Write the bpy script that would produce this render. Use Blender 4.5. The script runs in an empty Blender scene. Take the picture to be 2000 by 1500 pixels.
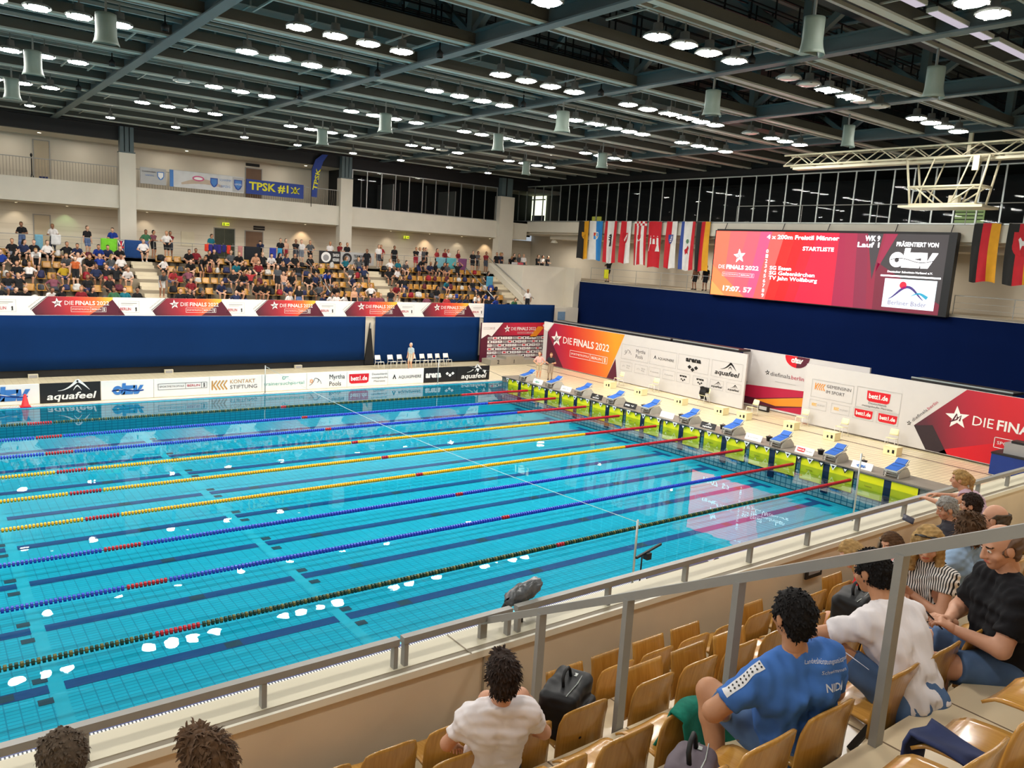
import bpy, math, random
import numpy as np
from mathutils import Vector, Matrix
R0 = random.Random(7)
SC = bpy.context.scene
COL = SC.collection
PI = math.pi
# ------------------------------------------------------------------ camera
def cam_axes(yaw, pitch, roll):
    d = Vector((math.sin(yaw)*math.cos(pitch), math.cos(yaw)*math.cos(pitch), math.sin(pitch)))
    r = Vector((math.cos(yaw), -math.sin(yaw), 0)); u = r.cross(d)
    c, s = math.cos(roll), math.sin(roll)
    return c*r + s*u, -s*r + c*u, d
cr, cu, cd = cam_axes(0.656300450, -0.160228816, 0.0627143933)
cdat = bpy.data.cameras.new('camera'); cam = bpy.data.objects.new('camera', cdat); COL.objects.link(cam)
cam.matrix_world = Matrix(((cr.x, cu.x, -cd.x, -28.8117), (cr.y, cu.y, -cd.y, -12.8528), (cr.z, cu.z, -cd.z, 7.66567), (0, 0, 0, 1)))
cdat.sensor_fit = 'HORIZONTAL'; cdat.sensor_width = 36.0; cdat.lens = 1550.564/2000*36.0
cdat.clip_start = 0.05; cdat.clip_end = 300
SC.camera = cam
# ------------------------------------------------------------------ world, exposure
w = bpy.data.worlds.new('world'); SC.world = w; w.use_nodes = True
w.node_tree.nodes['Background'].inputs[0].default_value = (0.80, 0.90, 1.0, 1)
w.node_tree.nodes['Background'].inputs[1].default_value = 0.35
vs = SC.view_settings
SC.display_settings.display_device = 'sRGB'
vs.view_transform = 'Standard'; vs.look = 'None'; vs.gamma = 1.0; vs.use_curve_mapping = False
vs.exposure = 0.5
cy = SC.cycles
cy.use_denoising = True
cy.max_bounces = 6; cy.diffuse_bounces = 3; cy.glossy_bounces = 3; cy.transmission_bounces = 4; cy.transparent_max_bounces = 10
cy.sample_clamp_indirect = 4.0
cy.caustics_reflective = False; cy.caustics_refractive = False
LAMP_L = 82.0
# lamps of the same hall that hang outside the view (behind and left of the camera): real disc lights on the lamp grid
def disc_lamp(x, y, z, size, power, col=(1, .965, .90)):
    l = bpy.data.lights.new('hall_lamp_light', 'AREA'); l.shape = 'DISK'; l.size = size; l.energy = power; l.color = col
    o = bpy.data.objects.new('hall_lamp_light', l); COL.objects.link(o); o.location = (x, y, z)
    return o
for gx in (-27.0, -34.2, -41.4):
    for gy in (2.8, 9.9, 14.1, 21.3, 28.4):
        disc_lamp(gx-1.2, gy, 13.55, .75, 230)
for gx in (-41, -34.2, -27, -19.8, -12.6, -5.4, 2):
    for gy in (-4.2, -11.3):
        if gy > -5 and gx > -15: continue
        disc_lamp(gx-1.6, gy, 13.3, .75, 120)
# ------------------------------------------------------------------ colour and materials
def lin(c):
    c = c/255.0
    return c/12.92 if c <= 0.04045 else ((c+0.055)/1.055)**2.4
def rgb(c): return (lin(c[0]), lin(c[1]), lin(c[2]), 1.0)
MATS = {}
def nodes_of(m): return m.node_tree.nodes, m.node_tree.links
def mat(name, col, rough=0.6, var=0.06, scale=3.0, metal=0.0, spec=0.4, bump=0.0, stretch=None):
    if name in MATS: return MATS[name]
    m = bpy.data.materials.new(name); m.use_nodes = True; MATS[name] = m
    N, L = nodes_of(m); b = N['Principled BSDF']
    b.inputs['Roughness'].default_value = rough; b.inputs['Metallic'].default_value = metal
    b.inputs['Specular IOR Level'].default_value = spec
    tc = N.new('ShaderNodeTexCoord'); nz = N.new('ShaderNodeTexNoise'); nz.inputs['Scale'].default_value = scale
    nz.inputs['Detail'].default_value = 3.0
    src = tc.outputs['Object']
    if stretch:
        mp = N.new('ShaderNodeMapping'); mp.inputs['Scale'].default_value = stretch; L.new(src, mp.inputs[0]); src = mp.outputs[0]
    L.new(src, nz.inputs['Vector'])
    rp = N.new('ShaderNodeValToRGB'); c = rgb(col)
    rp.color_ramp.elements[0].position = 0.3; rp.color_ramp.elements[1].position = 0.7
    rp.color_ramp.elements[0].color = [min(1, x*(1-var)) for x in c[:3]]+[1]
    rp.color_ramp.elements[1].color = [min(1, x*(1+var)) for x in c[:3]]+[1]
    L.new(nz.outputs['Fac'], rp.inputs[0]); L.new(rp.outputs[0], b.inputs['Base Color'])
    if bump > 0:
        bp = N.new('ShaderNodeBump'); bp.inputs['Strength'].default_value = bump; bp.inputs['Distance'].default_value = 0.01
        L.new(nz.outputs['Fac'], bp.inputs['Height']); L.new(bp.outputs[0], b.inputs['Normal'])
    return m
def emis(name, col, strength):
    if name in MATS: return MATS[name]
    m = bpy.data.materials.new(name); m.use_nodes = True; MATS[name] = m
    N, L = nodes_of(m); b = N['Principled BSDF']; c = rgb(col)
    b.inputs['Base Color'].default_value = (0.02, 0.02, 0.02, 1)
    b.inputs['Emission Color'].default_value = c; b.inputs['Emission Strength'].default_value = strength
    return m
def gradmat(name, p0, p1, stops, rough=0.5):
    """printed colour gradient from world point p0 to p1"""
    if name in MATS: return MATS[name]
    m = bpy.data.materials.new(name); m.use_nodes = True; MATS[name] = m
    N, L = nodes_of(m); b = N['Principled BSDF']; b.inputs['Roughness'].default_value = rough
    p0 = Vector(p0); d = Vector(p1)-p0; k = 1.0/d.length_squared
    tc = N.new('ShaderNodeTexCoord'); s = N.new('ShaderNodeVectorMath'); s.operation = 'SUBTRACT'; s.inputs[1].default_value = p0
    dt = N.new('ShaderNodeVectorMath'); dt.operation = 'DOT_PRODUCT'; dt.inputs[1].default_value = d*k
    L.new(tc.outputs['Object'], s.inputs[0]); L.new(s.outputs[0], dt.inputs[0])
    rp = N.new('ShaderNodeValToRGB'); el = rp.color_ramp.elements
    while len(el) < len(stops): el.new(0.5)
    for e, (p, c) in zip(el, stops): e.position = p; e.color = rgb(c)
    L.new(dt.outputs['Value'], rp.inputs[0]); L.new(rp.outputs[0], b.inputs['Base Color'])
    return m
def tilemat(name, col, mort, bw, bh, msize, axes='XY', rough=0.4, var=0.05, offset=0.0):
    if name in MATS: return MATS[name]
    m = bpy.data.materials.new(name); m.use_nodes = True; MATS[name] = m
    N, L = nodes_of(m); b = N['Principled BSDF']; b.inputs['Roughness'].default_value = rough
    tc = N.new('ShaderNodeTexCoord'); sx = N.new('ShaderNodeSeparateXYZ'); cx = N.new('ShaderNodeCombineXYZ')
    L.new(tc.outputs['Object'], sx.inputs[0])
    L.new(sx.outputs['XYZ'.index(axes[0])], cx.inputs[0]); L.new(sx.outputs['XYZ'.index(axes[1])], cx.inputs[1])
    br = N.new('ShaderNodeTexBrick'); br.offset = offset; br.squash = 1.0
    br.inputs['Scale'].default_value = 1.0; br.inputs['Brick Width'].default_value = bw; br.inputs['Row Height'].default_value = bh
    br.inputs['Mortar Size'].default_value = msize; br.inputs['Mortar Smooth'].default_value = 0.1; br.inputs['Bias'].default_value = 0.0
    c = rgb(col)
    br.inputs['Color1'].default_value = [x*(1-var) for x in c[:3]]+[1]; br.inputs['Color2'].default_value = [min(1, x*(1+var)) for x in c[:3]]+[1]
    br.inputs['Mortar'].default_value = rgb(mort)
    L.new(cx.outputs[0], br.inputs['Vector']); L.new(br.outputs['Color'], b.inputs['Base Color'])
    return m
def woodmat(name, col, dark):
    if name in MATS: return MATS[name]
    m = bpy.data.materials.new(name); m.use_nodes = True; MATS[name] = m
    N, L = nodes_of(m); b = N['Principled BSDF']; b.inputs['Roughness'].default_value = 0.22
    b.inputs['Specular IOR Level'].default_value = 0.55; b.inputs['Coat Weight'].default_value = 0.3; b.inputs['Coat Roughness'].default_value = 0.12
    tc = N.new('ShaderNodeTexCoord'); mp = N.new('ShaderNodeMapping'); mp.inputs['Scale'].default_value = (22, 2.2, 2.2)
    oi = N.new('ShaderNodeObjectInfo'); ad = N.new('ShaderNodeVectorMath'); ad.operation = 'ADD'
    L.new(tc.outputs['Object'], ad.inputs[0]); L.new(oi.outputs['Random'], ad.inputs[1]); L.new(ad.outputs[0], mp.inputs[0])
    nz = N.new('ShaderNodeTexNoise'); nz.inputs['Scale'].default_value = 2.0; nz.inputs['Detail'].default_value = 6; nz.inputs['Distortion'].default_value = 0.6
    L.new(mp.outputs[0], nz.inputs['Vector'])
    rp = N.new('ShaderNodeValToRGB'); rp.color_ramp.elements[0].color = rgb(dark); rp.color_ramp.elements[1].color = rgb(col)
    rp.color_ramp.elements[0].position = 0.25; rp.color_ramp.elements[1].position = 0.65
    L.new(nz.outputs['Fac'], rp.inputs[0])
    hs = N.new('ShaderNodeHueSaturation'); mr = N.new('ShaderNodeMapRange'); mr.inputs['To Min'].default_value = 0.8; mr.inputs['To Max'].default_value = 1.12
    L.new(oi.outputs['Random'], mr.inputs[0]); L.new(mr.outputs[0], hs.inputs['Value'])
    L.new(rp.outputs[0], hs.inputs['Color']); L.new(hs.outputs[0], b.inputs['Base Color'])
    return m
# ------------------------------------------------------------------ mesh builder
class MB:
    def __init__(s): s.v = []; s.f = []; s.m = []; s.mats = []; s.sm = []
    def mi(s, m):
        if m not in s.mats: s.mats.append(m)
        return s.mats.index(m)
    def add(s, vs, fs, m, smooth=False):
        b = len(s.v); k = s.mi(m); s.v.extend([tuple(v) for v in vs])
        for f in fs: s.f.append([i+b for i in f]); s.m.append(k); s.sm.append(smooth)
    def box(s, a, b, m):
        x0, y0, z0 = a; x1, y1, z1 = b
        s.add([(x0,y0,z0),(x1,y0,z0),(x1,y1,z0),(x0,y1,z0),(x0,y0,z1),(x1,y0,z1),(x1,y1,z1),(x0,y1,z1)],
              [(0,3,2,1),(4,5,6,7),(0,1,5,4),(1,2,6,5),(2,3,7,6),(3,0,4,7)], m)
    def bar(s, a, b, w, h, m, up=(0, 0, 1)):
        a = Vector(a); b = Vector(b); d = (b-a).normalized(); up = Vector(up)
        if abs(d.dot(up)) > 0.99: up = Vector((1, 0, 0)) if abs(d.x) < 0.9 else Vector((0, 1, 0))
        x = d.cross(up).normalized()*(w/2); y = x.cross(d).normalized()*(h/2)
        q = [p+i*x+j*y for p in (a, b) for i, j in ((-1,-1),(1,-1),(1,1),(-1,1))]
        s.add(q, [(0,1,2,3),(7,6,5,4),(0,4,5,1),(1,5,6,2),(2,6,7,3),(3,7,4,0)], m)
    def ibeam(s, a, b, w, h, t, m):
        a = Vector(a); b = Vector(b); u = Vector((0, 0, h/2-t/2))
        s.bar(a+u, b+u, w, t, m); s.bar(a-u, b-u, w, t, m); s.bar(a, b, t, h-2*t, m)
    def tube(s, pts, r, m, n=8, closed=False, cap=True):
        pts = [Vector(p) for p in pts]; k = len(pts); rs = r if isinstance(r, (list, tuple)) else [r]*k
        vs = []; ref = None
        for i, p in enumerate(pts):
            if closed: d = pts[(i+1) % k]-pts[i-1]
            else: d = pts[min(i+1, k-1)]-pts[max(i-1, 0)]
            d.normalize()
            if ref is None: ref = Vector((0, 0, 1)) if abs(d.z) < 0.9 else Vector((1, 0, 0))
            x = d.cross(ref).normalized(); y = x.cross(d).normalized(); ref = y
            for j in range(n):
                t = 2*PI*j/n; vs.append(p+rs[i]*(math.cos(t)*x+math.sin(t)*y))
        fs = []
        for i in range(k if closed else k-1):
            for j in range(n):
                a = i*n+j; b = i*n+(j+1) % n; c = ((i+1) % k)*n+(j+1) % n; d = ((i+1) % k)*n+j
                fs.append((a, b, c, d))
        if cap and not closed: fs.append(tuple(reversed(range(n)))); fs.append(tuple((k-1)*n+j for j in range(n)))
        s.add(vs, fs, m, True)
    def lathe(s, prof, c, m, n=16, axis='z', smooth=True):
        vs = []; c = Vector(c)
        for r, z in prof:
            for j in range(n):
                t = 2*PI*j/n
                if axis == 'z': vs.append(c+Vector((r*math.cos(t), r*math.sin(t), z)))
                elif axis == 'x': vs.append(c+Vector((z, r*math.cos(t), r*math.sin(t))))
                else: vs.append(c+Vector((r*math.sin(t), z, r*math.cos(t))))
        fs = []; k = len(prof)
        for i in range(k-1):
            for j in range(n): fs.append((i*n+j, i*n+(j+1) % n, (i+1)*n+(j+1) % n, (i+1)*n+j))
        if prof[0][0] > 1e-6: fs.append(tuple(reversed(range(n))))
        if prof[-1][0] > 1e-6: fs.append(tuple((k-1)*n+j for j in range(n)))
        s.add(vs, fs, m, smooth)
    def poly(s, pts, m): s.add(pts, [tuple(range(len(pts)))], m)
    def prism(s, pts, ext, m):
        pts = [Vector(p) for p in pts]; e = Vector(ext); n = len(pts)
        s.add(pts+[p+e for p in pts], [tuple(reversed(range(n))), tuple(range(n, 2*n))]+[(i, (i+1) % n, n+(i+1) % n, n+i) for i in range(n)], m)
    def grid(s, fn, nu, nv, m, smooth=True, thick=0.0):
        P = [[Vector(fn(i/nu, j/nv)) for j in range(nv+1)] for i in range(nu+1)]
        vs = [p for r in P for p in r]; W = nv+1
        fs = [(i*W+j, (i+1)*W+j, (i+1)*W+j+1, i*W+j+1) for i in range(nu) for j in range(nv)]
        if thick:
            nr = [Vector((0, 0, 0)) for _ in vs]
            for f in fs:
                a, b, c, d = (vs[q] for q in f); nn = (c-a).cross(d-b)
                for q in f: nr[q] += nn
            b0 = len(vs); vs = vs+[v-thick*n.normalized() for v, n in zip(vs, nr)]
            fs = fs+[tuple(q+b0 for q in reversed(f)) for f in fs]
            rim = [i*W for i in range(nu+1)]+[nu*W+j for j in range(1, W)]+[i*W+nv for i in range(nu-1, -1, -1)]+[j for j in range(nv-1, 0, -1)]
            for q in range(len(rim)):
                a, b = rim[q], rim[(q+1) % len(rim)]; fs.append((b, a, a+b0, b+b0))
        s.add(vs, fs, m, smooth)
    def build(s, name, parent=None, loc=None, rot=None, bevel=0):
        me = bpy.data.meshes.new(name); me.from_pydata(s.v, [], s.f)
        for m in s.mats: me.materials.append(m)
        me.polygons.foreach_set('material_index', s.m); me.polygons.foreach_set('use_smooth', s.sm); me.update()
        o = bpy.data.objects.new(name, me); COL.objects.link(o)
        if parent: o.parent = parent
        if loc: o.location = loc
        if rot: o.rotation_euler = rot
        if bevel:
            b = o.modifiers.new('bevel', 'BEVEL'); b.width = bevel; b.segments = 2; b.limit_method = 'ANGLE'
        return o
def empty(name, loc=(0, 0, 0), rz=0.0):
    o = bpy.data.objects.new(name, None); COL.objects.link(o); o.location = loc; o.rotation_euler = (0, 0, rz); o.empty_display_size = 0.1
    return o
def tag(o, label, cat=None, group=None, kind=None):
    o['label'] = label
    if cat: o['category'] = cat
    if group: o['group'] = group
    if kind: o['kind'] = kind
    return o
def struct(o, label=None):
    o['kind'] = 'structure'
    if label: o['label'] = label
    return o
NEARL = []
def near(o): NEARL.append(o); return o
CP = Vector((-28.8117, -12.8528, 7.66567)); NK = 0.92
def dup(o, parent=None):
    c = o.copy(); COL.objects.link(c)
    if parent is not None: c.parent = parent
    for ch in list(o.children): dup(ch, c)
    return c
ORD = 'zeroth first second third fourth fifth sixth seventh eighth ninth tenth eleventh twelfth thirteenth fourteenth fifteenth sixteenth seventeenth eighteenth nineteenth twentieth'.split()
def ordn(n):
    if n <= 20: return ORD[n]
    t = {2: 'twenty', 3: 'thirty', 4: 'forty', 5: 'fifty', 6: 'sixty'}[n//10]
    return t+'-'+ORD[n % 10] if n % 10 else {20: 'twentieth', 30: 'thirtieth', 40: 'fortieth', 50: 'fiftieth', 60: 'sixtieth'}[n]
# ------------------------------------------------------------------ flat prints: text, logos
_TXT = {}
def text_shape(t, bold):
    k = (t, bold)
    if k not in _TXT:
        c = bpy.data.curves.new('t', 'FONT'); c.body = t; c.size = 1.0; c.offset = bold; c.resolution_u = 2
        o = bpy.data.objects.new('t', c); COL.objects.link(o); bpy.context.view_layer.update()
        me = bpy.data.meshes.new_from_object(o.evaluated_get(bpy.context.evaluated_depsgraph_get()))
        vs = [(v.co.x, v.co.y) for v in me.vertices]; fs = [tuple(p.vertices) for p in me.polygons]
        bpy.data.objects.remove(o); bpy.data.curves.remove(c); bpy.data.meshes.remove(me)
        x0 = min(v[0] for v in vs); x1 = max(v[0] for v in vs)
        _TXT[k] = ([((x-x0), y) for x, y in vs], fs, x1-x0)
    return _TXT[k]
class Sheet:
    """prints on a plane: origin o, unit axes ux, uy (metres); layers lie a few millimetres apart"""
    def __init__(s, o, ux, uy, mb, warp=None, dl=0.004):
        s.o = Vector(o); s.ux = Vector(ux).normalized(); s.uy = Vector(uy).normalized(); s.n = s.ux.cross(s.uy).normalized()
        s.mb = mb; s.warp = warp; s.dl = dl
    def pt(s, x, y, l=1):
        if s.warp: return s.warp(x, y, l*s.dl)
        return s.o+x*s.ux+y*s.uy+s.n*(l*s.dl)
    def poly(s, pts, m, l=1): s.mb.poly([s.pt(x, y, l) for x, y in pts], m)
    def rect(s, x0, y0, x1, y1, m, l=1): s.poly([(x0,y0),(x1,y0),(x1,y1),(x0,y1)], m, l)
    def frame(s, x0, y0, x1, y1, t, m, l=2):
        s.rect(x0, y0, x1, y0+t, m, l); s.rect(x0, y1-t, x1, y1, m, l); s.rect(x0, y0, x0+t, y1, m, l); s.rect(x1-t, y0, x1, y1, m, l)
    def text(s, t, x, y, h, m, l=3, align='l', w=None, bold=0.0, shear=0.0, rot=0.0):
        vs, fs, tw = text_shape(t, bold); k = h/0.70; sx = k if w is None else w/max(tw, 1e-6)
        W = tw*sx; off = {'l': 0, 'c': -W/2, 'r': -W}[align]; c, sn = math.cos(rot), math.sin(rot)
        out = []
        for vx, vy in vs:
            a = vx*sx+off+shear*vy*k; b = vy*k; out.append(s.pt(x+a*c-b*sn, y+a*sn+b*c, l))
        s.mb.add(out, fs, m); return W
    def disc(s, x, y, r, m, l=2, n=20, ry=None):
        ry = ry or r
        s.poly([(x+r*math.cos(2*PI*i/n), y+ry*math.sin(2*PI*i/n)) for i in range(n)], m, l)
    def ring(s, x, y, r0, r1, m, l=2, n=20, a0=0.0, a1=2*PI):
        for i in range(n):
            p, q = a0+(a1-a0)*i/n, a0+(a1-a0)*(i+1)/n
            s.poly([(x+r0*math.cos(p), y+r0*math.sin(p)), (x+r1*math.cos(p), y+r1*math.sin(p)), (x+r1*math.cos(q), y+r1*math.sin(q)), (x+r0*math.cos(q), y+r0*math.sin(q))], m, l)
    def stroke(s, pts, ws, m, l=3):
        n = len(pts); ws = ws if isinstance(ws, (list, tuple)) else [ws]*n; L = []; Rr = []
        for i in range(n):
            ax, ay = pts[max(i-1, 0)]; bx, by = pts[min(i+1, n-1)]; dx, dy = bx-ax, by-ay; q = math.hypot(dx, dy) or 1
            nx, ny = -dy/q*ws[i]/2, dx/q*ws[i]/2
            L.append((pts[i][0]+nx, pts[i][1]+ny)); Rr.append((pts[i][0]-nx, pts[i][1]-ny))
        for i in range(n-1): s.poly([L[i], Rr[i], Rr[i+1], L[i+1]], m, l)
    def curve(s, fn, n, wfn, m, l=3):
        s.stroke([fn(i/n) for i in range(n+1)], [wfn(i/n) for i in range(n+1)], m, l)
    # --- marks seen in the hall
    def star(s, x, y, r, m, bg, l=3):
        P = []
        for i in range(10):
            a = PI/2+0.12+i*PI/5; q = r if i % 2 == 0 else r*0.42
            P.append((x+q*math.cos(a), y+q*math.sin(a)))
        for i in range(10): s.poly([(x, y), P[i], P[(i+1) % 10]], m, l)
        s.stroke([(x-.32*r, y-.30*r), (x-.05*r, y+.32*r), (x+.02*r, y-.05*r)], .13*r, bg, l+1)
        s.stroke([(x-.02*r, y-.10*r), (x+.30*r, y+.22*r), (x+.22*r, y-.25*r)], .13*r, bg, l+1)
        s.stroke([(x-.55*r, y-.45*r), (x+.05*r, y-.12*r)], .10*r, bg, l+1)
    def finals(s, x, y, h, m, bg, l=3, sub=True):
        """star + DIE FINALS 2022; h = cap height; returns width"""
        s.star(x+1.05*h, y+.45*h, 1.25*h, m, bg, l)
        a = s.text('DIE', x+2.6*h, y, h, m, l); b = s.text('FINALS', x+2.6*h+a+.35*h, y, h, m, l, bold=.022)
        c = s.text('2022', x+2.95*h+a+b+.35*h, y, h, m, l, bold=.008)
        W = 3.3*h+a+b+c
        if sub: s.metro(x+W-7.4*h, y-1.45*h, .95*h, m, m, l)
        return W
    def metro(s, x, y, h, m, m2, l=3, w=None):
        W = w or h*7.8
        s.frame(x, y, x+W, y+h, h*.06, m, l); s.rect(x+W*.55, y, x+W*.55+h*.06, y+h, m, l); s.rect(x+W*.88, y, x+W*.88+h*.06, y+h, m, l)
        s.text('SPORTMETROPOLE', x+W*.03, y+h*.36, h*.30, m, l, w=W*.49); s.text('BERLIN', x+W*.59, y+h*.34, h*.36, m2, l, w=W*.26, bold=.01)
        s.bear(x+W*.94, y+h*.5, h*.36, m, l)
    def bear(s, x, y, r, m, l=3):
        s.poly([(x-.15*r, y+.95*r), (x+.1*r, y+1.0*r), (x+.3*r, y+.7*r), (x+.25*r, y+.1*r), (x+.35*r, y-.9*r), (x+.05*r, y-.95*r), (x+.0*r, y-.5*r), (x-.1*r, y-.95*r), (x-.4*r, y-.95*r), (x-.2*r, y-.2*r)], m, l)
        s.stroke([(x-.05*r, y+.35*r), (x-.5*r, y+.5*r)], .16*r, m, l); s.stroke([(x-.1*r, y+.05*r), (x-.5*r, y+.1*r)], .16*r, m, l)
        s.stroke([(x-.05*r, y+.8*r), (x-.4*r, y+.72*r)], .22*r, m, l)
    def peak(s, x, y, w, m, l=3):
        """swooping mountain mark, width w"""
        h = w*.36
        s.curve(lambda t: (x-w/2+w*.62*t, y+h*(t**2.0)), 8, lambda t: .012*w+.10*w*t**1.5, m, l)
        s.curve(lambda t: (x+w*.10+w*.40*t, y+h*(1-t**1.3*1.0)), 8, lambda t: .11*w*(1-t)+.01*w, m, l)
        s.curve(lambda t: (x-w*.02+w*.26*t, y+h*.46*(1-abs(2*t-1)**1.5)), 8, lambda t: .05*w*(1-abs(2*t-1))+.008*w, m, l)
    def aquafeel(s, x, y, w, m, l=3):
        s.text('aquafeel', x, y, w*.15, m, l, align='c', w=w*.94, bold=.02, shear=.25); s.peak(x+.06*w, y+w*.19, w*.62, m, l)
    def arena3(s, x, y, r, m, bg, l=3):
        """three diamonds in a V"""
        for dx, dy in ((-1, 0.0), (0, -.55), (1, 0.0), (-.5, .0), (.5, .0)):
            k = .62 if dx in (-1, 1) else .62
            px, py = x+dx*r*.9, y+dy*r*.9+.2*r
            if abs(dx) == .5: continue
            s.poly([(px-.55*r, py), (px, py-.45*r), (px+.55*r, py), (px, py+.45*r)], m, l)
    def arena(s, x, y, w, m, bg, l=3, stacked=False):
        if stacked:
            s.text('arena', x, y+.12*w, w*.24, m, l, align='c', w=w, bold=.05); s.arena3(x, y-.20*w, w*.24, m, bg, l)
        else:
            s.text('arena', x, y, w*.17, m, l, w=w*.52, bold=.05); s.arena3(x+w*.82, y+.07*w, w*.105, m, bg, l)
    def wavebird(s, x, y, w, m, ms, l=3):
        s.ring(x-w*.36, y, w*.045, w*.075, ms, l, 12)
        for i in range(8):
            a = i*PI/4; s.stroke([(x-w*.36+w*.09*math.cos(a), y+w*.09*math.sin(a)), (x-w*.36+w*.12*math.cos(a), y+w*.12*math.sin(a))], w*.025, ms, l)
        s.curve(lambda t: (x-w*.48+w*.3*t, y-w*.2+w*.34*t**2.2), 8, lambda t: w*.022, m, l)
        s.curve(lambda t: (x-w*.18+w*.34*math.sin(t*1.45), y+w*.14-w*.34*(1-math.cos(t*1.45))), 9, lambda t: w*.022, m, l)
        s.ring(x-w*.10, y+w*.02, w*.10, w*.122, m, l, 10, -1.2, 1.5)
    def myrtha(s, x, y, w, m, ms, l=3):
        s.wavebird(x-w*.24, y, w*.5, m, ms, l); s.text('Myrtha', x+w*.06, y+w*.03, w*.12, m, l, w=w*.42); s.text('Pools', x+w*.06, y-w*.15, w*.12, m, l, w=w*.32)
    def sphere_mark(s, x, y, w, m, bg, l=3):
        s.poly([(x-w*.46, y-w*.05), (x-w*.40, y+w*.09), (x-w*.34, y-w*.05)], m, l); s.poly([(x-w*.425, y-w*.05), (x-w*.40, y+w*.015), (x-w*.375, y-w*.05)], bg, l+1)
        s.text('AQUASPHERE', x-w*.27, y-w*.045, w*.085, m, l, w=w*.74)
    def bett(s, x, y, w, mr, mw, l=2):
        h = w*.44
        s.poly([(x-w/2, y+h/2), (x-w/2+.02*w, y-h*.35), (x-w*.38, y-h/2), (x+w*.38, y-h/2), (x+w/2-.02*w, y-h*.35), (x+w/2, y+h/2)], mr, l)
        s.text('bett1.de', x, y-w*.08, w*.20, mw, l+1, align='c', w=w*.82, bold=.03)
    def chevrons(s, x, y, h, m, l=3):
        s.rect(x, y-h/2, x+h*.14, y+h/2, m, l)
        for i in range(4):
            p = x+h*.2+i*h*.36; s.stroke([(p+h*.34, y+h/2), (p, y), (p+h*.34, y-h/2)], h*.15, m, l)
    def dsv(s, x, y, w, m, bg, l=3):
        """fat linked letters d s v with a wave through them"""
        h = w*.40
        s.disc(x-w*.33, y, w*.16, m, l, ry=h*.40); s.poly([(x-w*.22, y-h*.40), (x-w*.10, y-h*.40), (x-w*.06, y+h*.62), (x-w*.18, y+h*.62)], m, l)
        s.poly([(x-w*.20, y-h*.40), (x+w*.16, y-h*.40), (x+w*.20, y-h*.02), (x+w*.02, y+h*.05), (x+w*.22, y+h*.14), (x+w*.24, y+h*.40), (x-w*.07, y+h*.40), (x-w*.10, y-h*.1)], m, l)
        s.poly([(x+w*.18, y+h*.40), (x+w*.30, y+h*.40), (x+w*.31, y-h*.05), (x+w*.40, y+h*.40), (x+w*.52, y+h*.40), (x+w*.34, y-h*.40), (x+w*.19, y-h*.40)], m, l)
        s.disc(x-w*.33, y-h*.02, w*.05, bg, l+1)
        s.curve(lambda t: (x-w*.48+w*.94*t, y+h*.10*math.sin(t*6.6)-h*.02), 18, lambda t: w*.018, bg, l+1)
# ================================================================== the setting
M_tile = tilemat('pool tile', (18, 180, 210), (8, 142, 176), 0.25, 0.125, 0.012, 'XY', 0.3, 0.05)
M_tilew = tilemat('pool wall tile', (28, 170, 192), (10, 125, 150), 0.25, 0.125, 0.012, 'XZ', 0.3)
M_tileE = tilemat('pool end tile', (150, 190, 195), (40, 120, 140), 0.25, 0.25, 0.02, 'YZ', 0.3)
M_line = mat('lane line blue', (0, 66, 128), 0.4, 0.05)
M_mark = mat('dark marker tile', (30, 62, 78), 0.4, 0.05)
M_pale = mat('pale tile strip', (22, 180, 208), 0.4, 0.04)
M_deck = tilemat('deck tile', (212, 200, 168), (190, 172, 138), 0.30, 0.30, 0.010, 'XY', 0.35, 0.04)
M_deckE = tilemat('end deck tile', (222, 208, 172), (184, 165, 130), 0.60, 0.22, 0.016, 'XY', 0.3, 0.05)
M_grate = tilemat('gutter grate', (232, 230, 220), (60, 66, 72), 0.055, 4.0, 0.013, 'XY', 0.5, 0.03)
M_blueedge = mat('blue edge tile', (20, 50, 130), 0.3, 0.05)
M_cream = mat('painted concrete', (216, 208, 192), 0.75, 0.035, 0.8)
M_creamd = mat('gallery wall paint', (206, 197, 180), 0.8, 0.03, 0.5)
M_beige = mat('fair-faced concrete', (222, 204, 176), 0.7, 0.07, 1.1, bump=0.05)
M_cap = mat('cap stone', (204, 196, 172), 0.5, 0.03, 2.0)
M_capg = mat('grey cap joint', (150, 138, 118), 0.6, 0.05, 3.0)
M_trimw = mat('pale metal trim', (240, 234, 214), 0.4, 0.02)
M_step = tilemat('stand tile', (214, 194, 160), (120, 100, 78), 0.77, 2.0, 0.008, 'XY', 0.28, 0.05)
M_stepr = mat('riser tile', (206, 190, 160), 0.4, 0.05, 2)
M_fstep = mat('far stand concrete', (150, 138, 118), 0.7, 0.08, 1.0)
M_aisle = mat('aisle step', (214, 202, 176), 0.6, 0.04, 2.0)
M_roof = mat('roof deck', (64, 68, 66), 0.8, 0.06, 0.6)
M_steel = mat('grey blue steel', (86, 100, 102), 0.55, 0.05, 1.0)
M_brown = mat('dark brown web', (72, 72, 65), 0.6, 0.10, 0.8)
M_flange = mat('light flange', (168, 172, 162), 0.5, 0.04, 1.0)
M_duct = mat('grey duct', (98, 104, 100), 0.5, 0.05, 0.7)
M_black = mat('black paint', (16, 16, 17), 0.6, 0.05)
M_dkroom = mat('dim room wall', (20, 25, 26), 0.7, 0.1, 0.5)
M_alu = mat('aluminium profile', (176, 180, 176), 0.35, 0.03, metal=0.6)
M_rail = mat('brushed steel rail', (150, 148, 142), 0.4, 0.04, 5.0)
M_white = mat('white plastic', (240, 236, 222), 0.4, 0.02)
M_skyl = emis('skylight daylight', (170, 235, 245), 1.6)
M_day = emis('daylight window', (235, 245, 205), 1.5)
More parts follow.
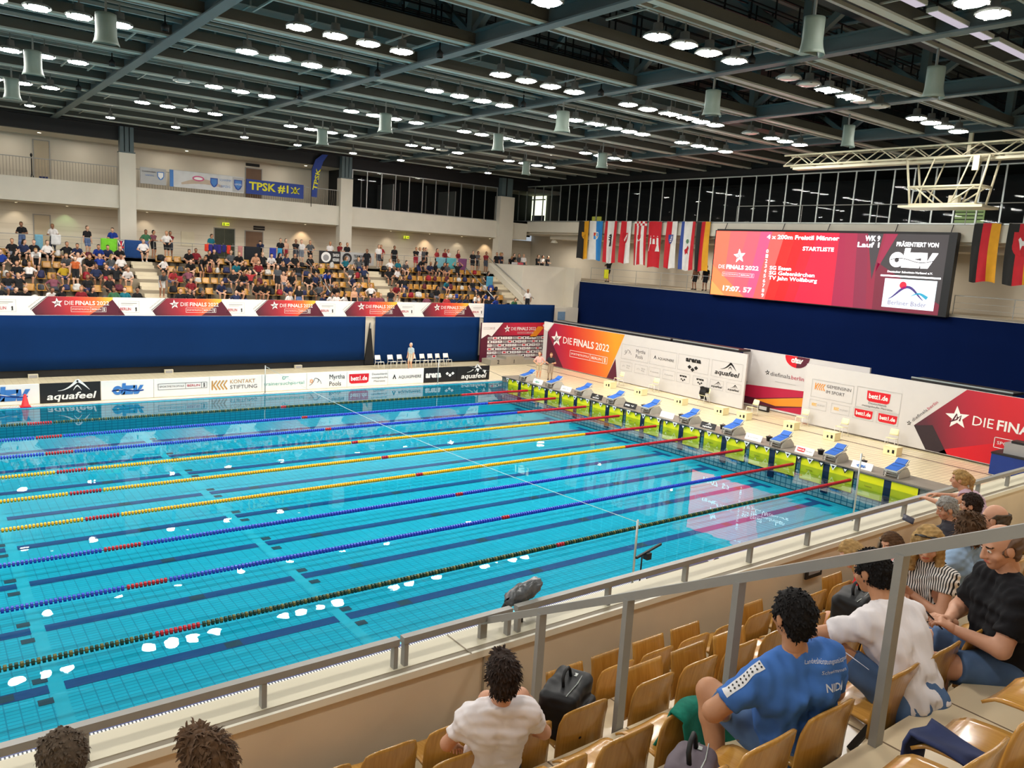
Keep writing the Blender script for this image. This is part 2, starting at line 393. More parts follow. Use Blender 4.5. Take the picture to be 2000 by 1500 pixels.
def glassmat(name, tint=0.9, ior=1.45):
    m = bpy.data.materials.new(name); m.use_nodes = True; N, L = nodes_of(m); N.remove(N['Principled BSDF'])
    out = N['Material Output']; t = N.new('ShaderNodeBsdfTransparent'); t.inputs[0].default_value = (tint, tint*1.0, tint, 1)
    g = N.new('ShaderNodeBsdfGlossy'); g.inputs['Roughness'].default_value = 0.02; fr = N.new('ShaderNodeFresnel'); fr.inputs['IOR'].default_value = ior
    mx = N.new('ShaderNodeMixShader'); L.new(fr.outputs[0], mx.inputs[0]); L.new(t.outputs[0], mx.inputs[1]); L.new(g.outputs[0], mx.inputs[2]); L.new(mx.outputs[0], out.inputs[0])
    return m
M_glass = glassmat('window glass', 0.85, 1.22)
def watermat():
    m = glassmat('pool water', 0.97, 1.33); N, L = nodes_of(m)
    tc = N.new('ShaderNodeTexCoord'); nz = N.new('ShaderNodeTexNoise'); nz.inputs['Scale'].default_value = 0.9; nz.inputs['Detail'].default_value = 2
    bp = N.new('ShaderNodeBump'); bp.inputs['Strength'].default_value = 0.10; bp.inputs['Distance'].default_value = 0.03
    L.new(tc.outputs['Object'], nz.inputs['Vector']); L.new(nz.outputs['Fac'], bp.inputs['Height'])
    for n in N:
        if n.type in ('BSDF_GLOSSY', 'FRESNEL'): L.new(bp.outputs[0], n.inputs['Normal'])
        if n.type == 'BSDF_GLOSSY': n.inputs['Roughness'].default_value = 0.012
    return m
M_water = watermat()
LZ = -1.18
# ---- pool basin and water
b = MB()
b.poly([(-60, -0.3, LZ), (1.0, -0.3, LZ), (1.0, 26.2, LZ), (-60, 26.2, LZ)], M_tile)
zl = LZ+0.004
def floor_rect(x0, x1, y0, y1, m, dz=0): b.poly([(x0, y0, zl+dz), (x1, y0, zl+dz), (x1, y1, zl+dz), (x0, y1, zl+dz)], m)
for xj in (-20.82, -26.84):
    floor_rect(xj-0.13, xj+0.13, -0.2, 26.1, M_pale)
for k in range(-1, 8):
    yc = 3.62+2.74*k
    for x0, x1 in ((-60, -26.98), (-26.70, -20.96), (-20.68, -0.55)): floor_rect(x0, x1, yc-0.17, yc+0.17, M_line, .003)
    floor_rect(-0.68, -0.42, yc-0.55, yc+0.55, M_line, .004)
    for xj in (-20.55, -27.08):
        for dy in (0.40, -0.46): floor_rect(xj-0.13, xj+0.13, yc+dy-0.11, yc+dy+0.11, M_mark, .003)
    floor_rect(0.2, 1.0, yc-0.12, yc+0.12, M_line, .003)
    for xx in np.arange(-58, -2, 4.3): floor_rect(xx, xx+0.35, yc-0.13, yc+0.13, M_mark, .006)
struct(b.build('pool_floor'), 'turquoise tiled pool floor with dark blue lane lines')
b = MB()
b.box((-60, 25.5, LZ), (1.3, 25.75, 0.02), M_tilew)
struct(b.build('pool_wall_far'), 'turquoise tiled far side wall of the pool')
b = MB(); b.box((-60, -0.28, LZ), (1.3, -0.02, 0.02), M_tilew); struct(b.build('pool_wall_near'), 'turquoise tiled near side wall of the pool')
b = MB(); b.poly([(-60, 0, 0), (0.0, 0, 0), (0.0, 25.5, 0), (-60, 25.5, 0)], M_water)
struct(b.build('pool_water'), 'clear still water of the swimming pool')
# ---- deck
b = MB()
b.box((-60, 25.75, -0.3), (1.3, 34.0, 0.02), M_deck)
b.box((1.3, -9, -0.3), (15, 34.0, 0.02), M_deckE)
b.box((-60, -9, -0.3), (1.3, -0.28, 0.02), M_deck)
for y0, y1 in ((25.85, 26.15), (-0.62, -0.30)): b.box((-60, y0, 0.0), (1.3, y1, 0.03), M_grate)
b.box((-60, -0.30, 0), (1.3, -0.22, 0.034), M_blueedge); b.box((-60, 25.66, 0), (1.3, 25.72, 0.034), M_blueedge)
b.box((6.15, -2, 0), (6.25, 31.0, 0.026), mat('drain slot', (96, 66, 58), 0.5))
b.box((7.55, -2, 0), (7.63, 30.5, 0.028), mat('deck joint', (205, 190, 150), 0.5))
struct(b.build('floor'), 'pale beige tiled pool deck around the basin')
# ---- near parapet and near stand
b = MB()
b.box((-60, -7.46, 0), (12, -7.16, 4.10), M_beige); b.box((-60, -7.48, 3.0), (12, -7.44, 4.10), M_beige)
b.box((-60, -7.41, 4.10), (12, -7.10, 4.15), M_cap); b.box((-60, -7.475, 4.10), (12, -7.41, 4.145), M_capg); b.box((-60, -7.505, 4.085), (12, -7.475, 4.15), M_trimw)
b.box((-24.81, -7.50, 3.27), (-24.795, -7.47, 4.10), M_capg); b.box((-24.96, -7.50, 4.085), (-24.95, -7.10, 4.156), M_capg)
near(struct(b.build('wall_near'), 'beige concrete parapet of the near stand with pale cap'))
NR = [(-7.48, 3.27), (-8.2, 3.74), (-9.11, 4.21), (-10.02, 4.68), (-10.93, 5.15), (-11.84, 5.62), (-12.75, 6.09), (-13.66, 6.56), (-14.57, 7.03), (-17.5, 7.03)]
b = MB()
for i in range(9):
    y0, z = NR[i]; y1 = NR[i+1][0]
    b.poly([(-50, y1, z), (10, y1, z), (10, y0, z), (-50, y0, z)], M_step)
    if i < 8: b.poly([(-50, y1, z), (10, y1, z), (10, y1, NR[i+1][1]), (-50, y1, NR[i+1][1])][::-1], M_stepr)
near(struct(b.build('floor_near_stand'), 'stepped near stand in pale cream tiles'))
b = MB(); b.box((-50, -17.7, 7), (16, -17.5, 17), M_cream); near(struct(b.build('wall_back'), 'rear wall behind the near stand'))
# ---- far parapet, stepped stand, promenade
FR0, FDY, FDZ, FZ = 33.9, 1.10, 0.56, 3.30
b = MB()
b.box((-60, 33.6, 0), (10.6, 33.8, 4.12), M_creamd)
b.box((-60, 33.52, 0), (10.6, 33.6, 0.45), M_black)
struct(b.build('wall_far_parapet'), 'parapet wall below the far stand')
b = MB()
for k in range(5):
    y0 = FR0+FDY*k-(0.1 if k == 0 else 0); y1 = FR0+FDY*(k+1); z = FZ+FDZ*k
    b.poly([(-60, y0, z), (9.6, y0, z), (9.6, y1, z), (-60, y1, z)], M_fstep); b.poly([(-60, y1, z), (9.6, y1, z), (9.6, y1, z+FDZ), (-60, y1, z+FDZ)], M_fstep)
PZ = FZ+5*FDZ; PY = FR0+5*FDY
b.box((-60, PY, PZ-0.2), (18, 47.2, PZ), M_fstep)
for xc in (-17.45, -2.2, 8.5):
    for k in range(5):
        y0 = FR0+FDY*k; z = FZ+FDZ*k
        b.box((xc-0.6, y0+0.02, z), (xc+0.6, y0+FDY+.0, z+0.02), M_aisle)
        b.box((xc-0.6, y0+FDY*0.33, z), (xc+0.6, y0+FDY+.0, z+FDZ/3), M_aisle); b.box((xc-0.6, y0+FDY*0.66, z), (xc+0.6, y0+FDY+.02, z+2*FDZ/3), M_aisle)
struct(b.build('floor_far_stand'), 'stepped far stand with pale aisle stairs')
b = MB(); b.box((-60, 47.0, PZ), (18.8, 47.2, 9.1), M_creamd)
for z in (6.9, 7.7, 8.5): b.box((-60, 46.996, z), (18.8, 47.0, z+.008), M_capg)
struct(b.build('wall_far'), 'beige rear wall of the far promenade')
b = MB(); b.box((-60, 46.0, 9.1), (-2.4, 46.2, 14.2), M_creamd); struct(b.build('wall_far_upper'), 'rear wall of the open upper gallery')
b = MB(); b.box((-60, 42.0, 9.05), (14.0, 47.0, 9.45), M_cream); b.box((-60, 42.0, 9.45), (14.0, 42.25, 10.42), M_cream)
struct(b.build('wall_far_balcony'), 'cream balcony front and slab of the upper gallery')
b = MB(); b.box((-60, 42.6, 13.2), (18, 47.2, 13.5), M_creamd); b.box((-60, 42.2, 13.15), (14, 42.6, 13.95), M_black); b.box((-60, 41.9, 13.95), (14, 42.6, 14.3), M_black)
struct(b.build('ceiling_gallery'), 'upper gallery ceiling with a black edge')
# columns
for i, xc in enumerate((-17.6, -2.97)):
    b = MB(); b.box((xc-0.47, 41.75, PZ), (xc+0.47, 42.4, 12.4), M_cream)
    r = struct(b.build('column'), 'cream column between far promenade bays, %s from the left' % ordn(i+1)); r['category'] = 'column'
    b = MB()
    for dx in (-.4, -.12, .16): b.box((xc+dx, 41.8, 12.4), (xc+dx+.22, 42.3, 13.95), M_steel)
    b.box((xc-.46, 41.78, 12.4), (xc+.46, 42.35, 12.48), M_steel); b.build('steel_head', r)
b = MB(); b.box((10.75, 41.6, PZ), (12.2, 42.4, 12.45), M_cream); r = struct(b.build('column'), 'wide cream corner column beside the end gallery'); r['category'] = 'column'
b = MB(); b.box((10.9, 41.7, 12.45), (12.0, 42.3, 13.95), M_steel); b.box((11.3, 41.66, 12.5), (11.4, 41.7, 13.95), M_black); b.build('steel_head', r)
# far upper glazing
def glazing(name, label, p0, p1, z0, z1, n, axis):
    r = empty(name, (0, 0, 0)); struct(r, label); f = MB(); g = MB()
    for i in range(n+1):
        t = i/n; x = p0[0]+(p1[0]-p0[0])*t; y = p0[1]+(p1[1]-p0[1])*t
        f.box((x-.03, y-.04, z0), (x+.03, y+.04, z1), M_alu)
    f.bar((p0[0], p0[1], z0+.03), (p1[0], p1[1], z0+.03), .08, .07, M_alu); f.bar((p0[0], p0[1], z1-.03), (p1[0], p1[1], z1-.03), .08, .07, M_alu)
    g.poly([(p0[0], p0[1], z0), (p1[0], p1[1], z0), (p1[0], p1[1], z1), (p0[0], p0[1], z1)], M_glass)
    f.build('window_frame', r); g.build('window_pane', r); return r
glazing('window_1', 'glazed upper gallery front with slim mullions, far side', (-2.4, 42.1), (10.7, 42.1), 10.42, 13.15, 11, 'x')
glazing('window_2', 'long dark glazed band above the scoreboard', (14.0, 44.5), (14.0, -8.8), 10.62, 13.55, 48, 'y')
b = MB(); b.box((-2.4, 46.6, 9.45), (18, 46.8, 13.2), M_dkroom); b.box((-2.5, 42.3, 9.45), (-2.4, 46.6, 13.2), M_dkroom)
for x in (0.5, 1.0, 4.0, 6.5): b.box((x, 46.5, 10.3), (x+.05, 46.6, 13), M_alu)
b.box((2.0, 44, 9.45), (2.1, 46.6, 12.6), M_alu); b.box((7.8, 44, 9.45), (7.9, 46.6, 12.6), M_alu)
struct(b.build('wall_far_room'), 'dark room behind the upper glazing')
# ---- end wall
b = MB(); b.box((14.0, -12, 0), (14.3, 36, 6.05), M_creamd); b.box((14.0, -12, 9.75), (14.45, 42.0, 10.6), M_cream)
b.box((14.0, 33.8, 6.05), (14.05, 36, 6.1), M_cream); b.box((14.3, -12, 5.85), (18.6, 42, 6.08), M_fstep)
b.box((14.4, -12, 9.6), (18.6, 47, 9.75), M_creamd); b.box((18.5, -12, 6.0), (18.7, 47, 9.75), M_creamd)
b.box((15.4, 30.5, 9.25), (18.5, 40.5, 9.6), M_cream); b.box((15.4, -5, 9.3), (18.5, 27, 9.6), M_cream)
struct(b.build('wall_end'), 'end wall with an open gallery behind a railing')
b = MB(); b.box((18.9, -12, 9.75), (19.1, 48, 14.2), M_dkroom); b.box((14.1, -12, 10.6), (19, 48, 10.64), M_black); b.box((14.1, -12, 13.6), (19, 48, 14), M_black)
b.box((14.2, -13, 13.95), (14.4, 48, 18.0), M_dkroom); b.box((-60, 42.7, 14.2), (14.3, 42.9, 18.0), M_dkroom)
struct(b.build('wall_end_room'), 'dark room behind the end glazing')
b = MB(); b.box((18.7, 45.6, 10.75), (18.88, 48.6, 13.7), M_day); b.box((18.66, 47.0, 10.7), (18.7, 47.25, 13.7), M_black); b.box((18.62, 45.5, 10.7), (18.7, 47.3, 11.5), M_black); b.box((18.66, 45.5, 12.9), (18.7, 48.7, 13.0), M_black)
struct(b.build('window_3'), 'bright daylight window at the far corner of the glazing')
b = MB(); b.box((18.7, 38.0, 10.7), (18.88, 39.0, 11.4), emis('dim green window', (170, 170, 70), 0.4)); b.box((18.68, 38.5, 10.9), (18.7, 38.56, 12), M_black)
struct(b.build('window_4'), 'small yellow-green lit window behind the glazing above the flags')
b = MB(); b.box((18.7, 7.3, 11.05), (18.88, 8.8, 11.95), emis('pale green window', (150, 175, 110), 0.5))
for z in (11.2, 11.4, 11.6): b.box((18.68, 7.3, z), (18.7, 8.8, z+.05), M_black)
struct(b.build('window_5'), 'small pale green slatted window near the hanging frame')
b = MB()
b.box((9.0, 35.8, 0), (13.4, 40.2, 6.95), M_cream); b.box((9.0, 34.0, 0), (13.4, 35.8, 3.9), M_cream); b.prism([(8.99, 40.2, 6.95), (8.99, 34.0, 3.9), (8.99, 34.0, 3.4), (8.99, 40.2, 6.4)], (-.12, 0, 0), M_cream)
b.box((13.3, 34.6, 0), (14.0, 40.2, 6.98), M_creamd)
struct(b.build('wall_corner'), 'white stair block in the far corner')
b = MB(); b.box((13.97, -12, 6.0), (14.35, 34.6, 6.1), M_capg); struct(b.build('trim_1'), 'grey edge of the end gallery floor')
b = MB(); b.box((-60, -13, 17.95), (19, 48, 18.15), M_roof); struct(b.build('ceiling'), 'dark roof deck above the trusses')
for i, (x0, x1) in enumerate(((-25.9, -24.7), (-24.5, -23.6), (-23.4, -22.5), (-22.3, -21.5))):
    b = MB(); b.box((x0, 32.3, 17.5), (x1, 33.6, 17.58), M_skyl)
    struct(b.build('window_%d' % (6+i)), 'bright skylight pane between roof beams, %s in its row' % ordn(i+1))
# pendant lamps of the end gallery; those behind and past the scoreboard added for light
for i, (x, y) in enumerate(((16.0, 40.6), (16.2, 32.9), (16.2, 25.2), (16.2, 17.5), (16.2, 9.8), (16.2, 2.1), (16.2, -5.6))):
    t = tag(empty('gallery_pendant', (x, y, 8.95)), 'white cone pendant lamp in the end gallery, %s from the far corner' % ordn(i+1), 'lamp', 'end gallery pendants')
    b = MB(); b.lathe([(.34, 0), (.10, .38), (.03, .42), (.03, .62)], (0, 0, 0), M_white, 18); b.build('shade', t)
    b = MB(); b.lathe([(.30, .03), (.001, .0)], (0, 0, 0), emis('pendant lens', (255, 240, 215), 5), 18); b.build('lens', t)
    l = bpy.data.lights.new('gallery_light', 'AREA'); l.shape = 'DISK'; l.size = .6; l.energy = 70; l.color = (1, .92, .8); lo = bpy.data.objects.new('gallery_light', l); COL.objects.link(lo); lo.location = (x, y, 8.92)
# ---- doors, signs on the far wall
M_doorg = mat('dark green glazed door', (58, 62, 50), 0.2, 0.1); M_doorb = mat('brown door leaf', (112, 84, 62), 0.5, 0.06); M_doorc = mat('wall-coloured door leaf', (182, 168, 144), 0.7, 0.02)
def door(n, label, x0, x1, y, z0, z1, m, leaves=1):
    r = struct(empty('door_%d' % n, (x0, y, z0)), label)
    b = MB(); b.box((0, -.05, 0), (.06, 0, z1-z0), M_rail); b.box((x1-x0-.06, -.05, 0), (x1-x0, 0, z1-z0), M_rail); b.box((.06, -.05, z1-z0-.06), (x1-x0-.06, 0, z1-z0), M_rail); b.build('door_frame', r)
    for k in range(leaves):
        a = .06+(x1-x0-.12)*k/leaves; c = .06+(x1-x0-.12)*(k+1)/leaves
        b = MB(); b.box((a+.01, -.04, 0), (c-.01, -.01, z1-z0-.06), m); lf = b.build('door_leaf', r)
        b = MB(); b.tube([(c-.12, -.09, 1.0), (c-.12, -.09, 1.15)], .015, M_alu, 6); b.box((c-.13, -.09, 1.06), (c-.11, -.03, 1.09), M_alu); b.build('door_handle', lf)
door(1, 'dark glazed double door on the far promenade under a green exit sign', -10.85, -9.3, 47.0, PZ, 8.35, M_doorg, 2)
door(2, 'brown door on the far promenade right of the glazed double door', -8.6, -7.2, 47.0, PZ, 8.28, M_doorb, 1)
door(3, 'wall-coloured door at the left of the far promenade', -22.15, -21.15, 47.0, PZ, 8.4, M_doorc, 1)
door(4, 'wall-coloured door at the left of the upper gallery', -22.15, -21.2, 46.0, 9.45, 12.95, M_doorc, 1)
door(5, 'brown door on the upper gallery above the yellow lettered banner', -8.95, -7.7, 46.0, 9.45, 12.75, M_doorb, 1)
M_exit = emis('lit exit sign', (205, 215, 40), 0.9); M_exitw = mat('exit sign figure', (40, 110, 30), 0.5)
for x, lab in ((-10.1, 'lit yellow-green exit sign above the glazed double door'), (4.85, 'lit yellow-green exit sign on the right half of the far promenade')):
    t = tag(empty('exit_sign', (x, 46.6, 8.62)), lab, 'sign', 'lit exit signs')
    b = MB(); b.box((-.24, -.04, -.11), (.24, .04, .11), M_exit); b.build('sign_box', t)
    b = MB(); S = Sheet((-.36, -.042, -.15), (1, 0, 0), (0, 0, 1), b)
    S.poly([(.18, .05), (.26, .05), (.24, .22), (.18, .22)], M_exitw); S.stroke([(.34, .14), (.52, .14)], .04, M_exitw); S.poly([(.50, .07), (.58, .14), (.50, .21)], M_exitw); S.disc(.21, .25, .02, M_exitw); b.build('pictogram', t)
    b = MB(); b.tube([(0, 0, .11), (0, 0, .43)], .012, M_rail, 6); b.build('hanger', t)
for (x0, z0, x1, z1), y, lab, m in (((-7.95, 8.52, -7.1, 8.66), 46.97, 'small dark upper plate over the brown door', M_black), ((-7.95, 8.36, -7.1, 8.48), 46.97, 'small dark lower plate over the brown door', M_black), ((-13.1, 6.9, -12.2, 7.9), 46.97, 'pale notice board left of the glazed double door', M_cap), ((-8.9, 12.85, -7.9, 13.05), 45.97, 'small dark plate above the upper brown door', M_black)):
    b = MB(); b.box((x0, y-.02, z0), (x1, y+.03, z1), m); tag(b.build('wall_plate'), lab, 'sign')
b = MB(); b.box((-1.9+.9, 46.75, 6.2), (-.5, 47, 7.75), mat('red cabinet', (150, 24, 28), .5)); b.box((-.86, 46.74, 7.2), (-.64, 46.75, 7.5), M_white)
tag(b.build('fire_cabinet'), 'red fire cabinet standing against the far promenade wall', 'cabinet')
# downlights of the lower promenade
for i, (x, c) in enumerate(((-23.1, 0), (-20.3, 2), (-15.5, 0), (-4.2, 1), (3.2, 0), (6.9, 1), (10.2, 0), (13.2, 1))):
    b = MB(); b.lathe([(.10, .04), (.10, 0), (.07, -.005)], (0, 0, 0), M_white, 12); b.lathe([(0.001, -.006), (.07, -.006)], (0, 0, 0), emis('downlight lens', (255, 235, 200), 6), 12)
    o = tag(b.build('downlight', loc=(x, 46.3, 9.02)), 'small ceiling downlight above the far promenade wall, %s from the left' % ordn(i+1), 'lamp', 'promenade downlights')
    l = bpy.data.lights.new('downlight_beam', 'SPOT'); l.energy = (30, 75, 22)[c]; l.color = ((1, .85, .65), (1, .72, .45), (.55, 1, .5))[c]; l.spot_size = 1.5; l.spot_blend = .6; l.shadow_soft_size = .06
    lo = bpy.data.objects.new('downlight_beam', l); COL.objects.link(lo); lo.location = (x, 46.35, 8.98); lo.rotation_euler = (0.22, 0, 0)
for x in (-30, -23.5, -19.5, -14.5, -10.5, -6.5, 0, 4.5, 9):  # added fill lights without fittings, brightening the walls of both gallery levels
    for yy, zz, e in ((44.6, 9.0, 30), (44.6, 13.1, 15)):
        if zz > 10 and x > -3: continue
        l = bpy.data.lights.new('gallery_light', 'AREA'); l.shape = 'DISK'; l.size = .5; l.energy = e; l.color = (1, .94, .84); lo = bpy.data.objects.new('gallery_light', l); COL.objects.link(lo); lo.location = (x, yy, zz)
for i, x in enumerate((-22, -13.5, -5.2)):
    b = MB(); b.lathe([(.12, .04), (.12, 0)], (0, 0, 0), M_white, 12); b.lathe([(0.001, -.004), (.10, -.004)], (0, 0, 0), emis('downlight lens', (255, 235, 200), 6), 12)
    tag(b.build('downlight', loc=(x, 44.0, 13.17)), 'round downlight in the upper gallery ceiling, %s from the left' % ordn(i+1), 'lamp', 'upper gallery downlights')
# ================================================================== roof steel, lamps, loudspeakers
TX = [-28.6+7.1*i for i in range(6)]
for i, x in enumerate(TX):
    t = tag(empty('roof_truss', (x, 0, 13.9)), 'grey steel roof truss crossing the hall, %s from the scoreboard wall' % ordn(6-i), 'truss', 'roof trusses', 'thing')
    y0, y1 = -12.8, 41.9
    b = MB(); b.ibeam((0, y0, .25), (0, y1, .25), .36, .5, .05, M_steel); b.build('lower_chord', t)
    b = MB(); b.ibeam((0, y0, 3.3), (0, y1, 3.3), .34, .4, .05, M_steel); b.build('upper_chord', t)
    ys = np.arange(y0+.5, y1, 7.1)
    for k, y in enumerate(ys):
        b = MB(); b.bar((0, y, .5), (0, y, 2.9), .26, .26, M_steel, (0, 1, 0)); b.build('post', t)
        if k+1 < len(ys):
            b = MB(); m_ = (y+ys[k+1])/2; b.bar((0, y+.1, .5), (0, m_, 2.9), .2, .2, M_steel); b.bar((0, m_, 2.9), (0, ys[k+1]-.1, .5), .2, .2, M_steel); b.build('brace', t)
PY0 = [-1.8, 1.75, 5.3, 8.85, 12.4, 15.95, 19.5, 23.05, 26.6, 30.15, 33.7, 37.25, 40.6]
M_bar = mat('thin grey bar', (150, 154, 148), 0.5, 0.04)
for i, y in enumerate(PY0):
    t = tag(empty('ceiling_beam', (0, y, 14.0)), 'ceiling beam with a pale lower flange, %s from the far stand' % ordn(len(PY0)-i), 'beam', 'long ceiling beams', 'thing')
    b = MB(); b.box((-45, -.13, -.03), (13.9, .13, .03), M_flange); b.build('lower_flange', t)
    b = MB(); b.box((-45, -.08, .03), (13.9, .08, .36), M_brown); b.build('web', t)
    
    for yy, zz, rr in ((.55, .08, .05), (1.25, .3, .07), (2.3, .22, .05), (2.9, .5, .09))[:4 if y > 9 else 1]: b = MB(); b.box((-45, yy-rr, zz-rr), (13.9, yy+rr, zz+rr), M_bar if rr < .06 else M_duct); b.build('conduit', t)
    if i % 2 == 1:
        for xt in TX:
            for dx in (-1.9, -.95, .95): b = MB(); b.box((xt+dx-.025, .1, .05), (xt+dx+.025, 2.2, .1), M_bar); b.build('cross_bar', t)
for i, (y, z) in enumerate(((14.0, 14.9), (17.6, 14.5), (24.9, 14.5), (31.9, 14.5), (35.2, 14.4), (39.0, 14.3))):
    b = MB(); b.box((-45, y-.45, z), (13.6, y+.45, z+.5), M_duct)
    for x in np.arange(-44, 13, 2.2): b.box((x, y-.47, z-.02), (x+.06, y+.47, z+.52), M_bar)
    tag(b.build('air_duct'), 'grey rectangular air duct along the hall roof, %s from the far stand' % ordn(6-i), 'duct', 'roof air ducts', 'thing')
for i, (y, z) in enumerate(((-.1, 14.75), (3.6, 14.75), (7.1, 14.75), (10.6, 14.75), (13.9, 15.2), (21.0, 15.2), (28.2, 15.2))):
    t = tag(empty('catwalk', (0, y, z)), 'dark roof catwalk with railings, %s from the far stand' % ordn(7-i), 'catwalk', 'roof catwalks', 'thing')
    b = MB(); b.box((-45, -.5, 0), (13.5, .5, .08), M_black); b.build('walkway', t)
    b = MB()
    for s in (-.5, .5):
        for x in np.arange(-44.5, 13.4, 1.2): b.box((x, s-.02, .08), (x+.04, s+.02, 1.15), M_black)
        for zz in (.4, .75, 1.12): b.box((-45, s-.02, zz), (13.5, s+.02, zz+.04), M_black)
    b.build('railing', t)
# secondary purlins under the roof deck
for i, y in enumerate(np.arange(-11, 42, 4.4)):
    b = MB(); b.ibeam((-45, y, 17.75), (14, y, 17.75), .2, .35, .03, M_duct); struct(b.build('ceiling_purlin'), 'purlin under the roof deck, %s from the near side' % ordn(i+1))
# ---- lamps
M_lens = bpy.data.materials.new('lamp lens'); M_lens.use_nodes = True
_b = M_lens.node_tree.nodes['Principled BSDF']; _b.inputs['Base Color'].default_value = (.9, .9, .9, 1); _b.inputs['Emission Color'].default_value = (1, .965, .90, 1); _b.inputs['Emission Strength'].default_value = LAMP_L
M_lensoff = mat('unlit lamp lens', (205, 200, 190), 0.2, 0.02)
M_house = mat('lamp housing', (128, 130, 126), 0.45, 0.05)
LAMPS = [
 ('single', 36.0, [-23.4, -19.67, -16.31, -12.37, -9.0, -5.15, -1.5, 2.58, 6.09]),
 ('quad', 28.7, [-26.6, -25.5, -24.43, -23.4, -19.66, -18.54, -17.46, -16.32, -12.41, -11.29, -10.11, -8.97, -5.03, -3.93, -2.9, -1.76, 2.23, 3.5, 4.6, 5.75]),
 ('quad', 21.4, [-26.6, -25.54, -24.5, -23.44, -19.8, -18.57, -17.49, -16.38, -12.49, -11.35, -10.29, -9.09, -6.3, -5.22, -3.82, -2.9, -1.93, -.78, 2.02, 3.17, 4.32, 5.32]),
 ('quad', 14.15, [-26.6, -25.56, -24.52, -23.46, -19.7, -18.6, -17.48, -16.39, -12.58, -11.43, -10.34, -9.24, -6.43, -5.39, -4.15, -2.99, -2.03, -1.15, 1.66, 2.89, 3.9, 5.07]),
 ('quad', 9.87, [-19.67, -18.57, -17.51, -16.38, -12.61, -11.51, -10.41, -9.3, -6.55, -5.45, -4.16, -3.11, -2.26, -1.34, 1.07, 2.63, 3.68, 4.85]),
 ('quad', 2.78, [-16.44, -12.66, -11.59, -10.55, -9.4, -6.72, -5.64, -4.51, -3.24, -2.42, -1.34, 1.33, 2.45, 3.51, 4.73]),
 ('quad', -4.13, [-12.6, -11.5, -10.35, -9.29])]
OFF = {(2, -19.8), (5, -6.72), (5, -5.64), (5, -2.42), (5, -1.34), (4, 1.07), (1, -2.9)}
SQ = {(2, -3.82), (3, -4.15), (4, -4.16), (4, -3.11), (5, -4.51), (5, -3.24)}
DRIFT = {0: .055, 1: .037, 2: .025, 3: .016, 4: .006, 5: 0, 6: 0}
def lamp_proto(kind, lit):
    t = empty('pendant_lamp'); r = .35 if kind != 'single' else .24
    b = MB()
    if kind == 'square': b.box((-.42, -.28, .02), (.42, .28, .09), M_house); b.box((-.12, -.1, .09), (.12, .1, .3), M_house)
    else: b.lathe([(r+.01, 0), (r+.02, .03), (r*.97, .07), (r*.7, .12), (r*.40, .15), (r*.36, .34), (.02, .35)], (0, 0, 0), M_house, 18)
    for k in range(4):
        a = PI/4+k*PI/2; b.box((r*1.03*math.cos(a)-.025, r*1.03*math.sin(a)-.025, -.03), (r*1.03*math.cos(a)+.025, r*1.03*math.sin(a)+.025, .03), M_house)
    b.build('housing', t)
    b = MB(); m = M_lens if lit else M_lensoff
    if kind == 'square': b.poly([(-.40, -.26, .015), (-.40, .26, .015), (.40, .26, .015), (.40, -.26, .015)], m)
    else: b.lathe([(r, .005), (r*.8, -.03), (r*.4, -.052), (.001, -.056)], (0, 0, 0), m, 18)
    b.build('lens', t)
    b = MB(); b.box((-.02, -.02, .34), (.02, .02, .62), M_house); b.build('hanger', t)
    return t
PROTO = {}
nrow = len(LAMPS)
for ri, (kind, y, xs) in enumerate(LAMPS):
    for ii, x in enumerate(xs):
        k = 'square' if (ri, x) in SQ else kind; lit = (ri, x) not in OFF
        if (k, lit) in PROTO: t = dup(PROTO[(k, lit)])
        else: t = PROTO[(k, lit)] = lamp_proto(k, lit)
        t.location = (x, y+DRIFT[ri]*(x+12), 13.6)
        lab = '%s %s pendant lamp, %s from left in %s lamp row from far stand' % ('lit' if lit else 'unlit', {'quad': 'round', 'single': 'small round', 'square': 'square'}[k], ordn(ii+1), ordn(ri+1))
        tag(t, lab, 'lamp', 'pendant ceiling lamps')
    b = MB(); b.box((-45, y-.025+DRIFT[ri]*(-33), 14.2), (-44.9, y+.025+DRIFT[ri]*(-33), 14.25), M_bar)
    b = MB(); b.bar((-45, y+DRIFT[ri]*(-33), 14.2), (12, y+DRIFT[ri]*24, 14.2), .07, .06, M_bar)
    tag(b.build('lamp_rail'), 'thin grey rail carrying the %s lamp row from the far stand' % ordn(ri+1), 'rail', 'lamp rails')
# ---- loudspeakers: half-round shells
M_spk = mat('grey green loudspeaker shell', (118, 132, 122), 0.5, 0.04)
def speaker():
    t = empty('loudspeaker')
    b = MB(); n = 14; prof = []
    for i in range(n+1):
        a = PI+PI*i/n; prof.append((math.cos(a), math.sin(a)))
    def fn(u, v):
        a = PI*(1+u); z = .55-1.1*v; r = .36+.14*max(0, v-.55)**2*4+.02
        return (r*math.cos(a), .2+r*1.1*math.sin(a), z)
    b.grid(fn, 14, 10, M_spk, True, .02); b.build('shell', t)
    b = MB(); b.box((-.37, .18, -.5), (.37, .24, .55), mat('loudspeaker grille', (120, 128, 120), .7)); b.build('grille', t)
    b = MB(); b.box((-.04, .1, .5), (.04, .18, 2.3), M_house); b.build('bracket', t)
    return t
SPK = [(-11.73, 0.0), (-5.79, 0.0), (1.4, 0.1), (-6.93, 6.8), (1.13, 6.6), (-24.08, 13.9), (-7.31, 14.1), (-24.98, 21.3), (-11.46, 21.4), (-5.13, 21.5), (2.1, 21.7), (-25.0, 28.2), (-11.16, 28.8), (2.64, 29.2)]
sp0 = speaker()
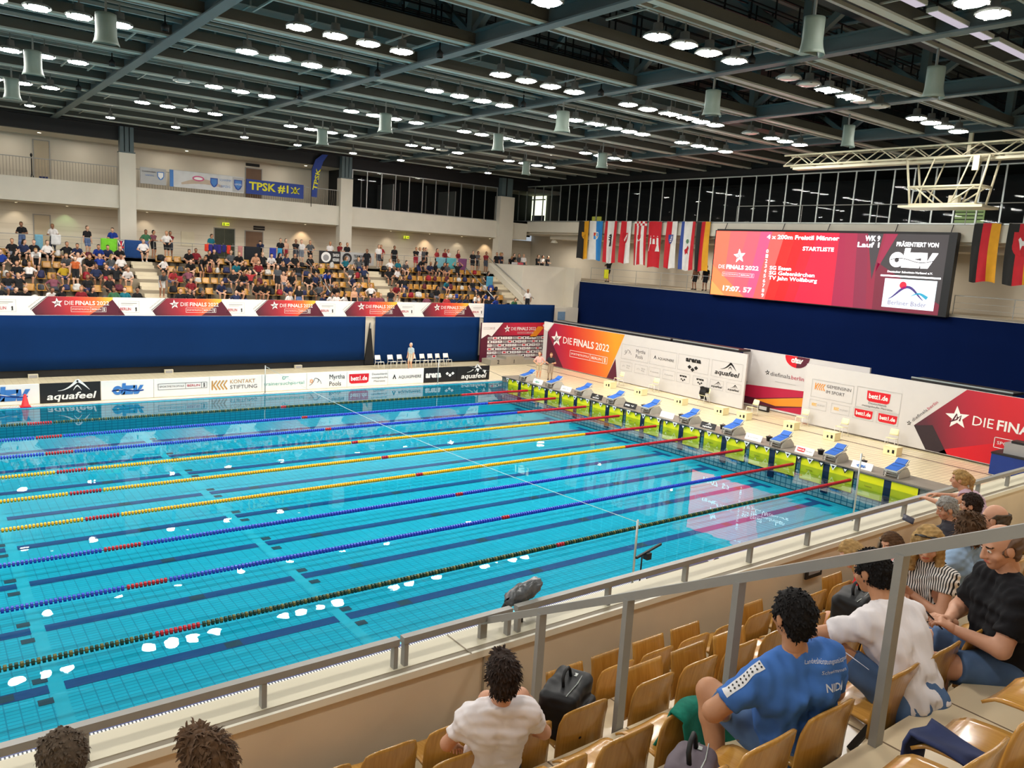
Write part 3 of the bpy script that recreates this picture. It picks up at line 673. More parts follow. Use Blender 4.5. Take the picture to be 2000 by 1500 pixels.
for i, (x, y) in enumerate(SPK):
    t = sp0 if i == 0 else dup(sp0); t.location = (x, y-1.35, 13.12); t.scale = (.68, .68, .75); t.rotation_euler = (0, 0, R0.uniform(-.4, .4))
    row = sorted(set(round(p[1]/7) for p in SPK)); same = sorted([p[0] for p in SPK if round(p[1]/7) == round(y/7)])
    tag(t, 'grey-green half-round loudspeaker, %s from left in %s roof line from near side' % (ordn(same.index(x)+1), ordn(row.index(round(y/7))+1)), 'loudspeaker', 'roof loudspeakers')
for i, (x, y) in enumerate(((-22.2, 14.0), (-22.3, 21.2), (-22.3, 28.4), (-15, 9.9), (-8.0, 9.9), (-15.0, 14.1), (-15, 21.2), (-8.3, 14.2), (-8.6, 2.8), (-5.1, -4))):
    b = MB(); b.lathe([(.11, 0), (.12, .14), (.05, .22), (.025, .26), (.025, 1.6)], (0, 0, 0), M_black, 12); b.lathe([(.001, -.002), (.09, -.002)], (0, 0, 0), M_white, 12)
    tag(b.build('spot_lamp', loc=(x, y, 13.7)), 'small black spot hanging beside the lamps near a roof truss, %s in this line' % ordn(i+1), 'lamp', 'small black spots')
# strip fixture with tubes
for i, x0 in enumerate((-12.6, -9.0, -5.6, -2.2)):
    t = tag(empty('strip_light', (x0, -2.6, 14.02)), 'long strip light fixture beside the near ceiling beam, %s from the camera side' % ordn(i+1), 'lamp', 'strip lights')
    b = MB(); b.box((0, -.14, 0), (3.1, .14, .10), M_flange); b.box((.5, .1, .05), (.55, .72, .09), M_bar); b.box((2.5, .1, .05), (2.55, .72, .09), M_bar); b.build('tray', t)
    b = MB(); b.box((.05, -.11, -.02), (3.05, .11, 0), emis('dim strip diffuser', (215, 205, 220), .55)); b.build('diffuser', t)
# ---- hanging white frame with its truss
t = tag(empty('hanging_frame', (7, 0, 0)), 'white tubular hoist frame hanging near the scoreboard', 'frame')
M_wt = mat('white tube', (206, 198, 170), 0.45, 0.04)
b = MB()
for y in (2.2, 5.6):
    for x in (-.5, .5): b.tube([(x, y, 12.9), (x, y*0.8+.75, 10.95)], .05, M_wt, 8)
for z, ya, yb in ((12.9, 2.2, 5.6), (10.95, 2.5, 5.25), (11.7, 2.4, 5.4)):
    for x in (-.5, .5): b.tube([(x, ya, z), (x, yb, z)], .05, M_wt, 8)
    for y in (ya, yb): b.tube([(-.5, y, z), (.5, y, z)], .05, M_wt, 8)
for x in (-.5, .5):
    for ya, yb in ((2.9, 3.5), (4.4, 5.0)): b.tube([(x, ya, 12.9), (x, yb, 11.0)], .035, M_wt, 6)
    b.tube([(x, 2.6, 11.7), (x, 3.6, 11.0)], .035, M_wt, 6); b.tube([(x, 5.1, 11.7), (x, 4.2, 11.0)], .035, M_wt, 6)
b.build('tube_frame', t)
b = MB(); b.box((-.8, 2.1, 10.8), (.8, 5.6, 10.9), M_wt); b.build('base_plate', t)
b = MB(); b.box((-.6, 2.55, 12.3), (-.5, 2.8, 12.9), M_wt); b.box((-.1, 3.4, 10.95), (.2, 3.8, 11.35), M_cap); b.build('winch_box', t)
b = MB(); b.box((-.06, 3.2, 12.9), (.06, 3.35, 14.2), M_wt); b.box((-.06, 3.2, 13.9), (.06, 4.2, 14.0), M_wt); b.build('mast', t)
t = tag(empty('lattice_girder', (7, 0, 0)), 'white lattice girder under the roof carrying the hoist frame', 'girder')
b = MB()
for x in (-.3, .3):
    for z in (12.95, 13.45): b.tube([(x, -8, z), (x, 12, z)], .045, M_wt, 6)
b.build('chord', t)
b = MB()
for k in range(14):
    y = -8+k*20/14
    for x in (-.3, .3):
        b.tube([(x, y, 12.95), (x, y+.71, 13.45)], .03, M_wt, 5); b.tube([(x, y+.71, 13.45), (x, y+1.43, 12.95)], .03, M_wt, 5)
    b.tube([(-.3, y, 12.95), (.3, y, 12.95)], .03, M_wt, 5); b.tube([(-.3, y, 13.45), (.3, y, 13.45)], .03, M_wt, 5)
b.build('web_bracing', t)
b = MB(); b.box((-.25, -8, 12.75), (.25, 11.5, 12.86), M_wt); b.build('rail', t)
# ================================================================== printed boards, screen, flags, curtains
W_ = mat('print white', (236, 234, 230), 0.45, 0.01); K_ = mat('print black', (26, 25, 27), 0.45, 0.03); G_ = mat('print grey', (150, 148, 148), 0.5, 0.02)
LG_ = mat('print light grey', (176, 174, 172), 0.5, 0.02); RED_ = mat('print red', (206, 22, 38), 0.45, 0.02); MAR_ = mat('print maroon', (86, 26, 46), 0.5, 0.03)
OR_ = mat('print orange', (232, 140, 40), 0.45, 0.02); YE_ = mat('print yellow', (236, 180, 40), 0.45, 0.02); PK_ = mat('print crimson', (176, 26, 62), 0.5, 0.02)
DB_ = mat('print deep blue', (24, 66, 150), 0.45, 0.02); MB_ = mat('print mid blue', (60, 120, 190), 0.45, 0.02); GO_ = mat('print gold brown', (190, 140, 70), 0.5, 0.02); GR_ = mat('print green grey', (96, 168, 150), 0.5, 0.02)
W2_ = mat('board white', (204, 200, 198), .5, .01); TX_ = mat('print dark text', (84, 80, 84), 0.5, 0.02)
M_edge = mat('board edge', (70, 70, 72), 0.6)
def board(name, label, cat, x0, y0, z0, x1, y1, z1, mface, group=None):
    t = tag(empty(name, (0, 0, 0)), label, cat, group); b = MB(); b.box((x0, y0, z0), (x1, y1, z1), mface); b.build('panel', t); return t
def prints(t, o, ux, uy, fn, name='lettering'):
    b = MB(); S = Sheet(o, ux, uy, b); fn(S); return b.build(name, t)
FX, FZ_ = (1, 0, 0), (0, 0, 1); EX = (0, -1, 0)
# --- parapet band of the far stand: one long banner
t = tag(empty('banner', (0, 0, 0)), 'long white and red banner hung along the far stand parapet', 'banner')
b = MB(); b.box((-34, 33.50, 3.17), (3.95, 33.53, 4.17), W_); b.build('cloth', t)
def band(S):
    for i in range(-1, 5):
        x = -23.84+34+5.68*i; g = gradmat('band print %d' % (i+2), (x-34+.2, 0, 3.2), (x-34+4.0, 0, 4.3), [(0, (74, 28, 44)), (.28, (150, 34, 52)), (.50, (210, 52, 50)), (.72, (230, 110, 44)), (.9, (244, 190, 60))])
        S.poly([(x, .30), (x+.17, .05), (x+4.31, .05), (x+3.71, .88), (x+3.73, 1.0), (x+.74, 1.0)], g, 1)
        S.poly([(x+2.6, .05), (x+3.71, .88), (x+4.31, .05)], MAR_, 2)
        S.stroke([(x-.05, .33), (x+.70, 1.0)], .03, K_, 2)
        h = 2.62/S_finw; S.finals(x+.92, .58, h, W_, MAR_, 3, sub=False)
        S.metro(x+1.75, .22, .27, W_, W_, 3, w=1.65)
        S.frame(x+4.0, .20, x+5.02, .82, .012, LG_, 2); S.rect(x+4.12, .68, x+4.9, .71, G_, 2); S.rect(x+4.12, .60, x+4.7, .62, LG_, 2)
        S.text('BERLIN', x+4.08, .32, .15, PK_, 3, w=.52, bold=.01); S.bear(x+4.86, .38, .11, K_)
        S.text('diefinals.berlin', x-.12, .42, .07, G_, 3, rot=.72, w=.8)
_tmp = Sheet((0, 0, 0), FX, FZ_, MB()); S_finw = _tmp.finals(0, 0, 1.0, W_, W_, 3, sub=False)
prints(t, (-34, 33.495, 3.17), FX, FZ_, band)
# --- low board along the far pool edge, one unit per advert
def low(x0, x1, m, label, fn):
    t = board('advert_board', label, 'advert board', x0+.01, 26.45, .03, x1-.01, 26.52, .90, m, 'low boards along the far pool edge')
    prints(t, (x0, 26.446, .03), FX, FZ_, lambda S: fn(S, x1-x0))
def f_dsv(S, w):
    S.dsv(w*.5, .42, w*.58, MB_, W_); S.curve(lambda q: (w*.2+w*.6*q, .40+.03*math.sin(q*6)), 10, lambda q: .06, DB_, 4)
low(-31, -24.4, W_, 'white low board with blue linked letters at the left picture edge', lambda S, w: (S.dsv(w-1.15, .42, 1.55, MB_, W_), S.curve(lambda q: (w-1.8+1.35*q, .36+.03*math.sin(q*6)), 10, lambda q: .06, DB_, 4)))
low(-24.4, -22.0, K_, 'black low board with white mountain swoosh near the red cone', lambda S, w: S.aquafeel(w/2, .14, w*.84, W_))
low(-22.0, -19.75, W_, 'white low board with blue linked letters right of the black board', f_dsv)
low(-19.75, -17.2, W_, 'white low board with thin framed lettering and small bear', lambda S, w: S.metro(.18, .34, .30, TX_, PK_, 3, w=w-.3))
low(-17.2, -14.6, W_, 'white low board with brown chevrons and two-line lettering', lambda S, w: (S.chevrons(.1, .44, .46, GO_), S.text('KONTAKT', 1.0, .50, .19, GO_, 3, w=1.25), S.text('STIFTUNG', 1.0, .22, .19, TX_, 3, w=1.35)))
low(-14.6, -12.2, W_, 'white low board with green grey lettering under a small loop', lambda S, w: (S.text('trainersuchportal', .1, .30, .17, GR_, 3, w=2.15), S.ring(1.15, .66, .06, .09, GR_, 3, 12), S.rect(1.2, .70, 1.4, .73, GR_, 3)))
low(-12.2, -9.9, W_, 'white low board with orange sun and black wave', lambda S, w: S.myrtha(w/2, .42, w*.92, K_, OR_))
low(-9.9, -7.4, W_, 'white low board with rounded red logo patch', lambda S, w: (S.bett(.72, .44, 1.2, RED_, W_), S.text('Deutschlands', 1.98, .60, .11, TX_, 3, 'c', .95), S.text('meistgekaufte', 1.98, .40, .11, TX_, 3, 'c', .98), S.text('Matratze', 1.98, .20, .11, TX_, 3, 'c', .7)))
low(-7.4, -5.05, W_, 'white low board with small black triangle mark and spaced capitals', lambda S, w: S.sphere_mark(w/2+.05, .42, w*.86, K_, W_))
low(-5.05, -2.75, K_, 'black low board with white diamonds', lambda S, w: S.arena(.12, .30, 2.05, W_, K_))
low(-2.75, -.35, K_, 'black low board with white mountain swoosh at the right end', lambda S, w: S.aquafeel(w/2, .14, w*.8, W_))
# --- end deck walls
t = board('advert_wall', 'tall board, red to orange print on its left and white logo grid on its right', 'advert board', 7.80, 13.7, .06, 7.92, 31.3, 3.12, W2_)
gA = gradmat('A print', (7.8, 30.6, .3), (7.8, 24, 2.4), [(0, (100, 24, 50)), (.18, (170, 30, 64)), (.42, (206, 40, 40)), (.72, (220, 96, 40)), (1, (226, 150, 36))])
def fA(S):
    S.poly([(.45, .02), (.45, 2.35), (1.1, 3.04), (8.15, 3.04), (6.80, .02)], gA, 1); S.poly([(6.80, .02), (7.49, 1.40), (7.77, .02)], MAR_, 2); S.poly([(.45, .02), (.45, 2.3), (2.4, .02)], MAR_, 2)
    h = 5.85/S_finw; S.finals(.98, 1.75, h, W_, MAR_, 3, sub=False); S.metro(3.0, .92, .46, W_, W_, 3, w=3.75)
    S.poly([(.0, 3.04), (.0, 2.5), (.4, 2.4), (1.05, 3.04)], W_, 2)
    for x0, x1 in ((7.97, 10.35), (10.47, 12.62), (12.74, 15.06), (15.26, 17.41)):
        S.frame(x0, 1.50, x1, 2.45, .02, LG_, 2); S.frame(x0, .76, x0+(x1-x0)*.44, 1.32, .016, LG_, 2); S.frame(x0+(x1-x0)*.54, .76, x1, 1.32, .016, LG_, 2)
    S.myrtha(9.15, 1.98, 1.9, TX_, G_)
    for x in (8.5, 9.8): S.myrtha(x, 1.04, .75, G_, LG_)
    S.sphere_mark(11.6, 1.95, 1.75, K_, W_)
    for x in (10.95, 12.12): S.sphere_mark(x, 1.04, .75, G_, W_)
    S.arena(13.9, 1.95, 1.15, K_, W_, 3, True)
    for x in (13.25, 14.53): S.arena(x, 1.05, .55, K_, W_, 3, True)
    S.aquafeel(16.33, 1.68, 1.75, K_)
    for x in (15.73, 16.9): S.aquafeel(x, .9, .8, K_)
prints(t, (7.797, 31.3, .06), EX, FZ_, fA)
t = board('advert_wall', 'set-back white board with a red half-round logo at its top and orange stripes below', 'advert board', 9.30, 7.5, .06, 9.42, 15.1, 3.24, W2_)
def fC(S):
    S.poly([(0, .1), (0, 1.14), (4.6, 1.42), (4.6, .1)], PK_, 1); S.poly([(0, .5), (1.2, .5), (4.6, 1.15), (4.6, .6), (2.2, .1), (0, .1)], MAR_, 2); S.poly([(1.1, .42), (4.6, 1.12), (4.6, .62), (2.5, .28)], OR_, 3)
    S.poly([(3.5+.75*math.cos(PI+PI*i/16), 3.18+.62*math.sin(PI+PI*i/16)) for i in range(17)], RED_, 1); S.poly([(3.5+.75*math.cos(PI*1.5+PI*.5*i/8), 3.18+.62*math.sin(PI*1.5+PI*.5*i/8)) for i in range(9)]+[(3.5, 3.18)], MAR_, 2)
    S.dsv(3.5, 2.93, .72, W_, RED_)
    S.text('diefinals', 1.95, 1.92, .22, TX_, 3, w=1.25); S.text('.berlin', 3.2, 1.92, .22, PK_, 3, w=.85); S.star(1.75, 2.05, .16, K_, W_); S.rect(2.3, 1.62, 3.6, 1.65, LG_, 3); S.rect(0, 1.15, .5, 1.35, LG_, 2)
prints(t, (9.297, 15.1, .06), EX, FZ_, fC)
t = board('advert_wall', 'tall white board with rounded red logos, black to red print at its right', 'advert board', 7.80, -5.0, .10, 7.92, 10.05, 3.14, W2_)
gD = gradmat('D print', (7.8, 5.4, .3), (7.8, -.5, 2.0), [(0, (52, 34, 40)), (.3, (84, 30, 46)), (.6, (168, 24, 48)), (.85, (200, 26, 40)), (1, (206, 30, 44))])
def fD(S):
    S.poly([(5.78, 1.02), (6.45, .03), (15.0, .03), (15.0, 3.03), (7.82, 3.03)], gD, 1); S.poly([(7.3, .25), (9.2, .95), (15, 1.2), (15, .03), (7.0, .03)], RED_, 2); S.poly([(5.78, 1.02), (6.45, .03), (7.4, .03), (6.6, 1.2)], mat('print near black', (48, 34, 40), .5), 2)
    h = 5.9/S_finw; S.finals(7.15, 1.55, .42, W_, MAR_, 3, sub=False); S.metro(9.2, .78, .46, W_, W_, 3, w=4.2)
    S.frame(.42, 1.42, 2.68, 2.32, .02, LG_, 2); S.chevrons(.60, 1.98, .34, OR_); S.text('GEMEINSINN', 1.25, 2.0, .16, TX_, 3, w=1.3); S.text('IM SPORT', 1.25, 1.72, .16, TX_, 3, w=1.0)
    S.frame(2.85, 1.36, 5.05, 2.36, .02, LG_, 2); S.bett(3.95, 1.98, 1.15, RED_, W_); S.text('Deutschlands', 3.95, 1.60, .10, TX_, 3, 'c', .9); S.text('meistgekaufte Matratze', 3.95, 1.45, .10, TX_, 3, 'c', 1.5)
    S.frame(.40, .80, 1.36, 1.28, .015, LG_, 2); S.frame(1.62, .80, 2.60, 1.28, .015, LG_, 2)
    for x in (.55, 1.78): S.chevrons(x, 1.04, .16, YE_); S.text('IM SPORT', x+.32, 1.0, .08, LG_, 3, w=.42)
    for x in (3.32, 4.52): S.frame(x-.52, .78, x+.52, 1.32, .015, LG_, 2); S.bett(x, 1.06, .92, RED_, W_)
    S.text('diefinals', 5.72, 1.18, .14, TX_, 3, rot=.82, w=.85); S.text('.berlin', 6.30, 1.80, .14, PK_, 3, rot=.82, w=.6); S.star(5.55, 1.08, .12, K_, W_)
prints(t, (7.797, 10.05, .10), EX, FZ_, fD)
# --- interview / award backdrop
t = board('backdrop_wall', 'award backdrop with rows of small white sponsor tiles under a red header', 'backdrop', 3.50, 33.0, .02, 9.75, 33.12, 2.85, MAR_)
gF = gradmat('F print', (4.5, 33, 2.2), (9.6, 33, 2.5), [(0, (96, 28, 50)), (.4, (190, 34, 62)), (.75, (200, 40, 60)), (1, (176, 32, 50))])
def fF(S):
    S.poly([(1.0, 1.9), (1.9, 2.83), (6.25, 2.83), (6.25, 1.9)], gF, 1); S.poly([(0, 1.7), (0, 2.83), (1.85, 2.83), (.9, 1.85), (.55, 2.0)], W_, 2); S.poly([(4.3, 1.75), (4.95, 1.75), (5.75, 2.55), (5.1, 2.55)], OR_, 2)
    S.metro(.15, 2.35, .16, G_, PK_, 3, w=1.0); S.finals(2.0, 2.28, 2.9/S_finw, W_, MAR_, 3, sub=False); S.metro(3.2, 2.02, .14, W_, W_, 3, w=1.5); S.poly([(5.3, 2.83), (5.5, 2.5), (5.9, 2.4), (6.25, 2.45), (6.25, 2.83)], RED_, 3); S.dsv(5.8, 2.62, .5, W_, RED_, 4)
    R = random.Random(3)
    for r in range(6):
        for c in range(12):
            x = .56+c*.445; y = 1.62-r*.262; q = (c+2*r) % 5; S.rect(x, y, x+.40, y+.19, W_ if q else LG_, 2)
            if q == 1: S.rect(x+.08, y+.05, x+.32, y+.15, RED_, 3)
            elif q == 2: S.disc(x+.2, y+.095, .09, K_, 3, 10, .06)
            elif q == 3: S.rect(x+.08, y+.08, x+.32, y+.12, TX_, 3)
            else: S.stroke([(x+.08, y+.06), (x+.2, y+.13), (x+.32, y+.06)], .03, K_, 3)
prints(t, (3.50, 32.997, .02), FX, FZ_, fF)
# --- scoreboard
t = tag(empty('scoreboard', (0, 0, 0)), 'large lit scoreboard showing the start list', 'screen')
b = MB(); b.box((13.50, 6.15, 5.92), (13.86, 21.35, 10.12), K_); b.build('casing', t)
ES = 0.92
def E(c, k=ES):
    m = emis('screen %d %d %d' % c, c, k); q = rgb(c); boost = 2.4 if c[0] > 238 else (1.25 if c[0] > 200 else 1.0)
    m.node_tree.nodes['Principled BSDF'].inputs['Emission Color'].default_value = (q[0]*boost, q[1]*.9, q[2]*.9, 1); return m
b = MB(); S = Sheet((13.497, 21.3, 5.97), EX, FZ_, b)
TB = [0.03, 1.15, 2.48, 3.45, 4.28, 5.2, 5.98, 6.63, 7.38, 8.72, 9.07, 9.8, 10.42]; BB = [.03, .95, 1.6, 2.76, 3.38, 4.23, 4.93, 5.62, 6.3, 8.76, 9.5, 10.07, 10.84]
CS = [(255, 128, 96), (250, 112, 112), (255, 104, 120), (248, 92, 140), (255, 104, 96), (240, 24, 20), (232, 0, 16), (226, 0, 40), (206, 0, 60), (170, 10, 70), (170, 20, 70), (140, 26, 66)]
for i in range(12): S.poly([(BB[i], 0), (BB[i+1], 0), (TB[i+1], 4.1), (TB[i], 4.1)], E(CS[i]), 1)
S.poly([(.03, 0), (2.7, 0), (.03, 1.9)], E((255, 150, 88)), 2); S.poly([(.03, 0), (1.2, 0), (.03, .9)], E((255, 180, 96)), 3)
S.poly([(10.84, 0), (11.2, 0), (11.45, 4.1), (10.42, 4.1)], E((150, 20, 60)), 1); S.poly([(10.95, 1.6), (10.42, 4.1), (11.3, 4.1)], E((62, 58, 62)), 2)
S.poly([(11.2, 0), (14.75, 0), (14.75, 4.1), (11.45, 4.1)], E((58, 54, 56)), 1); S.poly([(11.2, 0), (14.75, 0), (14.75, .55), (11.1, 2.6)], E((120, 16, 50)), 2); S.poly([(11.45, 4.1), (11.1, 2.0), (12.1, 4.1)], E((160, 20, 70)), 2)
b.build('picture', t)
EW = emis('screen white', (255, 250, 250), 2.6); EWB = emis('screen soft white', (225, 240, 248), 1.2)
b = MB(); S = Sheet((13.497, 21.3, 5.97), EX, FZ_, b)
S.text('4 x 200m Freistil Männer', 3.95, 3.68, .24, EW, 5, w=4.8, bold=.02); S.text('STARTLISTE', 6.5, 3.05, .22, EW, 5, w=2.0, bold=.02)
S.text('WK 9', 10.3, 3.70, .28, EW, 5, w=.85, bold=.02); S.text('Lauf 1', 9.9, 3.36, .26, EW, 5, w=1.25, bold=.02)
for i in range(10): S.text('0123456789'[i], 4.0, 2.82-i*.30, .22, EW, 5, w=.16)
for tx, y, x1 in (('SG Essen', 1.83, 1.5), ('SG Gelsenkirchen', 1.53, 3.1), ('TV Jahn Wolfsburg', 1.23, 3.3)): S.text(tx, 4.38, y, .22, EW, 5, w=x1, bold=.015)
S.text('17:07. 57', 1.02, .32, .30, EW, 5, w=2.2, bold=.02); S.star(2.05, 2.55, .46, EW, E((250, 112, 112)), 5)
S.text('DIE', .5, 1.72, .24, EWB, 5, w=.5); S.text('FINALS', 1.12, 1.72, .25, EW, 5, w=1.35, bold=.03); S.text('2022', 2.58, 1.72, .25, EW, 5, w=1.0, bold=.01); S.metro(.85, 1.25, .24, EWB, EWB, 5, w=2.45)
S.text('PRÄSENTIERT VON', 12.1, 3.46, .22, EW, 5, w=2.2, bold=.02); S.dsv(13.05, 2.75, 2.5, EW, E((58, 54, 56)), 5); S.text('Deutscher Schwimm-Verband e.V.', 11.8, 2.06, .10, EW, 5, w=2.4, bold=.01); S.rect(11.45, 1.84, 14.65, 1.92, EW, 5)
S.rect(11.72, .20, 14.5, 1.74, EWB, 4); ed = E((220, 20, 60)); ev = E((70, 50, 130)); ec = E((40, 170, 205)); S.disc(12.75, 1.42, .19, ed, 5)
S.curve(lambda q: (12.05+1.85*q, .98+.36*math.sin((q-.22)*5.2)), 16, lambda q: .03+.11*math.sin(PI*q), ev, 5); S.curve(lambda q: (13.25+.85*q, .90+.13*math.sin((q-.05)*4)), 8, lambda q: .02+.16*q, ec, 5)
S.text('Berliner Bäder', 12.05, .36, .24, emis('screen violet text', (110, 90, 140), .9), 5, w=2.05)
b.build('lettering', t)
b = MB()
for y in (20.8, 16.5, 13.5, 9.5, 6.6): b.bar((13.7, y, 10.1), (14.05, y+.05, 10.7), .03, .03, K_)
b.box((13.6, 6.2, 10.12), (13.9, 21.3, 10.2), K_); b.build('hanger', t)
for i, y in enumerate((17.2, 15.2, 10.3)):
    b = MB(); b.lathe([(.11, .05), (.11, 0)], (0, 0, 0), M_white, 12); b.lathe([(.001, -.004), (.09, -.004)], (0, 0, 0), emis('downlight lens', (255, 235, 200), 6), 12)
    tag(b.build('downlight', loc=(15.0, y, 9.28)), 'small round downlight in the soffit above the scoreboard, %s from the left' % ordn(i+1), 'lamp', 'soffit downlights')
# --- flags on the end gallery beam
def flag(label, y0, y1, z0, fn, seed):
    t = tag(empty('flag', (0, 0, 0)), label, 'flag', 'flags hanging from the end gallery beam')
    w_, h = y0-y1, 10.68-z0; R = random.Random(seed); ph = R.uniform(0, 6); am = R.uniform(.05, .1)
    def warp(x, y, l):
        f = (h-y)/h; q = .10*math.sin(2*PI*x/w_*1.15+ph+f*1.2)*(.25+f)*1.0
        return Vector((13.80-q-l, y0-x-am*f*f-.03*math.sin(3*f+ph), z0+y+.05*f*math.sin(2*PI*x/w_+ph)))
    b = MB(); S = Sheet((0, 0, 0), EX, FZ_, b, warp, dl=.006)
    def stripes(spec, vertical=True, l=0, yr=(0, 1)):
        for a, c, m in spec:
            nx = 4; ny = 12
            b.grid(lambda u, v: S.pt(w_*(a+(c-a)*u), h*(yr[0]+(yr[1]-yr[0])*v), l), nx, ny, m, True)
    fn(S, stripes, w_, h); b.build('cloth', t); 
    b = MB(); b.tube([(13.82, y0, 10.68), (13.82, y1, 10.68)], .02, M_rail, 6); b.box((13.8, y0-.06, 10.64), (14.02, y0-.02, 10.7), M_rail); b.box((13.8, y1+.02, 10.64), (14.02, y1+.06, 10.7), M_rail); b.build('pole', t); return t
FK = mat('flag black', (30, 28, 26), .7); FG = mat('flag gold', (226, 160, 30), .7); FW = mat('flag white', (228, 224, 220), .7); FB = mat('flag light blue', (44, 132, 206), .7); FR = mat('flag red', (196, 26, 40), .7); FDB = mat('flag blue', (50, 74, 150), .7)
def shield(S, x, y, r, m, m2):
    S.poly([(x-r*.8, y+r), (x+r*.8, y+r), (x+r*.8, y-.1*r), (x+r*.45, y-.75*r), (x, y-r), (x-r*.45, y-.75*r), (x-r*.8, y-.1*r)], m, 3); S.poly([(x-r*.62, y+r*.82), (x+r*.62, y+r*.82), (x+r*.6, y-.1*r), (x, y-r*.8), (x-r*.6, y-.1*r)], m2, 4)
def castle(S, x, y, r, m, m2):
    S.poly([(x-r*1.1, y-r), (x+r*1.1, y-r), (x+r*.8, y+.1*r), (x-r*.8, y+.1*r)], m, 3)
    for dx in (-.62, 0, .62): S.poly([(x+dx*r-.2*r, y), (x+dx*r+.2*r, y), (x+dx*r+.16*r, y+(1.0 if dx else .8)*r), (x+dx*r-.16*r, y+(1.0 if dx else .8)*r)], m, 3); S.disc(x+dx*r, y+1.22*r, .09*r, m, 3, 5)
    S.rect(x-.28*r, y-.9*r, x+.28*r, y-.25*r, m2, 4)
V2 = lambda a, c: [(0, .5, a), (.5, 1, c)]; V3 = lambda a, c, d: [(0, .333, a), (.333, .667, c), (.667, 1, d)]
flag('hanging flag in black and gold with a small shield, leftmost of the row', 35.1, 33.95, 7.75, lambda S, st, w, h: (st(V2(FK, FG)), shield(S, w*.5, h*.62, .26, FG, FK), [S.stroke([(w*.42, h*.58+q*.1), (w*.58, h*.58+q*.1)], .04, FG, 5) for q in range(4)]), 1)
flag('hanging flag in white and light blue with a quartered shield', 33.85, 32.35, 7.7, lambda S, st, w, h: (st(V2(FW, FB)), shield(S, w*.5, h*.62, .30, FW, FG), S.rect(w*.5, h*.62, w*.62, h*.70, FB, 5), S.rect(w*.38, h*.53, w*.5, h*.62, FB, 5), S.rect(w*.38, h*.62, w*.5, h*.7, FR, 5)), 2)
flag('hanging flag, white between red edges with a black bear', 32.1, 30.85, 7.55, lambda S, st, w, h: (st([(0, .2, FR), (.2, .8, FW), (.8, 1, FR)]), S.bear(w*.52, h*.55, .48, FK)), 3)
flag('hanging flag in red and white with an eagle shield', 30.4, 29.35, 7.6, lambda S, st, w, h: (st(V2(FR, FW)), shield(S, w*.5, h*.6, .38, FR, FW), S.poly([(w*.35, h*.64), (w*.5, h*.6), (w*.65, h*.64), (w*.56, h*.55), (w*.5, h*.5), (w*.44, h*.55)], FR, 5)), 4)
def bremen(S, st, w, h):
    st([(i/5, (i+1)/5, FR if i % 2 == 0 else FW) for i in range(5)], yr=(0, .9)); 
    for r in range(2):
        for i in range(6): st([(i/6, (i+1)/6, FR if (i+r) % 2 == 0 else FW)], yr=(.9+.05*r, .95+.05*r))
    shield(S, w*.5, h*.62, .26, FW, FR)
flag('hanging flag of narrow red and white stripes with a chequered top', 29.0, 27.8, 7.55, bremen, 5)
flag('hanging red flag with a white castle', 27.6, 26.35, 7.45, lambda S, st, w, h: (st([(0, 1, FR)]), castle(S, w*.5, h*.50, .46, FW, FR)), 6)
flag('hanging flag in red and white with a blue striped shield', 25.9, 24.95, 7.45, lambda S, st, w, h: (st(V2(FR, FW)), shield(S, w*.5, h*.62, .32, FDB, FW), [S.stroke([(w*.3, h*.55+q*.13), (w*.7, h*.57+q*.13)], .05, FDB, 5) for q in range(4)]), 7)
flag('hanging flag, blue white red, with a red griffin', 24.55, 23.35, 7.4, lambda S, st, w, h: (st([(0, .2, FDB), (.2, .8, FW), (.8, 1, FR)]), S.disc(w*.5, h*.6, .16, mat('flag green', (90, 130, 100), .7), 3, 8), S.poly([(w*.3, h*.42), (w*.45, h*.46), (w*.55, h*.52), (w*.7, h*.46), (w*.6, h*.4), (w*.66, h*.33), (w*.5, h*.37), (w*.36, h*.32)], FR, 3)), 8)
flag('hanging flag in black, red and gold touching the scoreboard at its right', 23.2, 22.1, 7.4, lambda S, st, w, h: st(V3(FK, FR, FG)), 9)
flag('hanging flag in black, red and gold right of the scoreboard', 5.55, 4.32, 7.8, lambda S, st, w, h: st(V3(FK, FR, FG)), 10)
def nds(S, st, w, h):
    st(V3(FK, FR, FG)); S.rect(w*.2, h*.62, w*.95, h*.86, FR, 3); S.disc(w*.55, h*.64, w*.36, FR, 3)
    S.poly([(w*.38, h*.60), (w*.42, h*.68), (w*.36, h*.74), (w*.42, h*.78), (w*.5, h*.72), (w*.66, h*.70), (w*.78, h*.72), (w*.72, h*.64), (w*.74, h*.57), (w*.68, h*.6), (w*.66, h*.64), (w*.52, h*.64), (w*.48, h*.57), (w*.44, h*.58)], FW, 4)
flag('hanging flag in black, red and gold with a white horse, at the right picture edge', 3.98, 2.55, 7.75, nds, 11)
# --- cloth drapes
def curtain(name, label, p0, p1, z0, z1, m, amp=.03, nf=3.0, skew=None):
    b = MB(); p0 = Vector((p0[0], p0[1], 0)); p1 = Vector((p1[0], p1[1], 0)); L = (p1-p0).length; n = max(8, int(L*nf)); nn = Vector(((p1-p0).y, -(p1-p0).x, 0)).normalized()
    def fn(u, v):
        uu = u
        if skew: uu = u+(1-u)*skew*v/L if skew > 0 else u-u*(-skew)*v/L
        return p0+(p1-p0)*uu+nn*(amp*math.sin(u*L*2.1)+amp*.5*math.sin(u*L*5.3+1))+Vector((0, 0, z0+(z1-z0)*v))
    b.grid(fn, n, 4, m, True, .012); return tag(b.build(name), label, 'curtain')
M_cl = mat('blue stage cloth', (2, 40, 88), 0.85, 0.06, 0.35, spec=.15); M_cl2 = mat('dark blue stage cloth', (1, 20, 64), 0.9, 0.05, 0.35, spec=.1)
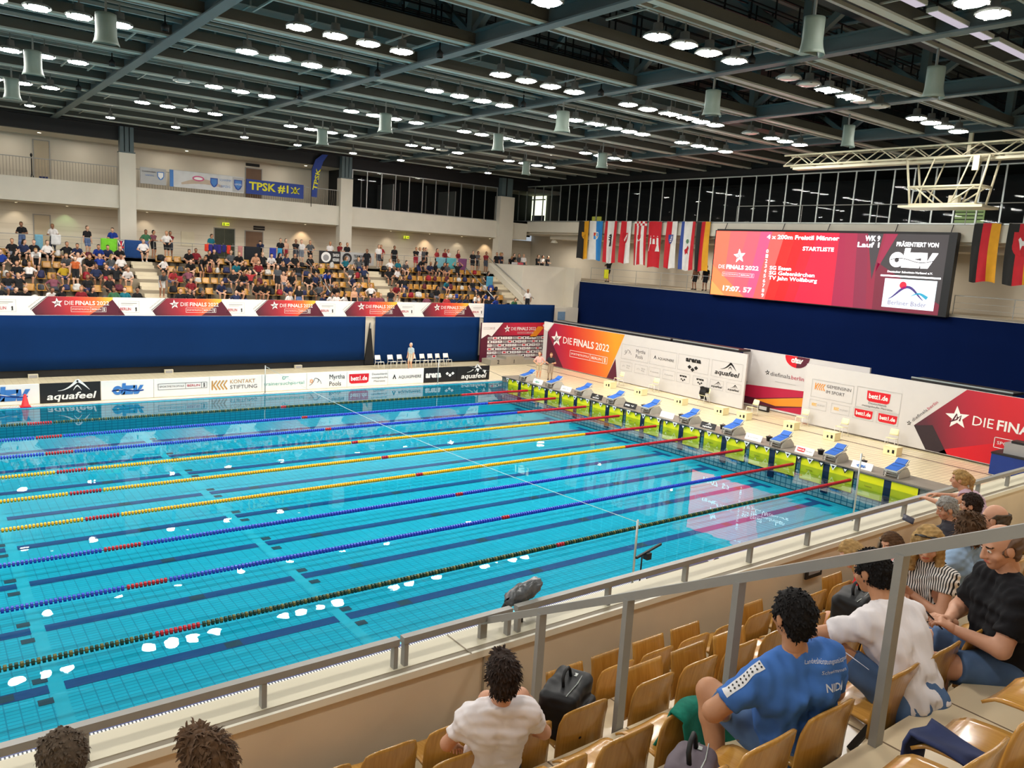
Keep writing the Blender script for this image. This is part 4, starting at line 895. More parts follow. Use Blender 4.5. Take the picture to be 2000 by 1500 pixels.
curtain('curtain', 'long blue cloth drape below the far banner, left of the dark gap', (-34, 33.44), (-5.35, 33.44), .40, 3.20, M_cl, .02, skew=-.0)
curtain('curtain', 'blue cloth drape behind the white chairs, right of the dark gap', (-4.65, 33.44), (3.6, 33.44), .12, 3.20, M_cl, .02)
curtain('curtain', 'short blue cloth above the award backdrop', (3.95, 33.48), (10.5, 33.48), 2.4, 4.15, M_cl, .015)
curtain('curtain', 'large dark blue cloth covering the end wall under the scoreboard', (13.9, 34.6), (13.9, -11.5), .1, 5.95, M_cl2, .03)
b = MB(); b.prism([(-5.35, 33.42, .1), (-4.65, 33.42, .1), (-4.98, 33.42, 2.8), (-5.02, 33.42, 2.8)], (0, .1, 0), M_black); b.prism([(-5.05, 33.40, 2.45), (-4.95, 33.40, 2.45), (-4.98, 33.40, 2.85), (-5.02, 33.40, 2.85)], (0, .02, 0), M_alu)  # black wedge stands in for the dark opening between the drapes
tag(b.build('drape_gap'), 'tall narrow black wedge with a silver tip filling the dark gap between two drapes', 'flag')
for i, x in enumerate((-23.9, -17.4, -9.9)):
    b = MB(); b.box((-.22, -.1, 0), (.22, .1, .22), M_cap); b.box((-.18, -.12, .04), (.18, -.1, .18), G_); tag(b.build('vent_box', loc=(x, 33.25, .38-.36)), 'small pale floor box at the foot of the blue drape, %s from the left' % ordn(i+1), 'box', 'floor boxes')
# --- upper gallery banners on the railing
t = board('rail_banner', 'white gallery banner with a grey blue shield', 'banner', -16.85, 41.93, 10.68, -15.32, 42.04, 11.68, LG_)
prints(t, (-16.85, 41.925, 10.68), FX, FZ_, lambda S: (shield(S, 1.2, .55, .25, MB_, W_), S.text('SCHWIMMVEREIN', .1, .70, .10, TX_, 3, w=.8), S.text('LEIPZIG', .3, .50, .08, MB_, 3, w=.5)))
t = board('rail_banner', 'pale gallery banner with a swimmer, pink oval and blue badges', 'banner', -15.1, 41.93, 10.66, -10.38, 42.04, 11.72, LG_)
def fU(S):
    S.rect(0, 0, .22, 1.04, MB_, 1); S.rect(.22, 0, 4.7, 1.04, mat('banner pale', (208, 206, 204), .6), 1)
    S.curve(lambda q: (.7+2.6*q, .25+.25*math.sin(q*3)), 10, lambda q: .12+.2*math.sin(PI*q), mat('banner skin tone', (190, 170, 150), .6), 2); S.disc(1.75, .66, .38, mat('banner pink', (200, 90, 130), .6), 3, 16, .17); S.disc(1.75, .66, .28, W_, 4, 16, .09)
    shield(S, 2.75, .5, .30, DB_, MB_); S.text('SCHWIMM', 3.1, .66, .14, MB_, 3, w=.75); S.text('LEIPZIG', 3.1, .26, .14, MB_, 3, w=.7); S.rect(3.95, .05, 4.68, 1.0, LG_, 2); shield(S, 4.32, .5, .34, DB_, MB_); S.text('LEIPZIG', 4.1, .5, .10, W_, 5, w=.45)
prints(t, (-15.1, 41.925, 10.66), FX, FZ_, fU)
M_tb = mat('banner royal blue', (36, 62, 140), .6); M_ty = mat('banner yellow', (222, 214, 40), .6)
t = board('rail_banner', 'blue gallery banner with large yellow letters TPSK #1', 'banner', -10.22, 41.93, 10.68, -6.18, 42.04, 11.64, M_tb)
prints(t, (-10.22, 41.925, 10.68), FX, FZ_, lambda S: (S.text('TPSK #1', .18, .30, .50, M_ty, 3, w=2.75, bold=.03), S.disc(3.42, .45, .16, M_ty, 3, 10), S.stroke([(3.1, .7), (3.42, .5), (3.75, .7)], .06, M_ty), S.stroke([(3.12, .3), (3.42, .45), (3.72, .3)], .06, M_ty), S.disc(3.42, .68, .08, M_ty, 3, 8)))
t = tag(empty('feather_flag', (-5.6, 41.95, 10.6)), 'tall blue feather flag with yellow letters TPSK on the upper gallery', 'flag')
b = MB(); b.tube([(0, 0, -.4), (0, 0, 2.2), (.25, 0, 2.9), (.75, 0, 3.3), (1.2, 0, 3.35)], .02, M_black, 6); b.build('pole', t)
b = MB(); P = [(.02, .3), (.42, .28), (.46, 1.2), (.58, 2.0), (.85, 2.8), (1.2, 3.32), (.75, 3.28), (.27, 2.88), (.02, 2.2)]; b.prism([(x, 0, z) for x, z in P], (0, .02, 0), M_tb)
S = Sheet((.02, -.003, 0), FX, FZ_, b); S.text('TPSK', .36, .75, .30, M_ty, 2, w=1.55, rot=1.40, bold=.03); b.build('cloth', t)
# ================================================================== pool equipment and deck furniture
M_fred = mat('float red', (178, 18, 36), .4, .05); M_fblue = mat('float blue', (38, 66, 190), .4, .06); M_fyel = mat('float yellow', (238, 178, 10), .4, .05); M_fgrn = mat('float dark green', (14, 56, 36), .45, .08); M_cable = mat('steel cable', (110, 112, 110), .4, metal=.7)
RN = {1: ('green', M_fgrn), 2: ('blue', M_fblue), 3: ('blue', M_fblue), 4: ('yellow', M_fyel), 5: ('yellow', M_fyel), 6: ('yellow', M_fyel), 7: ('blue', M_fblue), 8: ('blue', M_fblue), 9: ('green', M_fgrn)}
RW = {1: 'nearest to the camera side wall', 2: 'second rope from the near wall', 3: 'third rope from the near wall', 4: 'nearest of the three yellow ones', 5: 'middle of the three yellow ones', 6: 'farthest of the three yellow ones', 7: 'third rope from the far edge', 8: 'second rope from the far edge', 9: 'farthest, beside the low advert boards'}
M_fgold = mat('float gold green', (92, 92, 40), .45, .08)
for k in range(1, 10):
    nm, m = RN[k]; t = tag(empty('lane_rope', (0, 2.5*k, 0.015)), 'floating %s lane rope with red sections, %s' % (nm, RW[k]), 'lane rope', 'lane ropes')
    p = .085
    def run(x0, x1, mm, name, alt=None, dense=False):
        b = MB(); n = int(round((x1-x0)/p))
        for i in range(n):
            x = x0+p*(i+.5); q = alt if alt and i % 3 == 1 else mm; hw = .040 if dense else .030
            b.lathe([(.030, -hw), (.062, -hw*.8), (.062, hw*.8), (.030, hw)], (x, 0, 0), q, 8, 'x', False)
        b.build(name, t)
    al = M_fgold if nm == 'green' else None
    run(-34, -25.3, m, 'float_section', al); run(-25.3, -24.42, M_fred, 'red_float_section'); run(-24.42, -15.12, m, 'float_section', al); run(-15.12, -14.88, M_fred, 'red_float_section')
    run(-14.88, -5.0, m, 'float_section', al); run(-5.0, -.45, M_fred, 'red_float_section', None, True)
    b = MB(); b.tube([(-50, 0, 0), (0, 0, 0)], .012, M_cable, 5); b.build('cable', t)
# start platform
M_plat = mat('platform grey', (128, 120, 108), .5, .08, 2.0); M_platd = mat('platform side grey', (96, 92, 86), .5, .06); M_pad = mat('touch pad yellow', (242, 230, 16), .4, .03); M_padb = mat('touch pad black edge', (20, 28, 40), .5); M_gap = mat('pad gap navy', (12, 30, 62), .5)
t = tag(empty('start_platform', (0, 0, 0)), 'long grey platform carrying the starting blocks along the pool end', 'platform')
b = MB(); b.box((.02, -.55, .02), (1.30, 25.6, .36), M_plat); b.box((.02, -.55, -1.15), (1.25, 25.6, .02), M_tileE); b.build('deck', t)
b = MB(); b.box((-.10, -.5, .30), (.04, 25.5, .35), M_platd); b.build('front_lip', t)
b = MB()
for dx, r in ((1.4, .16), (1.75, .16), (2.1, .16)): b.box((dx-.16, -.62, .05), (dx+.16, -.30, .33), M_platd); b.lathe([(.07, .335), (.001, .335)], (dx, -.46, 0), M_alu, 12)
b.build('end_fitting', t)
for k in range(10):
    y0 = 2.5*k+.12; y1 = 2.5*k+2.38; t = tag(empty('touch_pad', (-.02, y0, 0)), 'yellow touch pad hanging under %s starting block from the near end' % ordn(k+1), 'touch pad', 'touch pads')
    mid = (y1-y0)/2
    b = MB(); b.box((-.02, 0, -.60), (.03, mid-.14, .30), M_pad); b.box((-.02, mid+.14, -.60), (.03, y1-y0, .30), M_pad); b.build('pad_face', t)
    b = MB(); b.box((-.025, mid-.14, -.9), (.03, mid+.14, .30), M_gap); b.box((-.024, 0, .28), (.031, y1-y0, .31), M_padb); b.box((-.024, 0, -.62), (.031, y1-y0, -.58), M_padb); b.box((-.022, -.02, -.6), (.03, 0, .3), M_padb); b.box((-.022, y1-y0, -.6), (.03, y1-y0+.02, .3), M_padb); b.build('pad_border', t)
    b = MB(); S = Sheet((-.021, y1-y0, -.6), EX, FZ_, b); S.text('OMEGA' if False else 'TIMING', .25, .42, .05, K_, 2, w=.3); b.build('pad_print', t)
# pennant line along the platform
t = tag(empty('pennant_line', (0, 0, 0)), 'line of small black and white pennants along the platform edge', 'pennants')
b = MB(); b.tube([(-.11, 2.6, .36), (-.11, 25.3, .36)], .01, M_cable, 5); b.tube([(-.14, 25.3, .36), (-.6, 26.2, .62), (-2.0, 26.3, .92)], .01, M_cable, 5); b.build('rope', t)
for i in range(44):
    y = 2.9+i*.51; b = MB(); b.poly([(-.15, y-.15, .36), (-.15, y+.15, .36), (-.15, y, .13)], W_ if i % 2 else K_); b.poly([(-.155, y-.07, .31), (-.155, y+.07, .31), (-.155, y, .20)], K_ if i % 2 else W_); b.build('pennant', t)
for i in range(5):
    q = i/5; x = -.6-1.3*q; z = .62+.28*q; b = MB(); b.poly([(x-.13, 26.25, z), (x+.13, 26.25, z-.03), (x, 26.25, z-.24)], W_ if i % 2 else K_); b.build('pennant', t)
# starting blocks
M_blk = mat('block shell grey white', (196, 192, 180), .4, .04); M_blkb = mat('block tread blue', (34, 92, 176), .6, .04); M_blks = mat('block steel', (140, 138, 132), .35, metal=.5)
def start_block():
    t = empty('starting_block')
    b = MB()
    prof = [(.10, .36), (1.02, .36), (.96, .50), (.72, .72), (.30, .66), (.16, .56)]
    for s in (-.27, .22): b.prism([(x, s, z) for x, z in prof], (0, .05, 0), M_blk)
    b.box((.30, -.22, .36), (.90, .22, .46), M_blk); b.build('side_frame', t)
    b = MB(); b.prism([(-.02, -.26, .60), (.80, -.26, .80), (.80, -.26, .85), (-.02, -.26, .66)], (0, .52, 0), M_blk); b.build('platform_slab', t)
    b = MB(); b.prism([(-.01, -.23, .668), (.36, -.23, .753), (.36, -.23, .763), (-.01, -.23, .678)], (0, .46, 0), M_blkb); b.prism([(.39, -.23, .762), (.70, -.23, .835), (.70, -.23, .845), (.39, -.23, .772)], (0, .46, 0), M_blkb); b.build('tread', t)
    b = MB(); b.prism([(.62, -.24, .83), (.86, -.24, 1.0), (.90, -.24, .98), (.70, -.24, .82)], (0, .48, 0), M_blk); b.prism([(.60, -.20, .845), (.83, -.20, 1.005), (.85, -.20, 1.0), (.63, -.20, .84)], (0, .40, 0), M_blkb); b.build('kick_plate', t)
    b = MB()
    for z in (.46, .56): b.tube([(.02, -.25, z), (-.03, -.25, z), (-.03, .25, z), (.02, .25, z)], .015, M_blks, 6)
    b.tube([(-.0, -.25, .40), (-.0, -.25, .62)], .015, M_blks, 6); b.tube([(-.0, .25, .40), (-.0, .25, .62)], .015, M_blks, 6); b.build('start_grip', t)
    return t
sb = start_block()
for k in range(10):
    t = sb if k == 0 else dup(sb); t.location = (.12, 2.5*k+1.28, 0)
    tag(t, 'starting block with a blue tread, %s from the near end of the platform' % ordn(k+1), 'starting block', 'starting blocks')
M_dark = mat('dark plastic', (30, 27, 26), .5)
BRD = [('white board with a blue wavy logo', W_, lambda S: (S.text('dsv', .40, .06, .14, MB_, 3, 'c', .34, .05), S.curve(lambda q: (.2+.4*q, .10+.02*math.sin(q*6)), 6, lambda q: .02, DB_, 4))), ('white board with a red patch', W_, lambda S: (S.bett(.26, .14, .36, RED_, W_), S.text('Matratze', .48, .11, .05, TX_, 3, w=.3))),
       ('white board with pale small print', W_, lambda S: S.sphere_mark(.4, .13, .6, G_, W_)), ('black board with a white mountain mark', K_, lambda S: S.aquafeel(.40, .04, .55, W_)),
       ('white board with a small sun mark', W_, lambda S: S.myrtha(.42, .13, .6, G_, OR_)), ('black board with white bold letters and diamonds', K_, lambda S: S.arena(.10, .09, .62, W_, K_)),
       ('black board with a small white mountain', K_, lambda S: S.aquafeel(.40, .04, .5, W_)), ('white board with grey letters', W_, lambda S: S.text('BERLIN', .15, .08, .1, G_, 3, w=.5)), ('white board with a turquoise tint', W_, lambda S: S.text('dsv', .4, .06, .12, GR_, 3, 'c', .4, .03))]
for k in range(9):
    y = 2.5*(k+1); lab, m, fn = BRD[k]
    t = tag(empty('platform_sign', (.25, y, .37)), 'small slanted %s, %s gap from the near end' % (lab, ordn(k+1)), 'sign', 'small boards between the blocks')
    b = MB(); b.prism([(0, -.42, 0), (.03, -.42, 0), (.15, -.42, .26), (.12, -.42, .26)], (0, .84, 0), m); b.build('panel', t)
    b = MB(); S = Sheet((-.003, .42, .012), (0, -1, 0), (.12, 0, .26), b); fn(S); b.build('lettering', t)
    b = MB(); b.lathe([(.10, 0), (.13, .18), (.15, .18), (.15, .20), (.001, .20)], (0, 0, 0), M_dark, 14); b.tube([(-.13, 0, .19), (0, 0, .27), (.13, 0, .19)], .008, M_dark, 5)
    tag(b.build('bucket', loc=(.95, y-.35 if k else y+.3, .36)), 'small black bucket on the platform, %s from the near end' % ordn(k+1), 'bucket', 'black buckets on the platform')
# white stacking chairs
M_chw = mat('white chair plastic', (242, 238, 226), .4, .02); M_chl = mat('white chair leg', (224, 220, 210), .4, .02); M_chg = mat('cream chair plastic', (240, 228, 180), .4, .02)
def stack_chair(m=M_chw):
    t = empty('stacking_chair')
    b = MB(); b.grid(lambda u, v: ((u-.5)*.42, -.20+.42*v, .45+.02*math.cos(PI*v)-.015*math.sin(PI*u)), 6, 6, m, True, .02); b.build('seat', t)
    b = MB(); b.grid(lambda u, v: ((u-.5)*(.40-.03*v), .20+.10*v-.02*math.sin(PI*u), .56+.28*v), 6, 4, m, True, .02); b.build('backrest', t)
    for sx in (-1, 1):
        b = MB(); b.tube([(sx*.20, -.18, .44), (sx*.23, -.22, 0)], .014, M_chl, 6); b.build('leg', t)
        b = MB(); b.tube([(sx*.20, .16, .44), (sx*.24, .27, 0)], .014, M_chl, 6); b.build('leg', t)
        b = MB(); b.tube([(sx*.20, .18, .45), (sx*.195, .24, .60), (sx*.19, .29, .80)], .012, M_chl, 6); b.build('back_post', t)
    return t
ch = stack_chair()
for i, x in enumerate((-5.0, -4.1, -3.4, -2.35, -1.7, -1.1, -.48, .12)):
    t = ch if i == 0 else dup(ch); t.location = (x, 32.0, .02); t.rotation_euler = (0, 0, R0.uniform(-.12, .12)+.15)
    tag(t, 'white stacking chair before the blue drape, %s from the left in the row of eight' % ordn(i+1), 'chair', 'white chairs along the far side')
cc = stack_chair(M_chg)
CH = [(7.0, 19.6), (7.2, 15.9), (6.9, 12.4), (7.2, 9.6), (7.0, 7.3), (7.0, 4.8), (6.6, 22.2)]
for i, (x, y) in enumerate(sorted(CH, key=lambda p: p[1])):
    t = cc if i == 0 else dup(cc); t.location = (x, y, .03); t.rotation_euler = (0, 0, -PI/2+R0.uniform(-.2, .2))
    tag(t, 'cream timekeeper chair near the advert walls, %s counted from the right' % ordn(i+1), 'chair', 'cream chairs on the end deck')
for i, (x, y) in enumerate(sorted([(5.4, 21.7), (5.5, 19.2), (5.5, 16.1), (5.5, 13.3), (5.6, 11.9), (5.9, 9.3), (5.7, 7.0), (5.6, 4.0)], key=lambda p: p[1])):
    t = tag(empty('kit_box', (x, y, .03)), 'low cream kit box standing open on the end deck, %s counted from the right' % ordn(i+1), 'box', 'cream kit boxes')
    b = MB(); b.box((-.25, -.3, 0), (.25, .3, .05), M_chg); b.box((-.25, -.3, .05), (-.22, .3, .36), M_chg); b.box((.22, -.3, .05), (.25, .3, .36), M_chg); b.box((-.22, -.3, .05), (.22, -.27, .36), M_chg); b.box((-.22, .27, .05), (.22, .3, .36), M_chg); b.box((-.26, -.31, .36), (.26, .31, .38), M_chg); b.build('body', t)
    b = MB(); b.box((-.256, -.2, .1), (-.25, -.1, .26), M_black); b.box((-.256, .02, .1), (-.25, .1, .22), M_black); b.build('grip_hole', t)
b = MB(); b.grid(lambda u, v: (7.05+.05*math.sin(9*v)+.14*v*v, 16.12-.42*u, .95-.75*v+.06*math.sin(PI*u)), 6, 10, M_black, True, .03); b.grid(lambda u, v: (7.42, 16.05-.3*u, .92-.35*v), 3, 4, M_black, True, .03)
tag(b.build('jacket'), 'black jacket draped over a cream chair on the end deck', 'jacket')
# flag poles and the false start rope
for i, (x, y, h) in enumerate(((-14.65, 25.85, 1.45), (-4.45, 25.85, 1.45), (-15.35, -.55, 1.70), (-5.6, -.55, 2.30))):
    b = MB(); b.tube([(0, 0, 0), (0, 0, h)], .028, M_alu, 8); b.lathe([(.09, 0), (.09, .03), (.03, .05)], (0, 0, 0), M_alu, 12); b.tube([(0, 0, h-.06), (.22, 0, h-.14)], .012, M_alu, 6)
    tag(b.build('marker_pole', loc=(x, y, .02)), ('thin grey pole behind the low boards near the chevron advert', 'thin grey pole in front of the black low boards', 'thin grey pole on the near edge beside a bracket', 'tall thin grey pole near the starting blocks at the near edge')[i], 'pole')
b = MB(); A = Vector((-14.65, 25.85, 1.42)); B = Vector((-15.35, -.55, 1.66)); b.tube([A.lerp(B, q/16)-Vector((0, 0, .35*math.sin(PI*q/16))) for q in range(17)], .008, mat('pale rope', (190, 210, 210), .6), 5)
tag(b.build('start_rope'), 'thin pale rope stretched across the pool between two poles', 'rope')
t = tag(empty('camera_bracket', (-15.15, -.6, .02)), 'black camera bracket on a thin stand beside the near pole', 'bracket')
b = MB(); b.tube([(0, 0, 0), (0, 0, .78)], .02, M_black, 6); b.build('stand', t)
b = MB(); b.bar((-.25, -.05, .80), (.75, .1, .92), .05, .05, M_black); b.box((.1, -.08, .68), (.25, .06, .84), M_black); b.build('arm', t)
# podium, cone, floor lamp, near end barrier
t = tag(empty('podium', (0, 0, 0)), 'grey winners podium with numbers two and one before the backdrop', 'podium')
for nm, x0, x1, z, tx, x in (('step', 3.3, 4.6, .42, '2', 3.85), ('step', 4.6, 6.2, .62, '1', 5.3), ('step', 6.2, 7.6, .36, '', 0)):
    b = MB(); b.box((x0, 31.4, .02), (x1, 32.5, z), mat('podium grey', (150, 144, 130), .5, .04)); o = b.build(nm, t)
    if tx:
        b = MB(); S = Sheet((x, 31.397, .14), FX, FZ_, b); S.text(tx, 0, .0, .26, K_, 2, bold=.02); b.build('number', o)
t = tag(empty('traffic_cone', (-25.0, 25.95, .03)), 'small red traffic cone at the far pool edge', 'cone')
b = MB(); b.lathe([(.17, .03), (.15, .05), (.05, .52), (.03, .54), (.001, .54)], (0, 0, 0), mat('cone red', (206, 36, 40), .5), 16); b.build('body', t)
b = MB(); b.box((-.2, -.2, 0), (.2, .2, .03), mat('cone red', (206, 36, 40), .5)); b.build('base', t)
t = tag(empty('floor_spot', (8.7, 12.9, .03)), 'small dark floor spotlight before the orange striped wall', 'lamp')
b = MB(); b.box((-.12, -.28, .05), (.12, .28, .32), M_dark); b.build('body', t); b = MB(); b.poly([(-.121, -.24, .09), (-.121, .24, .09), (-.121, .24, .28), (-.121, -.24, .28)], LG_); b.build('glass', t); b = MB(); b.box((-.05, -.32, 0), (.05, .32, .05), M_dark); b.build('stand', t)
t = tag(empty('barrier_box', (7.0, .1, .03)), 'blue box barrier at the right end of the deck', 'barrier')
b = MB(); b.box((-.6, -2.2, 0), (.5, .25, .85), mat('barrier blue', (22, 52, 128), .4, .05)); b.build('body', t); b = MB(); b.box((-.62, -2.22, .85), (.52, .27, .92), M_dark); b.build('rim', t)
b = MB(); b.box((-.4, -1.6, 0), (.3, -.1, .45), G_); b.box((-.3, -1.4, .45), (.2, -.3, .55), M_dark); tag(b.build('equipment_case', loc=(7.0, .1, .95)), 'grey equipment case lying on the blue box barrier', 'case')
for i, (y0, y1) in enumerate(((30.5, 19.5), (19.3, 14.5), (4.8, .5))):
    b = MB(); b.box((8.35, y1, .02), (8.55, y0, .2), M_dark)
    for y in np.arange(y1+.3, y0, 1.2): b.bar((8.45, y, .2), (8.45, y, 3.2), .06, .06, M_dark); b.bar((8.45, y, 3.2), (9.1, y, 3.2), .06, .06, M_dark)
    b.box((8.0, y1, 3.13), (9.15, y0, 3.24), M_dark); b.box((8.0, y1, 3.24), (8.06, y0, 3.30), M_alu)
    tag(b.build('stage_frame'), 'dark scaffold frame behind the advert walls, %s from the left' % ordn(i+1), 'frame', 'scaffold frames')
# ---- railings
def railing_row(name, label, pts, z, h, bars, mat_, cat='railing', post_w=.04, mid=True):
    t = tag(empty(name, (0, 0, 0)), label, cat); p = [Vector((x, y, z)) for x, y in pts]
    b = MB()
    for a, c in zip(p, p[1:]): b.bar(a+Vector((0, 0, h)), c+Vector((0, 0, h)), .05, .04, mat_)
    b.build('handrail', t)
    for a, c in zip(p, p[1:]):
        n = max(1, int(round((c-a).length/bars)))
        for i in range(n+1):
            q = a.lerp(c, i/n); b = MB(); b.bar(q, q+Vector((0, 0, h)), post_w, .02, mat_); b.build('post', t)
    if mid:
        b = MB()
        for a, c in zip(p, p[1:]):
            for zz in mid: b.bar(a+Vector((0, 0, zz)), c+Vector((0, 0, zz)), .015, .015, mat_)
        b.build('filler_rod', t)
    return t
railing_row('railing', 'grey steel railing of the end gallery left of the scoreboard', [(14.1, 33.6), (14.1, 21.4)], 6.1, 1.0, 2.6, M_rail, mid=(.5,))
railing_row('railing', 'grey steel railing of the end gallery right of the scoreboard', [(14.1, 6.1), (14.1, -8)], 6.1, .95, 2.6, M_rail, mid=(.3, .6))
railing_row('railing', 'thin railing on the far promenade left of the first column', [(-34, 39.75), (-18.3, 39.75)], PZ, 1.05, 2.2, M_rail, mid=(.3, .7))
railing_row('railing', 'thin railing on the far promenade between the two columns', [(-16.6, 39.75), (-3.0, 39.75)], PZ, 1.05, 2.2, M_rail, mid=(.3, .7))
railing_row('railing', 'thin railing on the far promenade right of the second column', [(-1.4, 39.75), (7.6, 39.75)], PZ, 1.05, 2.2, M_rail, mid=(.3, .7))
railing_row('railing', 'slim grey handrail before the right half of the long dark glazing', [(13.75, 20), (13.75, -8)], 10.6, 1.05, 4.4, M_rail, mid=False)
M_net = mat('fine grey rods', (132, 124, 110), .6)
for lab, x0, x1 in (('fine barred railing on the upper gallery left of the first column', -34, -18.1), ('fine barred railing on the upper gallery between the columns', -17.1, -3.5)):
    t = tag(empty('railing', (0, 0, 0)), lab, 'railing')
    b = MB()
    for x in np.arange(x0, x1, .16): b.box((x, 42.05, 10.42), (x+.02, 42.07, 11.5), M_net)
    b.build('rods', t)['kind'] = 'stuff'
    b = MB(); b.box((x0, 42.03, 11.5), (x1, 42.09, 11.55), M_rail); b.build('handrail', t)
# near parapet rail, one thing per section
SEC = [(-33, -27.99, None), ]
posts = [-27.99, -26.79, -25.64]; 
def near_rail(label, px, xa, xb):
    t = near(empty('parapet_rail', (0, -7.36, 4.15))); tag(t, label, 'railing', 'parapet rail sections')
    b = MB(); b.box((xa, -.04, .205), (xb, .03, .265), M_rail); b.build('handrail', t)
    for x in px: b = MB(); b.box((x-.02, -.035, 0), (x+.02, .025, .205), M_rail); b.build('post', t)
near_rail('flat grey parapet rail section at the left picture edge', [-31.6, -30.4, -29.2, -28.0, -26.79, -25.66], -33, -25.63)
near_rail('flat grey parapet rail section under the covered camera', [-25.56, -24.46], -25.59, -24.43)
near_rail('flat grey parapet rail section right of the covered camera, running to the right edge', [-24.34, -23.16, -21.95, -20.77, -19.54, -18.32, -17.0, -15.65, -14.5, -13.3, -12.1, -10.9], -24.37, -10)
# stair railing of the near stand
t = near(empty('stair_railing', (-24.70, 0, 0))); tag(t, 'sloping grey steel railing going down through the near seats', 'railing')
def rz(y): return 4.26+(-7.2-y)*.532
b = MB(); b.bar((0, -7.28, rz(-7.28)), (0, -12.2, rz(-12.2)), .05, .06, M_rail); b.build('handrail', t)
for y, z in ((-7.30, 3.27), (-8.12, 3.27), (-9.08, 3.74), (-10.0, 4.21), (-10.97, 5.15)):
    b = MB(); b.bar((0, y, z if y > -10.5 else 5.15), (0, y, rz(y)-.02), .045, .075, M_rail, (1, 0, 0)); b.build('post', t)
for i, (x, z, wd) in enumerate(((-19.55, 3.85, .36), (-17.7, 3.86, .36))):
    b = MB(); b.box((x-wd/2, -7.53, z-.08), (x+wd/2, -7.505, z+.08), M_dark); b.box((x-wd/2+.05, -7.534, z-.03), (x+wd/2-.05, -7.53, z+.03), G_); tag(near(b.build('wall_plate')), 'small dark plate on the parapet wall near the seated crowd, %s from the left' % ordn(i+1), 'sign', 'parapet plates')
# covered camera on the parapet
t = near(empty('video_camera', (-24.2, -7.22, 4.15))); tag(t, 'video camera under a grey rain cover on the parapet rail', 'camera')
def bag_fn(u, v):
    a = 2*PI*v; r = (.085+.03*math.sin(PI*u)+.012*math.sin(7*a+9*u)+.01*math.sin(13*u+3*a))*(1 if .04 < u < .96 else .2); return (-.22+.50*u+.04*math.sin(a), r*math.cos(a), .36+.10*u+r*1.1*math.sin(a))
b = MB(); b.grid(bag_fn, 16, 20, mat('rain cover', (92, 94, 96), .25, .35, 14), True); b.build('rain_cover', t)
b = MB(); b.tube([(-.2, 0, .34), (-.26, .02, .22), (-.24, .05, .06)], .035, M_black, 8); b.build('lens_hood', t)
b = MB(); b.box((-.06, -.06, .18), (.12, .06, .28), M_black); b.tube([(.02, 0, .0), (.02, 0, .2)], .03, M_black, 8); b.box((.14, -.05, .05), (.26, .05, .16), M_black); b.build('tripod_head', t); t.scale = (.78, .74, .74)
# officials' tables on the near deck
for i, (x, y) in enumerate(((-14.9, -1.9), (-12.6, -2.1), (-10.3, -2.2))):
    t = tag(empty('judge_table', (x, y, .02)), 'dark cloth-covered official table below the parapet, %s from the left' % ordn(i+1), 'table', 'officials tables')
    b = MB(); b.box((-1.05, -.3, .70), (1.05, .4, .74), M_dark); b.build('tabletop', t)
    b = MB(); b.box((-1.05, .36, .02), (1.05, .4, .70), mat('table cloth navy', (24, 34, 70), .8)); b.box((-1.05, -.3, .02), (-1.02, .36, .70), mat('table cloth navy', (24, 34, 70), .8)); b.box((1.02, -.3, .02), (1.05, .36, .7), mat('table cloth navy', (24, 34, 70), .8)); b.build('cloth_skirt', t)
